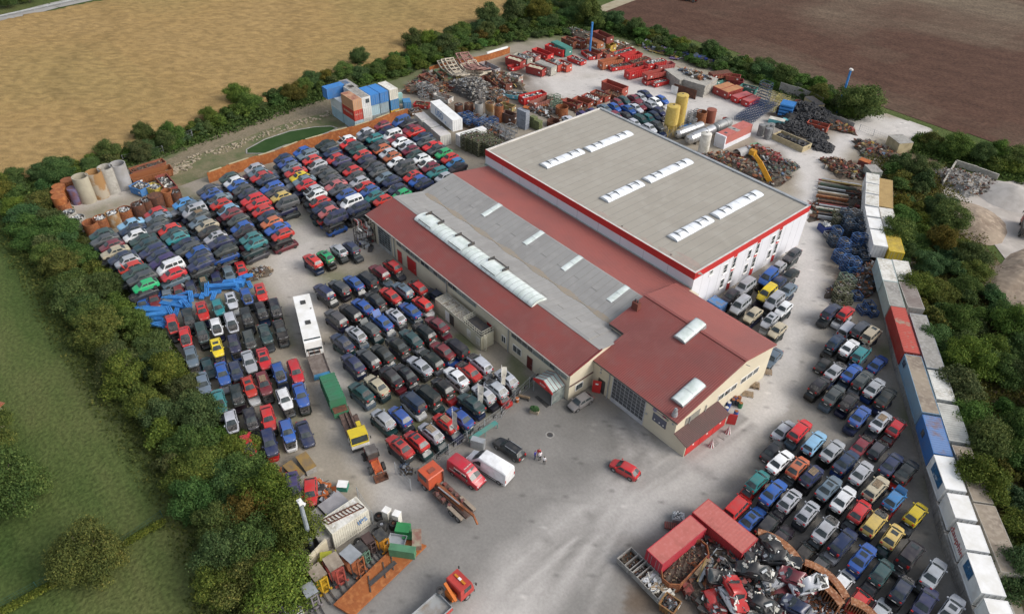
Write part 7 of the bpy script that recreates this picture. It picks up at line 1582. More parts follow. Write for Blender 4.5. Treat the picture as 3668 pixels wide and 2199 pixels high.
def heap(n,x,y,rx,ry,h,cnt,mats,label,name='scrap_heap',seed=1,size=(.3,1.3),fill='soil',rz=0,hh=.5,flat=1.0):
 c=G(n,x,y,hh);mb,ms=pile_mesh(rx*2,ry*2,-.02,h,cnt,mats,seed=seed,size=size,fill=fill,box=False,flatness=flat)
 return solo(name,label,'scrap',mb,ms,(c.x,c.y,0),rz,kind='stuff')
MIX=['rust','rustdark','darkmetal','dull','rustdark','wood',SCG,'rust','darkmetal',SCR2,'dull','rustdark',SCY]
heap('b',720,690,6,4.5,3.4,700,['dull','concrete2','darkmetal','darkmetal','dull','metal'],'grey shredded metal heap beside the arch segments',seed=3,size=(.15,.8),fill='darkmetal')
heap('b',1000,740,4.5,3,1.8,300,['metal','darkmetal','wood','rust'],'brownish wire and swarf heap right of the grey one',seed=4,size=(.1,.6));heap('b',330,560,7,5,1.8,300,MIX,'mixed rusty scrap behind the long white container',seed=5);heap('b',1120,560,6,4,2,240,MIX,'mixed rusty scrap beside the white gravel drive',seed=6)
heap('b',100,640,6,5,1.5,220,MIX,'scrap shelves area left of the long white container',seed=7);heap('b',800,1100,9,4,1.2,260,['darkmetal',SCR,'metal','rust'],'dark blue machine parts between tanks and mesh cages',seed=8);heap('b',1700,950,5,3,1.2,120,['concrete2','metal','rust'],'grey block rubble next to the green mesh cage',seed=9);heap('c',420,1200,7,2,.8,120,['rust','wood','rustdark'],'brown rods on the ground before the skip row',seed=10)
heap('c',1000,400,4,3,1.6,90,['rust','rustdark','offwhite'],'rusty frames behind the slanted skips',seed=11);heap('c',480,240,6,2.5,1.8,90,['rust',SCG,'dull','darkmetal'],'junk under the far hedge',seed=12);heap('c',1560,440,9,1.6,.7,60,[SCY,SCR,'metal',mat('violet',(.14,.10,.2),.7)],'long yellow and violet profiles lying by the hedge',seed=13,size=(1.5,4),flat=.1);heap('d',360,180,6,1.5,1.2,70,[SCR,mat('deep_blue',(.03,.05,.25),.6),'darkmetal'],'dark blue frames lying at the hedge',seed=14,size=(.8,3),flat=.3)
heap('e',100,1060,8,3.5,1.6,260,MIX+[SCO],'colourful machine scrap right behind the hall roof',seed=15);heap('e',560,1120,4,6,1.5,260,['dull','darkmetal','darkmetal',SCR,'rust',SCG,'rustdark'],'grey machine parts behind the hall, beside the drive',seed=16);heap('e',420,960,4,3,2.2,160,['rust','rustdark',SCR2,'metal'],'rusty scrap at the foot of the orange crane arm',seed=17)
heap('f',380,110,5,3.5,1.3,260,MIX+[SCR2],'red and brown scrap along the bend of the drive',seed=18);heap('e',1700,880,5,3.5,1.2,180,MIX+[SCR],'scrap near the rear gate under the bushes',seed=19);heap('e',1300,620,4,2,1.2,90,[SCR2,SCY,'rust','metal'],'red and yellow machine parts by the low grey wall',seed=20);heap('f',540,1150,2.6,8,1.6,420,['darkmetal','rust','metal',SCR,'rustdark'],'dark engine parts between mesh cages and container wall',seed=21,size=(.15,.7))
heap('h',120,250,1.8,1.3,1.6,60,[SCO,'rust','darkmetal'],'orange machine remains at the left hedge',seed=22,hh=.8);heap('h',600,390,1.8,1,.8,60,[SCO,'darkmetal','metal'],'orange arm and parts beside the red car',seed=23)
heap('3',1110,830,1.3,2.6,1.3,110,['darkmetal','metal','rustdark','wood'],'row of stripped engines and gearboxes on the gravel',seed=24,size=(.15,.6));heap('h',1320,190,.9,.8,.9,50,[SCR,'metal','darkmetal'],'blue and silver compressor parts inside the gate',seed=25,size=(.15,.4));heap('l',330,1000,1.6,.8,.6,40,['metal','darkmetal'],'metal parts at the foot of the bumper rack',seed=26)
TG='loose tyres of the tyre dump';tyre_me=MB().lathe([(.24,.04),(.44,0),(.50,.1),(.44,.22),(.24,.18),(.20,.11),(.24,.04)],n=14).mesh('tyre',[M['tyre']],50)
tyg=mat('worn_tyre_grey',(.055,.056,.06),.85,c2=(.03,.03,.032),sc_=2);tyre_me.materials[0]=tyg
def tyre_pile(n,x,y,rx,ry,h,cnt,label,seed):
 c=G(n,x,y,.3);r_=random.Random(seed);sv,sf=[],[];base=[v.co.copy()for v in tyre_me.vertices];fc=[tuple(p.vertices)for p in tyre_me.polygons]
 for k in range(cnt):
  u,v=r_.uniform(-1,1),r_.uniform(-1,1)
  if u*u+v*v>1:continue
  z=h*(1-(u*u+v*v))*r_.uniform(.75,1.0);T_=Matrix.Translation((u*rx,v*ry,z))@Matrix.Rotation(r_.uniform(0,6.28),4,'Z')@Matrix.Rotation(r_.uniform(-1.0,1.0),4,'X');s=r_.uniform(.75,1.25);b0=len(sv)
  sv+=[tuple(T_@(p*s))for p in base];sf+=[tuple(i+b0 for i in f)for f in fc]
 me=bpy.data.meshes.new('tyre_heap');me.from_pydata(sv,[],sf);me.materials.append(tyg);o=obj('tyre_heap',me,(c.x,c.y,0));tag(o,label,'tyres',kind='stuff')
 mb,ms=pile_mesh(rx*1.9,ry*1.9,-.05,h*.9,0,['tyre'],seed=seed,fill='tyre',box=False);solo('heap_core','dark rubber scrap inside the '+label,'scrap',mb,ms,(c.x,c.y,0),kind='stuff')
tyre_pile('e',930,500,7.5,6,3.0,620,'big black tyre heap behind the red skip',1);tyre_pile('e',850,640,7,3.5,1.2,380,'low spread of small tyres before the big heap',2);tyre_pile('e',1080,830,3.5,2.6,.9,120,'scattered tyres at the end of the cream trough',3)
cc,l,w,ag=quad_fit([('e',540,705),('e',640,662),('e',995,815),('e',880,858)],1.3)
mb=MB();
for y0,y1,x0,x1 in((-w/2,-w/2+.15,-l/2,l/2),(w/2-.15,w/2,-l/2,l/2),(-w/2+.15,w/2-.15,-l/2,-l/2+.15),(-w/2+.15,w/2-.15,l/2-.15,l/2)):mb.box(x0,x1,y0,y1,0,1.3)
spawn('concrete_trough','long cream concrete trough full of tyres beside the pale drive','trough',(cc.x,cc.y,0),ag,[Part('wall',mb,'creamconc'),Part('floor',MB().box(-l/2+.15,l/2-.15,-w/2+.15,w/2-.15,.02,.5),'soil')])
r_=random.Random(9);dv=Vector((math.cos(ag),math.sin(ag),0));nv=Vector((-dv.y,dv.x,0))
for i in range(15):
 p=cc+dv*(l*(-.42+.84*i/14))+nv*r_.uniform(-.7,.7);s=r_.uniform(1.0,1.5)if i!=12 else 2.4
 o=obj('tyre',tyre_me,(p.x,p.y,.75+r_.uniform(0,.35)),0);o.scale=(s,s,s);o.rotation_euler=(r_.uniform(-.5,.5),r_.uniform(-.5,.5),0);tag(o,'large grey tractor tyre on top of the cream trough' if i==12 else 'grey tyre lying in the cream concrete trough','tyre',TG if i!=12 else None)
e0=G('e',700,420,1.6);a,b_=G('e',625,375,2.8),G('e',710,340,2.8);ang=0.35
for i in range(4):
 for j in range(4):
  q=Vector((0,-1.2+.8*i,.4+.82*j));mb=MB();mb.lathe([(.32,-1.6),(.38,-1.6),(.38,1.6),(.32,1.6),(.32,-1.6)],n=14,axis='X')
  o=solo('blue_pipe','sky blue pipe of the pipe bundle, %s layer, %s from the drive'%(['bottom','second','third','top'][j],ordn[i]),'pipe',mb,'blueb',(e0.x+math.sin(-ang)*q.y,e0.y+math.cos(ang)*q.y,q.z),ang,smooth=40,group='sky blue pipes stacked by the tyre heap')
  #lattice cages and racks
CG={}
def cage(n,x,y,lv,colname,label,d=(1.7,1.3,1.0),rz=0.0,load=True,group='mesh cages full of parts',h=None,name='mesh_cage'):
 key=(colname,d,load)
 if key not in CG:
  L_,W_,H_=d[0]/2,d[1]/2,d[2];f=MB()
  for sx in(-1,1):
   for sy in(-1,1):f.beam((sx*L_,sy*W_,0),(sx*L_,sy*W_,H_),.09)
  for z in(.1,H_*.55,H_):
   for s in(-1,1):f.beam((-L_,s*W_,z),(L_,s*W_,z),.09);f.beam((s*L_,-W_,z),(s*L_,W_,z),.09)
  for i in range(1,4):
   t=-L_+2*L_*i/4
   for s in(-1,1):f.beam((t,s*W_,.1),(t,s*W_,H_),.035)
  m_=mat('cage_'+colname,{'blue':(.05,.12,.29),'olive':(.14,.15,.085),'green':(.16,.22,.16),'grey':(.24,.25,.26),'steelblue':(.045,.075,.12),'yellow':(.38,.33,.12),'sky':(.04,.16,.38)}[colname],.6)
  P_=[Part('frame',f,m_)]
  if load:q,ms=pile_mesh(d[0]-.2,d[1]-.2,.15,H_*.55,26,['darkmetal','plastic','rustdark','plastic','dull'],seed=len(CG)+50,size=(.1,.5));P_.append(Part('parts_load',q,ms))
  CG[key]=P_
 p=G(n,x,y,d[2]*(lv+1)if h is None else h);return spawn(name,label,'cage',(p.x,p.y,d[2]*lv),rz,CG[key],group=group)
for i,(x,y,c_,lv)in enumerate(sorted(((330,510,'olive',1),(330,560,'olive',1),(400,500,'steelblue',2),(430,560,'steelblue',2),(440,610,'steelblue',2),(545,590,'steelblue',2),(555,650,'steelblue',2),(480,510,'grey',2),(560,520,'grey',2),(320,670,'blue',1),(290,740,'steelblue',1),(240,720,'grey',0),(285,790,'steelblue',0),(510,735,'blue',2),(565,740,'blue',2),(390,780,'blue',2),(485,800,'blue',1),(480,860,'steelblue',1),(390,850,'blue',1),(560,850,'steelblue',1),(340,890,'blue',1),(570,900,'steelblue',1),(350,950,'blue',0),(430,940,'blue',2),(490,960,'blue',2),(440,1010,'sky',1),(500,1030,'blue',1),(390,1110,'green',1),(440,1130,'green',1),(350,1190,'olive',1),(420,1180,'olive',1),(340,1250,'olive',1),(400,1260,'olive',1),(330,1330,'olive',0),(400,1320,'olive',0),(500,1280,'blue',0),(620,1370,'blue',0),(560,1410,'blue',0),(640,1430,'blue',0)),key=lambda t:t[1])):
 for q in range(lv+1):cage('f',x,y,q,c_,'cage stack by the container wall',rz=-.5+.1*((i*7)%3-1),h=1.0*(lv+1),group='mesh cages full of parts by the container wall')['label']='%s mesh cage, %s layer, %s stack from far end by container wall'%({'steelblue':'dark blue'}.get(c_,c_),['bottom','middle','top'][q],(ordn+['twenty-'+o_ for o_ in ordn[:9]]+['thirtieth']+['thirty-'+o_ for o_ in ordn[:9]])[i])
for i in range(4):
 for j in range(4):
  p=[(620,1270),(700,1300),(790,1340),(870,1380)][i]
  for q in range(4):
   if(i,j)in((0,3),(3,0)):continue
   cage('b',p[0]+75*j,p[1]-18*j+(14*j if i>1 else 0),q,'olive','dark olive mesh cage beside the white hall, row %s, %s place, %s layer'%(ordn[i],ordn[j],ordn[q]),rz=0,h=3.6,d=(1.7,1.3,.9),group='olive mesh cages beside the hall')
for i,(x,y,lv)in enumerate(((590,1000,1),(660,980,1),(640,1060,1),(720,1040,1),(790,1090,1),(860,1060,1),(930,1080,1),(900,1120,0),(1000,1050,1))):cage('b',x,y,lv,'blue','blue cage with machine parts behind the long white container, %s from the left'%ordn[i],h=1.0*(lv+1),group='blue cages behind the white container')
for i,(x,y,dd)in enumerate(((870,1110,(2,.8,2)),(940,1130,(1.6,.8,1.8)),(1070,1130,(3,.4,2.6)),(1230,1150,(2.4,1.6,1.8)),(1150,1240,(2.2,1.4,1.9)),(1220,1240,(1.6,1.2,1.9)))):cage('b',x,y,0,'grey','empty pale grey rack frame between white container and hall roof, %s from the left'%ordn[i],d=dd,load=False,h=dd[2],group='pale rack frames',name='rack_frame')
for i,(x,y)in enumerate(((90,1050),(170,1040),(130,1130),(190,1120))):
 for q in range(2):cage('c',x,y,q,'green','pale green mesh cage next to the rusty drum, %s column, %s layer'%(ordn[i],ordn[q]),h=2.6,d=(1.3,1.2,1.3),load=False,group='pale green cages')
for i,(x,y)in enumerate(((40,610),(110,590),(190,640),(60,720))):cage('b',x,y,1,'grey','tall shelf frame with junk left of the long white container, %s'%ordn[i]+' one',h=3.2,d=(2.6,1.3,1.6),group='shelf frames with junk',name='rack_frame')
for i,(x,y)in enumerate(((300,870),(380,850),(320,960))):
 for q in range(3):cage('d',x-10,y+20,q,'grey','grey wire cage behind the yellow silos, %s column, %s layer'%(ordn[i],ordn[q]),h=3.0,d=(1.3,1.1,1.0),load=False,group='grey wire cages behind the silos')
LT='blue lattice frames'
for i in range(13):
 t=i/12;x,y=215+250*t,520-190*t;hh=1.0+2.6*t;mb=MB();L_=4.6
 for z in(0,.8):
  for s in(-.35,.35):mb.beam((-L_/2,s,z),(L_/2,s,z),.07)
 for k in range(9):u=-L_/2+L_*k/8;mb.beam((u,-.35,0),(u,-.35,.8),.05);mb.beam((u,.35,0),(u,.35,.8),.05);mb.beam((u,-.35,0),(min(L_/2,u+L_/8),-.35,.8),.04);mb.beam((u,-.35,.8),(u,.35,.8),.04)
 p=G('e',x,y,hh);solo('lattice_frame','dark blue steel lattice frame of the slanting pile, %s from its near end'%ordn[i],'lattice',mb,mat('lattice_blue',(.035,.075,.17),.6),(p.x,p.y,hh-.8),.45,group=LT)
for q in range(4):cage('e',470,115,q,'steelblue','dark blue lattice tower at the hedge, %s layer'%ordn[q],h=5.6,d=(2.6,1.8,1.4),load=(q==3),group='dark blue lattice tower')
for i,(x,y)in enumerate(((560,230),(580,300),(640,290),(520,380),(680,270))):cage('e',x,y,1,'yellow','pale yellow steel rack right of the blue lattice, %s from the left'%ordn[i],h=2.4,d=(2.4,1.2,1.2),load=False,group='pale yellow racks')
#stacks of boxes, slabs, profiles
def boxstack(n,x,y,h,nx,ny,nz,d,m_,name,label,rz,group,gap=.03,z0=0):
 c=G(n,x,y,h);R=Matrix.Rotation(rz,3,'Z');r_=random.Random(int(x+y))
 for i in range(nx):
  for j in range(ny):
   for k in range(nz):
    if k==nz-1 and r_.random()<.2 and nz>2:continue
    p=R@Vector(((i-(nx-1)/2)*(d[0]+gap)+r_.uniform(-.03,.03),(j-(ny-1)/2)*(d[1]+gap),0));mb=(name,d)
    if mb not in CG:q=MB();q.box(-d[0]/2,d[0]/2,-d[1]/2,d[1]/2,.06,d[2]-.04);q.box(-d[0]/2+.1,-d[0]/2+.2,-d[1]/2-.02,d[1]/2+.02,0,d[2]);q.box(d[0]/2-.2,d[0]/2-.1,-d[1]/2-.02,d[1]/2+.02,0,d[2]);CG[mb]=q.mesh(name,mlist(m_))
    o=obj(name,CG[mb],(c.x+p.x,c.y+p.y,z0+k*d[2]),rz+r_.uniform(-.03,.03));tag(o,'%s, column %s and %s, %s from the ground'%(label,ordn[i],ordn[j],ordn[k]),name.split('_')[-1],group)
boxstack('b',1390,940,4.4,2,1,4,(1.4,1.3,1.1),mat('grey_lilac_box',(.27,.30,.35),.6,c2=(.2,.22,.25),sc_=1),'grey_box','grey lilac metal box in the tall stack',.1,'tall stack of grey boxes');boxstack('b',1560,1040,2.8,2,1,6,(1.5,1.2,.46),mat('olive_tray',(.16,.19,.08),.7,c2=(.10,.11,.05),sc_=1),'olive_tray','olive green tray pallet',.1,'olive tray stacks')
mb=MB();c=G('b',1425,915,4.6);mb.obox((0,0,0),(1.3,1.0,.08),rx=.2,rz=.3);solo('orange_sheet','orange sheet lying on top of the grey box stack','sheet',mb,SCO,(c.x,c.y,4.75))
def slabs(q,h,label,seed):
 cc,l,w,ag=quad_fit(q,h);r_=random.Random(seed);n=11
 for i in range(n):
  mb=MB();mb.box(-l/2+r_.uniform(-.12,.12),l/2+r_.uniform(-.12,.12),-w/2+r_.uniform(-.1,.1),w/2+r_.uniform(-.1,.1),0,h/n-.05)
  solo('concrete_slab',label+', %s slab from the ground'%ordn[i],'slab',mb,'concrete',(cc.x,cc.y,i*h/n),ag+r_.uniform(-.012,.012),group='stacked concrete road slabs')
slabs(q4('d',(225,455),(390,350),(600,468),(432,560)),3.1,'concrete slab of the right-hand pile',1);slabs(q4('d',(-70,345),(90,285),(238,440),(185,478)),3.0,'concrete slab of the left-hand pile',2)
heap('d',330,390,4.5,2,.9,90,['offwhite','metal','rust',SCR,'wood'],'metal frames lying on the concrete slabs',seed=30,hh=3.4).location.z=2.95
a,c=G('d',40,640,0),G('d',335,735,0);mb=MB();mb.beam((a.x,a.y,1.2),(c.x,c.y,1.2),.08,2.4);solo('brown_plate','big brown steel plate leaning against the slabs','plate',mb,'rustdark');a,c=G('d',10,640,0),G('d',95,670,0);mb=MB();mb.beam((a.x+.1,a.y-.25,1.1),(c.x+.1,c.y-.25,1.1),.06,2.0);solo('white_sheet','white sheet leaning in front of the brown plate','sheet',mb,'white')
mb=MB();a,c=G('d',130,1115,.8),G('d',300,1065,.8);mb.beam(a,c,.9,.5);solo('blue_board','bright blue board between silo and aluminium tank','board',mb,'blueb')
PRC=[('metal','grey'),('rust','rusty'),('offwhite','whitish'),('rustdark','brown'),(SCY,'ochre'),('metal','silver'),(SCG,'green'),(SCR2,'red'),('darkmetal','dark'),('wood','beige')]
for i in range(30):
 t=i/29;r_=random.Random(i);x0_,y0_=145-30*min(1,t*2.4)+r_.uniform(-10,25),205+370*t;ln=(400-160*t)*r_.uniform(.65,1)
 a,c=G('f',x0_,y0_,.5),G('f',x0_+ln,y0_+ln*.16,.5);mb=MB();mi=PRC[(i*7+i//4)%10]
 for k in range(r_.choice((2,3,4))):mb.beam((a.x,a.y,.15+.14*k+.25*(i%3)),(c.x,c.y,.15+.14*k+.25*(i%3)),r_.uniform(.2,.5),.13)
 solo('steel_profile_bundle','%s bundle of long steel profiles, %s from the far end of the profile rows'%(mi[1],(ordn+['twenty-'+o_ for o_ in ordn[:9]]+['thirtieth'])[i]),'steel profiles',mb,mi[0],group='long steel profiles beside the bend of the drive')
heap('f',330,400,4.2,9.5,.35,200,MIX,'dark scrap below the steel profiles',seed=31)
crate('f',205,640,1.3,(1.8,2.0,1.2),mat('open_blue_bin',(.03,.05,.2),.6),'steel_bin','dark blue bin with white rags at the edge of the drive','bin',-.4,lambda d:[Part('rags',pile_mesh(1.6,1.4,1.2,.3,30,['white','offwhite','metal'],seed=2,size=(.1,.4))[0],['metal','white','offwhite','metal'])])
crate('f',570,40,1.6,(1.6,2.2,1.6),SCR2,'orange_machine','red machine with orange hood near the container wall end','machine',.1,lidx(SCO));crate('f',650,115,2.2,(2.4,3.2,2.2),mat('mossy_grey',(.30,.33,.30),.8),'small_cabin','small mossy grey cabin at the far end of the container wall','cabin',-.6,lidx('concrete2'));crate('e',1690,905-150,2.2,(3,6,2.0),'creamconc','gate_shed','small yellowish shed with grey roof by the rear gate','shed',-.45,lidx('roofgrey'))if False else crate('r0c3',965,1010,2.4,(3.5,4.2,2.4),'creamconc','gate_shed','small yellowish shed with grey roof by the rear gate','shed',-.5,lidx('roofgrey'))
crate('e',590,530,1.2,(1.6,3.6,1.1),mat('cyan_box',(.12,.42,.45),.6),'cyan_box','flat cyan box with white lid beside the blue pipes','box',.35,lidx('offwhite'));crate('e',690,530,1.2,(1.0,1.4,1.1),MATS['cyan_box'],'cyan_box','small mint tray stack right of the flat cyan box','box',.35)
crate('e',1020,320,2.2,(2.2,5.2,2.1),'creamconc','cream_tank','cream rounded tank with dark lid behind the tyre heap','tank',-.42,lidx('darkmetal'))
for i,(x,y)in enumerate(((420,600),(470,590),(530,590),(500,640))):tube_thing('e',x,y,2.6,.75,2.6,mat('ribbed_grey',(.15,.155,.16),.7,c2=(.25,.25,.25),sc_=3),'grating_roll','dark grey ribbed roll beside the pale drive, %s'%ordn[i]+' of four','roll',open_=False,group='ribbed rolls')
a,b_,c=G('e',500,1245,.5),G('e',385,1020,4.6),G('e',310,915,6.4);P_=[Part('boom',MB().beam(a-a,b_-a,.75,.9).beam(b_-a,c-a,.6,.7),mat('crane_yellow',(.52,.25,.01),.5)),Part('joint',MB().obox(c-a,(1.2,1.0,1.0)),MATS['crane_yellow']),Part('hydraulic_ram',MB().cyl((b_-a)*.9+Vector((-.5,-.3,.4)),(c-a)+Vector((-.4,-.3,-.3)),.12,n=8),'metal')]
spawn('crane_boom','yellow-orange crane boom standing among the scrap behind the hall','crane',a,0,P_)
mb=MB();k=12
for i in range(k):a0,a1=math.pi*i/k,math.pi*(i+1)/k;mb.quad((-2.6,1.2*math.cos(a0),1.2*math.sin(a0)),(-2.6,1.2*math.cos(a1),1.2*math.sin(a1)),(2.6,1.2*math.cos(a1),1.2*math.sin(a1)),(2.6,1.2*math.cos(a0),1.2*math.sin(a0)))
p=G('k',1110,240,1.3);solo('half_pipe','pale grey half-round shell behind the white hall','shell',mb,mat('pale_shell',(.38,.38,.38),.7,c2=(.3,.3,.3),sc_=1),(p.x,p.y,.3),hd(G('k',920,320,1),G('k',1240,220,1)),smooth=40)
skip('k',(1250,170),(1470,320),1.2,2.0,mat and(.16,.32,.2),'green tray with rust-red load beside the half-round shell','rust');skip('k',(800,350),(1030,430),1.6,2.2,MR,'open rust-brown box behind the hall, right of the white tank',rusty=True)
mb=MB();r_=random.Random(2);p=G('k',1600,560,0)
mb.cyl((0,0,0),(0,0,2.6),.25,n=8)
for k in range(9):z=.5+k*.25;a=k*1.3;mb.cyl((0,0,z),(1.0*math.cos(a),1.0*math.sin(a),z+.4),.16,n=8);mb.cyl((.9*math.cos(a),.9*math.sin(a),z+.3),(1.05*math.cos(a),1.05*math.sin(a),z+.5),.26,n=8)
solo('valve_tree','dark red branching valve assembly beside the crane boom','machine part',mb,mat('dull_red',(.24,.05,.05),.7),(p.x,p.y,0))
def arch(P0,P1,sag,w_,m_,name,label,rungs=8,th=.22,z=1.0,group=None,dz=0.0,solidtop=False):
 d=P1-P0;L_=d.length;ang=math.atan2(d.y,d.x);mb=MB();n=14;pts=[]
 for i in range(n+1):t=i/n;pts.append((L_*t,4*sag*t*(1-t)))
 for(x0,y0),(x1,y1)in zip(pts[:-1],pts[1:]):
  for s in(-w_/2,w_/2):mb.beam((x0,s,z+y0),(x1,s,z+y1),th*.6,th)
  if solidtop:mb.quad((x0,-w_/2,z+y0),(x1,-w_/2,z+y1),(x1,w_/2,z+y1),(x0,w_/2,z+y0))
 for k in range(rungs+1):i=int(n*k/rungs);x0,y0=pts[i];mb.beam((x0,-w_/2,z+y0),(x0,w_/2,z+y0),th*.7)
 return solo(name,label,'arch segment',mb,m_,(P0.x,P0.y,0),ang,group=group)
AM=[mat('pinkish_steel',(.34,.19,.165),.8,c2=(.2,.1,.08),sc_=1),mat('cream_steel',(.55,.49,.39),.8,c2=(.3,.25,.19),sc_=1),'rust',mat('greyish_steel',(.33,.31,.27),.8,c2=(.2,.17,.14),sc_=1)]
for i,(x0,y0,x1,y1,z)in enumerate(((300,290,500,470,1.6),(350,270,560,480,1.9),(400,260,620,480,2.1),(450,300,700,520,1.2),(545,190,760,400,2.4),(600,185,830,390,2.6),(640,230,900,400,2.0),(600,330,860,470,1.5),(660,420,760,520,.8),(450,400,650,560,.7),(700,290,910,440,1.7))):
 arch(G('b',x0,y0,z+1),G('b',x1,y1,z+1),-1.2,2.3,AM[(0 if i in(4,5,6)else 1)if i%3 else(3 if i<6 else 0)],'arch_segment','curved ladder-like steel segment of the far heap, %s from the left'%ordn[i],z=z+1.0,th=.38,group='curved steel segments on the far scrap heap')
OR2=mat('curved_rust',(.30,.125,.05),.8,c2=(.20,.07,.03),sc_=.7,c3=(.42,.24,.15))
JP=[('j',570,20,1310,560),('j',1400,560,2130,1180),('j',1500,820,2050,1300),('j',2220,1240,2700,1600)]
for i,(n_,x0,y0,x1,y1)in enumerate(JP):
 P0,P1=G(n_,x0,y0,2.3),G(n_,x1,y1,2.3);d=P1-P0;L_=d.length;ang=math.atan2(d.y,d.x);mb=MB();n=12;sg=.8 if i<2 else .4
 pts=[(L_*k/n,4*sg*(k/n)*(1-k/n))for k in range(n+1)]
 for(xa,ya),(xb,yb)in zip(pts[:-1],pts[1:]):mb.beam((xa,ya,2.3),(xb,yb,2.3),.9,.1);mb.beam((xa,ya+.4,1.2),(xb,yb+.4,1.2),.1,2.2);mb.beam((xa,ya-.1,.08),(xb,yb-.1,.08),1.0,.1)
 for(xa,ya)in pts:mb.box(xa-.05,xa+.05,ya-.4,ya+.35,.1,2.25)
 solo('curved_steel_wall','curved orange-brown steel trough wall around the crushed cars, %s piece from above'%ordn[i],'steel wall',mb,OR2,(P0.x,P0.y,0),ang,group='curved steel walls of the scrap pile')
CR=[(430,330,'w',20),(600,450,'k',60),(650,250,'k',100),(1020,480,'k',30),(1050,640,'w',-50),(560,680,'k',25),(850,880,'s',70),(1300,830,'m',20),(1400,1000,'m',65),(1100,1100,'m',40),(350,850,'k',-35),(80,700,'k',-30),(-120,960,'r',-35),(200,1080,'r',-35),(120,1230,'w',-30),(-180,1300,'r',-30),(650,1250,'k',10),(1050,1350,'m',80),(400,1420,'k',-20),(850,1400,'n',30),(1350,1380,'n',10),(-60,780,'k',50),(330,560,'n',80),(900,300,'k',-20),(1500,900,'s',60)]
CR.sort(key=lambda t:t[1]);r_=random.Random(21)
for i,(x,y,c_,a)in enumerate(CR):
 key='crush%d'%(i%6);P_=[]
 if key not in CG:
  rr_=random.Random(i);out=[]
  for p in carp('hse'[i%3],'x' if i%2 else '-',False):
   if p.name=='wheel':continue
   me=p.me.copy()
   for v in me.vertices:
    u=v.co;k=.62+.16*math.sin(u.x*2.1+i*2);nz_=pnoise(u.x*3+i*9,u.y*3+u.z*2,1.0,i);v.co=Vector((u.x*.93+nz_*.34,u.y*(1+.1*math.sin(u.x*3))+nz_*.3,u.z*k+nz_*.26))
   me.update();out.append(Part(p.name,me,None))
  jb=MB()
  for k in range(14):jb.obox((rr_.uniform(-1.8,1.8),rr_.uniform(-.8,.8),rr_.uniform(.4,1.0)),(rr_.uniform(.2,.9),rr_.uniform(.05,.4),.05),rz=rr_.uniform(0,3),rx=rr_.uniform(-.8,.8),ry=rr_.uniform(-.8,.8),m=rr_.randrange(3))
  out.append(Part('torn_metal',jb,['darkmetal','metal','offwhite']));CG[key]=out
 z=(1.3,2.2,.6)[i%3];p=G('j',x,y,z+.7);spawn('crushed_car','%s crushed car wreck on the scrap pile, %s from the top of the picture'%(CC_[c_][1],(ordn+['twenty-'+o_ for o_ in ordn[:9]])[i]),'car wreck',(p.x,p.y,z),math.radians(a),CG[key],group='crushed cars on the scrap pile',color=CC_[c_][0],rot=(r_.uniform(-.3,.3),r_.uniform(-.25,.25),math.radians(a)))
heap('j',380,960,7.5,5.2,1.9,900,['darkmetal','plastic','dull','rustdark',SCR2,'plastic','glass','darkmetal','metal','darkmetal'],'dark mass of car parts and torn metal between the crushed cars',seed=40,size=(.2,.9),rz=-.6);heap('j',1650,1300,3.5,2.4,.8,420,['rustdark','metal','rust'],'tangle of thin rods inside the curved wall',seed=41,size=(.15,.6),rz=-.6);heap('j',100,1500,7,3,1.4,300,['darkmetal','rustdark','plastic',SCR2],'dark scrap at the lower frame edge',seed=42)
heap('i',1150,980,3.2,2.4,.8,160,['rustdark','wood','rust','darkmetal'],'brown shavings beside the soil-filled skip',seed=43)
for i,(x,y,ld)in enumerate(((205,780,'rust'),(300,865,'gravel'),(395,960,'gravel'),(500,1070,'white'),(600,1170,'wood'))):
 c=G('i',x,y,.9);P_=[];mb=MB()
 for y0,y1,x0,x1 in((-.95,-.88,-1.15,1.15),(.88,.95,-1.15,1.15),(-.88,.88,-1.15,-1.08),(-.88,.88,1.08,1.15)):mb.box(x0,x1,y0,y1,.1,.95)
 rm=MB()
 for y0 in(-.97,.89):rm.box(-1.2,1.2,y0,y0+.08,.93,1.0)
 P_=[Part('wall',mb,'concrete2'),Part('rim',rm,'concrete2'),Part('floor',MB().box(-1.08,1.08,-.88,.88,.1,.2),'rustdark')];rz=hd(G('i',205,780,.9),G('i',600,1170,.9))
 spawn('grey_bin','grey steel bin holding %s, %s from the red container corner'%({'rust':'rust-brown residue','gravel':'pebbly residue','white':'white panels','wood':'timber'}[ld],ordn[i]),'bin',(c.x,c.y,0),rz+math.pi/2,P_,group='grey bins at the forecourt edge')
 q,ms=pile_mesh(1.9,1.6,.35,.5 if i>2 else .15,26 if i>2 else 40,LOADS[ld],seed=i,size=(.4,1.1)if i>2 else(.05,.25),flatness=.5);solo('bin_load','%s lying in the %s grey bin'%(ld,ordn[i]),'scrap',q,ms,(c.x,c.y,0),rz,kind='stuff')
a,b_=G('i',790,960,1.5),G('i',1010,640,1.5);c=(a+b_)/2;L_,W_=7.0,2.5;ring=[(-L_/2,-W_/2+.8),(-L_/2+.8,-W_/2),(L_/2-.8,-W_/2),(L_/2,-W_/2+.8),(L_/2,W_/2-.8),(L_/2-.8,W_/2),(-L_/2+.8,W_/2),(-L_/2,W_/2-.8)];c=G('i',900,830,1.4);ang=hd(G('i',730,1000,1.5),G('i',1080,640,1.5))
mb=MB()
for(x0,y0),(x1,y1)in zip(ring,ring[1:]+ring[:1]):mb.beam((x0,y0,.9),(x1,y1,.9),.1,1.6)
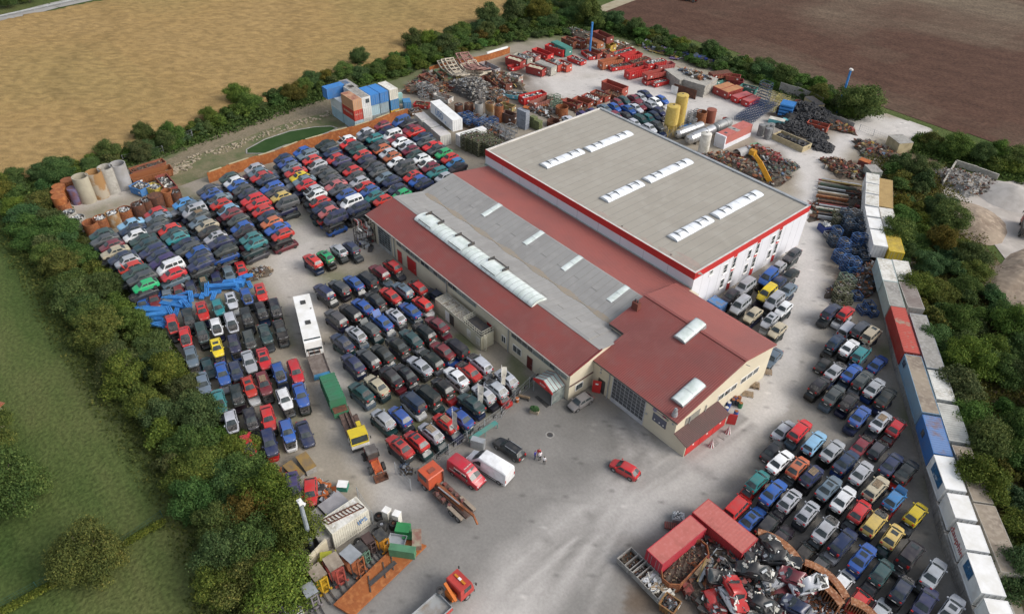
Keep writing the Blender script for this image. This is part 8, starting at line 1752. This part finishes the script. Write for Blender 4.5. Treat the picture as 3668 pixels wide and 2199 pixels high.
q,ms=pile_mesh(L_-.6,W_-.5,.5,.5,160,['rustdark','soil','wood'],seed=9,size=(.05,.25));spawn('rusty_round_skip','orange-brown round-ended skip half full of dark soil','skip',(c.x,c.y,0),ang,[Part('wall',mb,'rust'),Part('soil_load',q,ms)])
for i in range(16):
 r_=random.Random(i+60);x,y=1170+r_.uniform(-140,160),860+r_.uniform(-60,70);dx,dy=r_.uniform(70,130),-r_.uniform(110,190);a,b_=G('i',x-dx,y-dy,1.3),G('i',x+dx*.6,y+dy*.6,1.3);z=.7+.12*(i%6);mb=MB().beam((a.x,a.y,z),(b_.x,b_.y,z+r_.uniform(-.1,.2)),r_.choice((.15,.3,.45)),.12)
 k=i%5;solo('scrap_beam','%s beam lying in the plank heap by the soil skip, %s from the skip'%(['brown','yellow','grey-green','rusty','silver'][k],ordn[i]),'beam',mb,['wood',SCY,mat('pale_teal',(.25,.33,.30),.6),'rust','metal'][k],group='beams and planks by the soil skip')
crate('i',930,1110,1.0,(1.0,1.5,.9),SCR2,'rusty_box','red-brown open box by the round-ended skip','box',-.5);skip('i',(640,1290),(800,1400),1.2,1.7,(.22,.13,.05),'brown scoop bin with rusty inside at the pile corner','dark',rusty=True)
crate('i',820,235,.9,(1.2,1.4,.8),'metal','wire_basket','wire basket full of small silver pipes behind the red container','basket',.7,lambda d:[Part('pipe_ends',pile_mesh(1.2,1.0,.75,.25,50,['lampw','metal','darkmetal'],seed=3,size=(.06,.25))[0],['metal','lampw','metal','darkmetal'])])
mb=MB()
for k in range(6):mb.cyl((-.6+k*.24,-.4,.35),(-.6+k*.24,.5,.4),.11,n=8)
c=G('i',715,365,.4);solo('gas_bottles','row of red gas bottles lying by the red container','gas bottles',mb,SCR2,(c.x,c.y,0),.7)
bh=mat('bright_blue_steel',(.055,.25,.62),.5,c2=(.04,.19,.5),sc_=1)
segs=[((975,720),(1225,735)),((985,745),(1215,762)),((990,765),(1240,775)),((1060,800),(1230,780)),((1080,820),(1200,800)),((1090,870),(1210,850)),((1160,690),(1340,720)),((1180,668),(1360,680)),((1165,710),(1330,738)),((1220,740),(1250,800)),((1280,650),(1380,640)),((1330,690),(1380,760)),((1380,630),(1390,700)),((1290,740),(1270,810)),((1395,660),(1450,665)),((1500,565),(1500,660)),((1510,590),(1715,582)),((1515,612),(1700,605)),((1520,640),(1600,630)),((1540,690),(1560,640)),((1460,680),(1480,650)),((1620,560),(1700,560)),((1690,540),(1760,560)),((1740,530),(1800,520)),((1770,520),(1830,510)),((1800,560),(1820,600)),((1690,600),(1760,640)),((1100,860),(1190,885)),((1060,830),(1180,835))]
segs.sort(key=lambda t:min(t[0][0],t[1][0]))
for i,(p,q)in enumerate(segs):
 z=.5+.3*(i%4);a,c=G('r1c0',*p,z),G('r1c0',*q,z);mb=MB();d=(c-a);s=Vector((-d.y,d.x,0)).normalized()*.25
 for k in(-1,0,1):mb.beam(a+s*k,c+s*k+Vector((0,0,.15*(i%3))),.16,.3)
 mb.beam(a-s*1.3,a+s*1.3,.2);mb.beam(c-s*1.3,c+s*1.3,.2)
 solo('blue_steel_girder','bright blue steel frame piece in the left lot heap, %s from its left end'%(ordn+['twenty-'+o_ for o_ in ordn[:9]])[i],'steel frame',mb,bh,group='bright blue steel pieces piled in the left lot')
for i,(x,y,d_)in enumerate(((1340,700,(1.6,1.1,1.2)),(1740,545,(1.8,1.3,1.0)),(1700,560,(1.5,1.0,.8)),(1640,560,(1.6,1.1,.7)))):crate('r1c0',x,y,1,d_,bh,'blue_steel_box','bright blue boxy steel piece in the left lot heap, %s'%ordn[i]+' along it','steel box',i*.8,lambda d:[Part('flange',MB().box(-d[1]/2-.15,d[1]/2+.15,-.12,.12,d[2],d[2]+.1),bh)])
p=G('l',300,1000,.0);P_=[];f=MB();W_,D_=3.4,1.6
for sx in(-1,1):
 for sy in(-1,1):f.beam((sx*W_/2,sy*D_/2,0),(sx*W_/2,sy*D_/2,5.0),.1)
for z in(.4,1.7,3.0,4.3):
 for s in(-1,1):f.beam((-W_/2,s*D_/2,z),(W_/2,s*D_/2,z),.08);f.beam((s*W_/2,-D_/2,z),(s*W_/2,D_/2,z),.08)
P_.append(Part('frame',f,'darkmetal'));r_=random.Random(4)
for i in range(30):
 z=.55+1.3*(i%4)+r_.uniform(0,.6);x=r_.uniform(-W_/2+.3,W_/2-.3);mb=MB();n=7
 pts=[(x+.28*math.sin(math.pi*k/n)*(1 if i%2 else-1),-D_/2-.1+(D_+.2)*k/n)for k in range(n+1)]
 for(xa,ya),(xb,yb)in zip(pts[:-1],pts[1:]):mb.beam((xa,ya,z),(xb,yb,z),.12,.34)
 P_.append(Part('bumper',mb,['plastic','white','darkmetal',MATS['deep_blue'],'metal',SCR2][r_.randrange(6)]))
spawn('bumper_rack','tall steel rack crammed with car bumpers at the workshop corner','rack',(p.x+.2,p.y+.6,0),1.35,P_)
def pcar(n,x,y,h,z,hdg,c_,ty,v,label):p=G(n,x,y,h);spawn('scrap_van' if ty=='v' else 'wrecked_car',label,'car',(p.x,p.y,z),math.radians(hdg),carp(ty,v,True),color=CC_[c_][0])
pcar('h',310,320,3.2,1.8,-22,'v','s','-','dark violet blue car lifted up on the blue lift');pcar('h',470,370,2.5,1.2,-28,'r','h','n','bright red convertible beside the blue lift');pcar('h',370,470,1.6,.3,-22,'c','h','x','pale green car underneath the lifted violet one')
for i,(x,y,tx,ty_)in enumerate(((215,460,175,285),(275,520,240,350))):a,c=G('h',x,y,0),G('h',tx,ty_,2.8);mb=MB().beam((0,0,0),(0,0,3.0),.38);solo('lift_column','blue lift column, %s of two at the hedge'%ordn[i],'lift',mb,mat('lift_blue',(.02,.10,.42),.5),(a.x,a.y,0))
for i,(q,h,m_,lab)in enumerate((([(345,80),(430,45),(535,160),(430,225)],1.1,mat('ochre_rust_tray',(.27,.17,.05),.8,c2=(.16,.12,.08),sc_=.8),'rusty ochre flat tray, right one of two'),([(220,165),(310,115),(420,235),(350,290)],.8,MATS['ochre_rust_tray'],'rusty ochre flat tray, left one of two'),([(530,535),(712,388),(830,480),(640,600)],2.2,mat('lilac_grey_sheet',(.30,.29,.30),.6,c2=(.24,.23,.24),sc_=1),'lilac grey sheet roof beside the reefer'),([(400,620),(530,540),(640,640),(470,740)],1.8,mat('brown_grey_sheet',(.25,.23,.20),.7,c2=(.32,.31,.30),sc_=.6),'brownish grey sheet roof beside the camera mast'),([(490,740),(585,680),(655,790),(560,860)],2.0,'roofgrey','small grey box roof by the cream wall'))):
 cc,l,w,ag=quad_fit(q4('h',*q),h);spawn('flat_box',lab,'box',(cc.x,cc.y,0),ag,[Part('side',MB().box(-l/2+.05,l/2-.05,-w/2+.05,w/2-.05,0,h-.08),'concrete2'),Part('top',MB().box(-l/2,l/2,-w/2,w/2,h-.08,h),m_)])
a,b_=G('h',580,650,3.0),G('h',900,500,3.0);mb=MB()
for s in(0,.9):mb.beam(a+Vector((s,s*.3,0)),b_+Vector((s,s*.3,0)),.12)
for k in range(11):t=k/10;p=a.lerp(b_,t);mb.beam(p,p+Vector((.9,.27,0)),.08);mb.beam(p+Vector((-.3,-.9,-.02)),p+Vector((.5,-.8,.05)),.06)
solo('ladder_frames','long brown ladder-like frames on top of the dirty white container','ladder',mb,'rustdark')
crate('h',760,330,.9,(1.0,1.2,.9),mat('jade',(.03,.22,.16),.6),'green_machine','green machine with white cover between loader and reefer','machine',.8,lidx('white'));cage('h',275,1360,0,'grey','grey tubular rack at the lower left frame edge',d=(2.8,1.6,1.4),load=False,h=1.4,name='rack_frame',group='grey racks');mb=MB();a,b_=G('h',330,1350,.5),G('h',400,1500,.5);d=(b_-a).normalized();s=Vector((-d.y,d.x,0))*.25
for k in(-1,1):mb.beam(a+s*k,b_+s*k,.08,.12)
for k in range(9):p=a.lerp(b_,k/8);mb.beam(p-s,p+s,.08)
solo('white_ladder','white step ladder lying at the lower frame edge','ladder',mb,'white')
for i,(n,p,q,h,w,c_,ld,lab)in enumerate((('b',(835,500),(1000,640),1.6,2.2,RU,None,'open rust trough right of the grey shredded heap'),('b',(240,400),(395,520),2.2,2.2,(.06,.12,.07),None,'green open skip below the curved steel segments'),('b',(60,470),(210,560),1.8,2.3,RU,'rust','rust-brown skip at the hedge left of the green one'),('b',(380,600),(560,640),1.2,2.0,MR,'dark','dark rusty box beside the grey shredded heap'),('b',(850,310),(1040,400),1.8,2.2,(.30,.30,.32),None,'light grey flat box behind the drive'),('b',(1200,460),(1360,500),2.2,2.2,(.34,.34,.32),'metal','whitish grey skip with iron at the drive edge'),('b',(1080,520),(1200,600),1.8,1.8,RU,'rust','rust box with pipes left of the whitish skip'),('b',(210,720),(430,790),1.3,2.0,(.5,.5,.47),None,'white-edged rack box behind the lettered container'),('b',(700,460),(820,540),1.2,2.0,MR,'rust','maroon box under the curved segments'),('b',(1100,850),(1270,900),1.4,1.6,(.3,.27,.12),None,'olive topped table box over the dark shaft'),('b',(1130,960),(1270,1010),2.4,1.8,(.10,.06,.05),None,'dark shaft box between ribbed tank and grey boxes'))):
 skip(n,p,q,h,w,c_,lab,ld,rusty=True,group='rusty skips in the far scrap yard')
mb=MB();p=G('b',525,560,1.2);mb.obox((0,0,1.0),(1.9,.15,2.2),rx=.3);solo('yellow_scoop','yellow steel scoop leaning at the grey heap','scoop',mb,mat('scoop_yellow',(.5,.36,.02),.6),(p.x,p.y,0),-.5)
#vegetation
def leaf_mat(name,cols,rough=.75):
 m,N,L,b=nodes_of(name);at=N.new('ShaderNodeVertexColor');at.layer_name='tint';oi=N.new('ShaderNodeObjectInfo');sx=N.new('ShaderNodeSeparateColor');L.new(at.outputs[0],sx.inputs[0])
 cr=N.new('ShaderNodeValToRGB');e=cr.color_ramp.elements;e[0].color=(*cols[0],1);e[1].color=(*cols[-1],1)
 for i,c in enumerate(cols[1:-1]):k=e.new((i+1)/(len(cols)-1));k.color=(*c,1)
 L.new(sx.outputs[0],cr.inputs[0]);mx=N.new('ShaderNodeMix');mx.data_type='RGBA';mx.blend_type='MULTIPLY';mx.inputs[0].default_value=1;L.new(cr.outputs[0],mx.inputs[6]);L.new(oi.outputs['Color'],mx.inputs[7])
 L.new(mx.outputs[2],b.inputs['Base Color']);b.inputs['Roughness'].default_value=rough;b.inputs['Specular IOR Level'].default_value=.15
 tr=N.new('ShaderNodeBsdfTranslucent');L.new(mx.outputs[2],tr.inputs[0]);ms=N.new('ShaderNodeMixShader');ms.inputs[0].default_value=.25;L.new(b.outputs[0],ms.inputs[1]);L.new(tr.outputs[0],ms.inputs[2]);L.new(ms.outputs[0],N['Material Output'].inputs[0]);return m
LM=leaf_mat('foliage',[(.030,.056,.019),(.064,.104,.033),(.105,.150,.046),(.178,.208,.068)])
def crown_mesh(name,rx,rz_,n,leaf,seed,lobes=7,low=.15):
 r=np.random.default_rng(seed);C_=[(0,0,rz_*.8,.6)]+[(rx*r.uniform(.3,.85)*math.cos(6.283*i/lobes+r.random()),rx*r.uniform(.3,.85)*math.sin(6.283*i/lobes+r.random()),rz_*r.uniform(.3,1.2),r.uniform(.2,.5))for i in range(lobes*2)]+[(r.uniform(-.4,.4)*rx,r.uniform(-.4,.4)*rx,rz_*r.uniform(1.1,1.5),r.uniform(.25,.4))for i in range(lobes//2)]
 C_=np.array(C_);pick=r.choice(len(C_),n,p=C_[:,3]**2/(C_[:,3]**2).sum());d=r.normal(size=(n,3));d/=np.linalg.norm(d,axis=1)[:,None];d[:,2]=np.where(d[:,2]<-.3,-d[:,2]*.6,d[:,2])
 clump=np.sin(d[:,0]*7+pick)*np.sin(d[:,1]*6+pick*2)*np.sin(d[:,2]*6+pick)
 rad=(C_[pick,3]*rx)*(r.random(n)**.3)*(1+.2*clump+.45*r.random(n)**5);ctr=C_[pick][:,:3]+d*rad[:,None]*np.array([1,1,rz_/rx*.9]);ctr[:,2]=np.maximum(ctr[:,2],low)
 nn=d+r.normal(size=(n,3))*.55;nn/=np.linalg.norm(nn,axis=1)[:,None];t=np.cross(nn,r.normal(size=(n,3)));t/=np.linalg.norm(t,axis=1)[:,None];bt=np.cross(nn,t);s=leaf*r.uniform(.6,1.3,n)[:,None]
 v=np.stack([ctr-t*s-bt*s*.45,ctr+t*s*.2-bt*s*.6,ctr+t*s+bt*s*.4,ctr-t*s*.2+bt*s*.6],1).reshape(-1,3)
 me=bpy.data.meshes.new(name);me.vertices.add(len(v));me.vertices.foreach_set('co',v.reshape(-1).astype(np.float32));me.loops.add(n*4);me.loops.foreach_set('vertex_index',np.arange(n*4,dtype=np.int32));me.polygons.add(n);me.polygons.foreach_set('loop_start',np.arange(0,n*4,4,dtype=np.int32));me.polygons.foreach_set('loop_total',np.full(n,4,dtype=np.int32));me.update(calc_edges=True)
 a=me.color_attributes.new('tint','FLOAT_COLOR','POINT');g_=np.clip(.45+.28*clump+r.normal(size=n)*.16+(r.random(len(C_))[pick]-.5)*.3,0,1);c=np.repeat(g_,4);a.data.foreach_set('color',np.stack([c,c,c,np.ones_like(c)],1).reshape(-1).astype(np.float32));me.materials.append(LM);return me
def trunk_mesh(h,r0,seed):
 r=random.Random(seed);mb=MB();mb.cyl((0,0,0),(.1,0,h*.5),r0,r0*.7,n=8);
 for k in range(5):a=k*1.3+r.random();mb.cyl((.05,0,h*(.25+.06*k)),(h*.28*math.cos(a),h*.28*math.sin(a),h*r.uniform(.6,.85)),r0*.45,r0*.12,n=6)
 return mb.mesh('trunk',[M['bark']])
BIG=[crown_mesh('crown',3.3,3.0,15000,.115,s,lobes=9)for s in(1,2,3,4)];BTR=[trunk_mesh(5,.2,s)for s in(1,2)]
SML=[crown_mesh('crown',2.2,1.7,5000,.14,s,lobes=7,low=.05)for s in(11,12,13,14)];STR=trunk_mesh(2.6,.1,5)
HUGE=crown_mesh('crown',3.3,2.9,34000,.085,9,lobes=11)
TCOL=[((1,1,1),'green'),((1.25,1.2,.8),'yellowish green'),((.8,.9,.95),'dark green'),((1.0,1.15,.9),'fresh green'),((1.45,.85,.6),'reddish brown'),((1.35,1.2,.65),'autumn yellow'),((.85,1.0,1.15),'bluish green')]
tr_rng=random.Random(77);tcount={}
def tree(p,kind,s,where,ci=None,hz=1.0,nm=None):
 ci=tr_rng.choice((0,0,1,1,2,3,3,6,0,0,1,3,6,2,0,5,1,3,0,6,1,0,3,4))if ci is None else ci
 me=tr_rng.choice(BIG if kind=='b' else SML);tm=tr_rng.choice(BTR)if kind=='b' else STR;nm=nm or('tree' if kind=='b' else 'bush');cl=tuple(c*tr_rng.uniform(.85,1.15)for c in TCOL[ci][0])
 k=tcount.get(where,0);tcount[where]=k+1
 lab='%s %s, %s from the %s'%(TCOL[ci][1],nm,NTH(k),where)
 e=bpy.data.objects.new(nm,None);COL.objects.link(e);e.location=(p[0],p[1],0);e.rotation_euler=(0,0,tr_rng.uniform(0,6.28));e.scale=(s*tr_rng.uniform(.9,1.15),s*tr_rng.uniform(.9,1.15),s*hz*tr_rng.uniform(.85,1.2));tag(e,lab,nm,GW_[where]if where in GW_ else None)
 obj('trunk',tm,parent=e);obj('crown',me,parent=e,color=cl);return e
TENS=['','','twenty','thirty','forty','fifty','sixty','seventy','eighty','ninety'];TENTH={20:'twentieth',30:'thirtieth',40:'fortieth',50:'fiftieth',60:'sixtieth',70:'seventieth',80:'eightieth',90:'ninetieth'}
def NTH(k):
 k+=1;pre=''
 if k>=100:pre='hundred-and-';k-=100
 if k==0:return 'hundredth'
 if k<=20:return pre+(ordn[k-1])
 return pre+(TENTH[k]if k%10==0 else TENS[k//10]+'-'+ordn[k%10-1])
GW_={'upper end of the left hedge':'trees and bushes of the left hedge belt','left end of the field hedge':'bushes of the hedge between yard and golden field','mast end of the far hedge':'bushes of the hedge before the ploughed field','rear gate along the right slope':'bushes on the right slope','road corner top left':'trees beyond the road'}
def belt(pts,width,step,kinds,smin,smax,where,hz=1.0,dens=1.0):
 P_=[D(x,y)for x,y in pts];wd=width if isinstance(width,(list,tuple))else[width]*len(pts)
 for i,(a,c)in enumerate(zip(P_[:-1],P_[1:])):
  L_=(c-a).length;n=max(1,int(L_/step));nv=Vector((-(c-a).y,(c-a).x,0)).normalized()
  for k in range(n):
   t=(k+tr_rng.uniform(.1,.9))/n;w=wd[i]+(wd[i+1]-wd[i])*t;rows_=max(1,round(w/(step*1.15)))
   for r_ in range(rows_):
    o=(-.5+(r_+.5)/rows_)*w+tr_rng.uniform(-.25,.25)*step;kd=tr_rng.choice(kinds);tree(a.lerp(c,t)+nv*o,kd,tr_rng.uniform(smin,smax)*(1 if kd=='b' else 1.1),where,hz=hz)
belt([(65,500),(150,622),(240,745),(318,855),(392,960),(470,1070),(550,1180),(612,1290),(640,1390),(610,1500)],[6,8,9,9,9,9,10,11,11,9],3.2,'bbbs',.72,1.02,'upper end of the left hedge')
belt([(-20,470),(60,455),(130,440),(220,408),(300,392),(380,362),(460,330),(540,292),(620,262),(700,238),(780,212),(850,196),(930,172),(1010,142),(1090,112),(1170,85),(1240,62),(1320,52),(1400,48),(1450,60)],[7,8,7,6,5,5,5,5,6,6,6,7,7,8,8,9,10,11,11,10],2.6,'ssb',.62,.92,'left end of the field hedge')
belt([(880,202),(960,186),(1040,160),(1110,132),(1180,112),(1260,98),(1340,84),(1430,82)],3,2.6,'s',.55,.85,'left end of the field hedge',hz=.9)
belt([(1530,104),(1610,130),(1690,158),(1780,182),(1870,214),(1950,240)],3,2.6,'s',.5,.8,'mast end of the far hedge',hz=.9)
belt([(1230,30),(1330,22),(1420,20)],8,3.6,'bs',.8,1.1,'left end of the field hedge')
belt([(1450,62),(1530,82),(1610,108),(1690,138),(1770,155),(1850,185),(1930,218),(2000,245),(2080,285)],[8,7,6,6,7,6,7,8,6],2.7,'ssb',.65,.92,'mast end of the far hedge')
for x_,y_,s_ in((575,238,.8),(1005,105,.95),(1180,55,1.0),(1240,42,1.15),(870,150,.7),(1390,25,1.1),(1420,45,1.2),(1300,40,1.1),(350,330,.7)):tree(D(x_,y_+14),'b',s_,'left end of the field hedge',hz=1.35)
tree(D(2070,285),'b',1.45,'mast end of the far hedge',ci=3);tree(D(2045,272),'b',1.1,'mast end of the far hedge',ci=0)
belt([(2215,350),(2290,365),(2380,395),(2480,420)],7,3.6,'bbs',.8,1.05,'rear gate along the right slope')
belt([(2165,395),(2200,460),(2225,560),(2265,680),(2330,800),(2375,900),(2410,1010),(2455,1150),(2500,1300),(2560,1480)],[5,8,13,17,17,15,15,15,15,15],3.6,'bssb',.7,1.1,'rear gate along the right slope')
belt([(-60,40),(0,22),(60,8),(150,-12),(260,-40)],6,4.5,'b',.9,1.3,'road corner top left')
for x,y,s,ci,lab in((35,1225,1.38,0,'large round green tree on the meadow at the left edge'),(-12,1065,1.0,1,'green tree half cut by the left edge, above the large one'),(228,1385,1.15,1,'round yellowish green tree over the garden hedge')):
 e=tree(D(x,y),'b',s,'meadow',ci=ci);e['label']=lab
 for ch in e.children:
  if ch.name.startswith('crown'):ch.data=HUGE
a_,c_=D(-20,1500),D(392,1268);d=c_-a_;mb=MB();n=60;r=np.random.default_rng(5)
hm=crown_mesh('hedge_leaves',1.0,.5,9000,.13,31,lobes=10,low=.0);co=np.empty(len(hm.vertices)*3,np.float32);hm.vertices.foreach_get('co',co);co=co.reshape(-1,3);q=np.repeat(r.random(9000),4)[:,None];L_=d.length
co[:,0:1]=co[:,0:1]*.9+(q-.5)*L_;co[:,1]*=.55;co[:,2]=np.clip(co[:,2],0,1.3);hm.vertices.foreach_set('co',co.reshape(-1));hm.update()
o=obj('garden_hedge',hm,((a_.x+c_.x)/2,(a_.y+c_.y)/2,0),math.atan2(d.y,d.x),color=(1.5,1.25,.7));tag(o,'low clipped garden hedge crossing the lower left meadow','hedge')
def verge(pts,width,cnt,leaf,col_,label,name='undergrowth',hmax=.7,seed=1):
 P_=[D(x,y)for x,y in pts];sgs=list(zip(P_[:-1],P_[1:]));ls=np.array([(c-a).length for a,c in sgs]);r=np.random.default_rng(seed);me=crown_mesh(name,1,.5,cnt,leaf,seed,low=0);k=r.choice(len(sgs),cnt,p=ls/ls.sum());t=r.random(cnt);o_=(r.random(cnt)-.5)*width*(1+.4*np.sin(np.arange(cnt)))
 A=np.array([a[:]for a,c in sgs])[k];C2=np.array([c[:]for a,c in sgs])[k];dd_=C2-A;nv=np.stack([-dd_[:,1],dd_[:,0],0*dd_[:,0]],1);nv/=np.linalg.norm(nv,axis=1)[:,None];ctr=A+dd_*t[:,None]+nv*o_[:,None];ctr[:,2]=r.random(cnt)**2*hmax
 co=np.empty(cnt*12,np.float32);me.vertices.foreach_get('co',co);co=co.reshape(cnt,4,3);co+=(ctr-co.mean(1))[:,None,:];me.vertices.foreach_set('co',co.reshape(-1).astype(np.float32));me.update();tag(obj(name,me,color=col_),label,'undergrowth',kind='stuff')
verge([(60,500),(215,745),(365,965),(520,1180),(620,1390),(590,1500)],10,42000,.2,(1.0,.85,.7),'dark undergrowth beneath the left hedge trees',seed=41)
verge([(-20,475),(130,445),(460,335),(850,200),(1170,90),(1450,60),(1700,140),(2090,285)],7,42000,.3,(.85,.9,.75),'undergrowth beneath the upper hedges',seed=42)
verge([(2185,390),(2250,560),(2355,800),(2440,1010),(2540,1300),(2630,1490)],14,52000,.2,(1.25,.85,.65),'brownish undergrowth on the right slope',hmax=1.0,seed=43)
verge([(2200,345),(2380,395),(2500,425)],9,14000,.3,(.9,.95,.7),'undergrowth below the upper right bushes',seed=44)
def stones(pts,width,cnt,smin,smax,label,seed,m_='stone'):
 P_=[D(x,y)for x,y in pts];r_=random.Random(seed);mb=MB()
 for k in range(cnt):
  i=r_.randrange(len(P_)-1);p=P_[i].lerp(P_[i+1],r_.random());s=r_.uniform(smin,smax);mb.obox((p.x+r_.uniform(-1,1)*width/2,p.y+r_.uniform(-1,1)*width/2,s*.2),(s,s*r_.uniform(.5,.9),s*.6),rz=r_.uniform(0,3),rx=r_.uniform(-.4,.4),ry=r_.uniform(-.3,.3))
 solo('boulders',label,'stones',mb,m_,kind='stuff')
stones([(415,412),(480,380),(560,358),(640,325),(720,300),(800,275),(830,268)],2.6,300,.15,.6,'rows of pale limestone boulders above the pond',1);stones([(405,850),(430,890),(470,935)],1.8,140,.15,.6,'pale stones at the foot of the left hedge',2);stones([(395,400),(415,420),(450,405)],2,60,.2,.9,'pale stones beside the rusty troughs',3)
def mound(n,x,y,rx,ry,h,m_,label,name='gravel_mound',rz=0,seed=1,rough=.06):
 c=G(n,x,y,0);r_=random.Random(seed);mb=MB();nr,na=9,28;vs=[(0,0,h)]
 for i in range(1,nr+1):
  for j in range(na):t=i/nr;a=6.2832*j/na;k=1+rough*math.sin(a*3+seed)+r_.uniform(-rough,rough)*.4;vs.append((rx*t*k*math.cos(a),ry*t*k*math.sin(a),max(-.05,h*(1-t**1.3)+(r_.uniform(-.08,.08)if i<nr else 0))))
 mb._add(vs,[(0,1+j,1+(j+1)%na)for j in range(na)]+[(1+(i-1)*na+j,1+i*na+j,1+i*na+(j+1)%na,1+(i-1)*na+(j+1)%na)for i in range(1,nr)for j in range(na)]);return solo(name,label,name.replace('_',' '),mb,m_,(c.x,c.y,0),rz,kind='structure',smooth=60)
pg=mat('pale_gravel_heap',(.46,.43,.40),.95,c2=(.38,.35,.32),sc_=.6,bump=.3);mound('r0c3',1780,1440,8,6,2.6,pg,'pale gravel mound at the right edge');sd=mat('sandy_brown',(.30,.24,.18),.95,c2=(.20,.15,.11),sc_=.25,c3=(.36,.29,.22),bump=.5)
mound('r1c3',1480,120,8,6,2.0,sd,'brownish grit mound with bushes at its foot',seed=2,rz=-.8);mound('r1c3',1830,560,5,11,2.2,sd,'eroded sandy bank at the right edge',seed=3,rz=.2,rough=.15)
heap('r0c3',1450,1320,6.5,5,1.8,700,['concrete2','darkmetal','wood','concrete2','rustdark'],'grey wood and rubble pile inside the quarry walls',seed=50,size=(.2,.7),fill='concrete2',rz=.3,name='rubble_heap')
sheetwall([('r0c3',1255,1360),('r0c3',1350,1205),('r0c3',1500,1250),('r0c3',1660,1305)],1.3,'concrete','concrete_wall','low pale wall around the rubble pile',htop=False,th=.3,panel=1.8)
P_=cab_parts(1.2,3.0,2.3,.9,2.8,rdm,rdm)+[Part('body',MB().box(-3.4,1.0,-1.15,1.15,1.0,2.2),'darkmetal')]+[wheelp(x,s*1.0,.5,.3)for x in(2.2,-1.4,-2.6)for s in(1,-1)]
p=G('r1c3',1880,170,.8);spawn('tipper_truck','red lorry cut off by the right picture edge on the pale ground','truck',(p.x,p.y,0),1.9,P_)
p=G('r0c2',1295,-8,.8);spawn('tractor','small red tractor at the upper edge of the ploughed field','tractor',(p.x,p.y,0),.1,[Part('bonnet',MB().box(.2,2.2,-.5,.5,.8,1.5),rdm),Part('cab',MB().box(-1.2,.2,-.8,.8,.9,2.7),'winglass'),Part('harrow',MB().box(-4.2,-1.6,-1.8,1.8,.3,.6),rdm)]+[wheelp(-.8,s*.9,.85,.45)for s in(1,-1)]+[wheelp(1.7,s*.8,.5,.3)for s in(1,-1)])
a,c=D(-20,42,.8),D(300,-28,.8);P_=[Part('rail',MB().beam((0,0,.7),((c-a).length,0,.7),.1,.35),'metal')]+[Part('post',MB().beam((k*4.0,0,0),(k*4.0,0,.75),.12),'metal')for k in range(int((c-a).length/4))]
spawn('guard_rail','grey guard rail along the road in the upper left corner','guard rail',(a.x,a.y,0),hd(a,c),P_)
p=G('r1c0',-290,1660,0);spawn('house','terracotta-roofed house just touching the left picture edge','house',(p.x,p.y,0),.6,[Part('wall',MB().box(-4.5,4.5,-3.5,3.5,0,3.4),'cream'),Part('roof',MB().xprof([(-4,3.2),(0,5.6),(4,3.2)],-4.9,4.9),mat('terracotta',(.42,.15,.08),.8,c2=(.35,.12,.06),sc_=1,wave=1.5)),Part('door',MB().box(4.5,4.55,-.5,.5,0,2.1),'wood'),Part('chimney',MB().box(1,1.6,.6,1.2,4,6.2),'rust')])
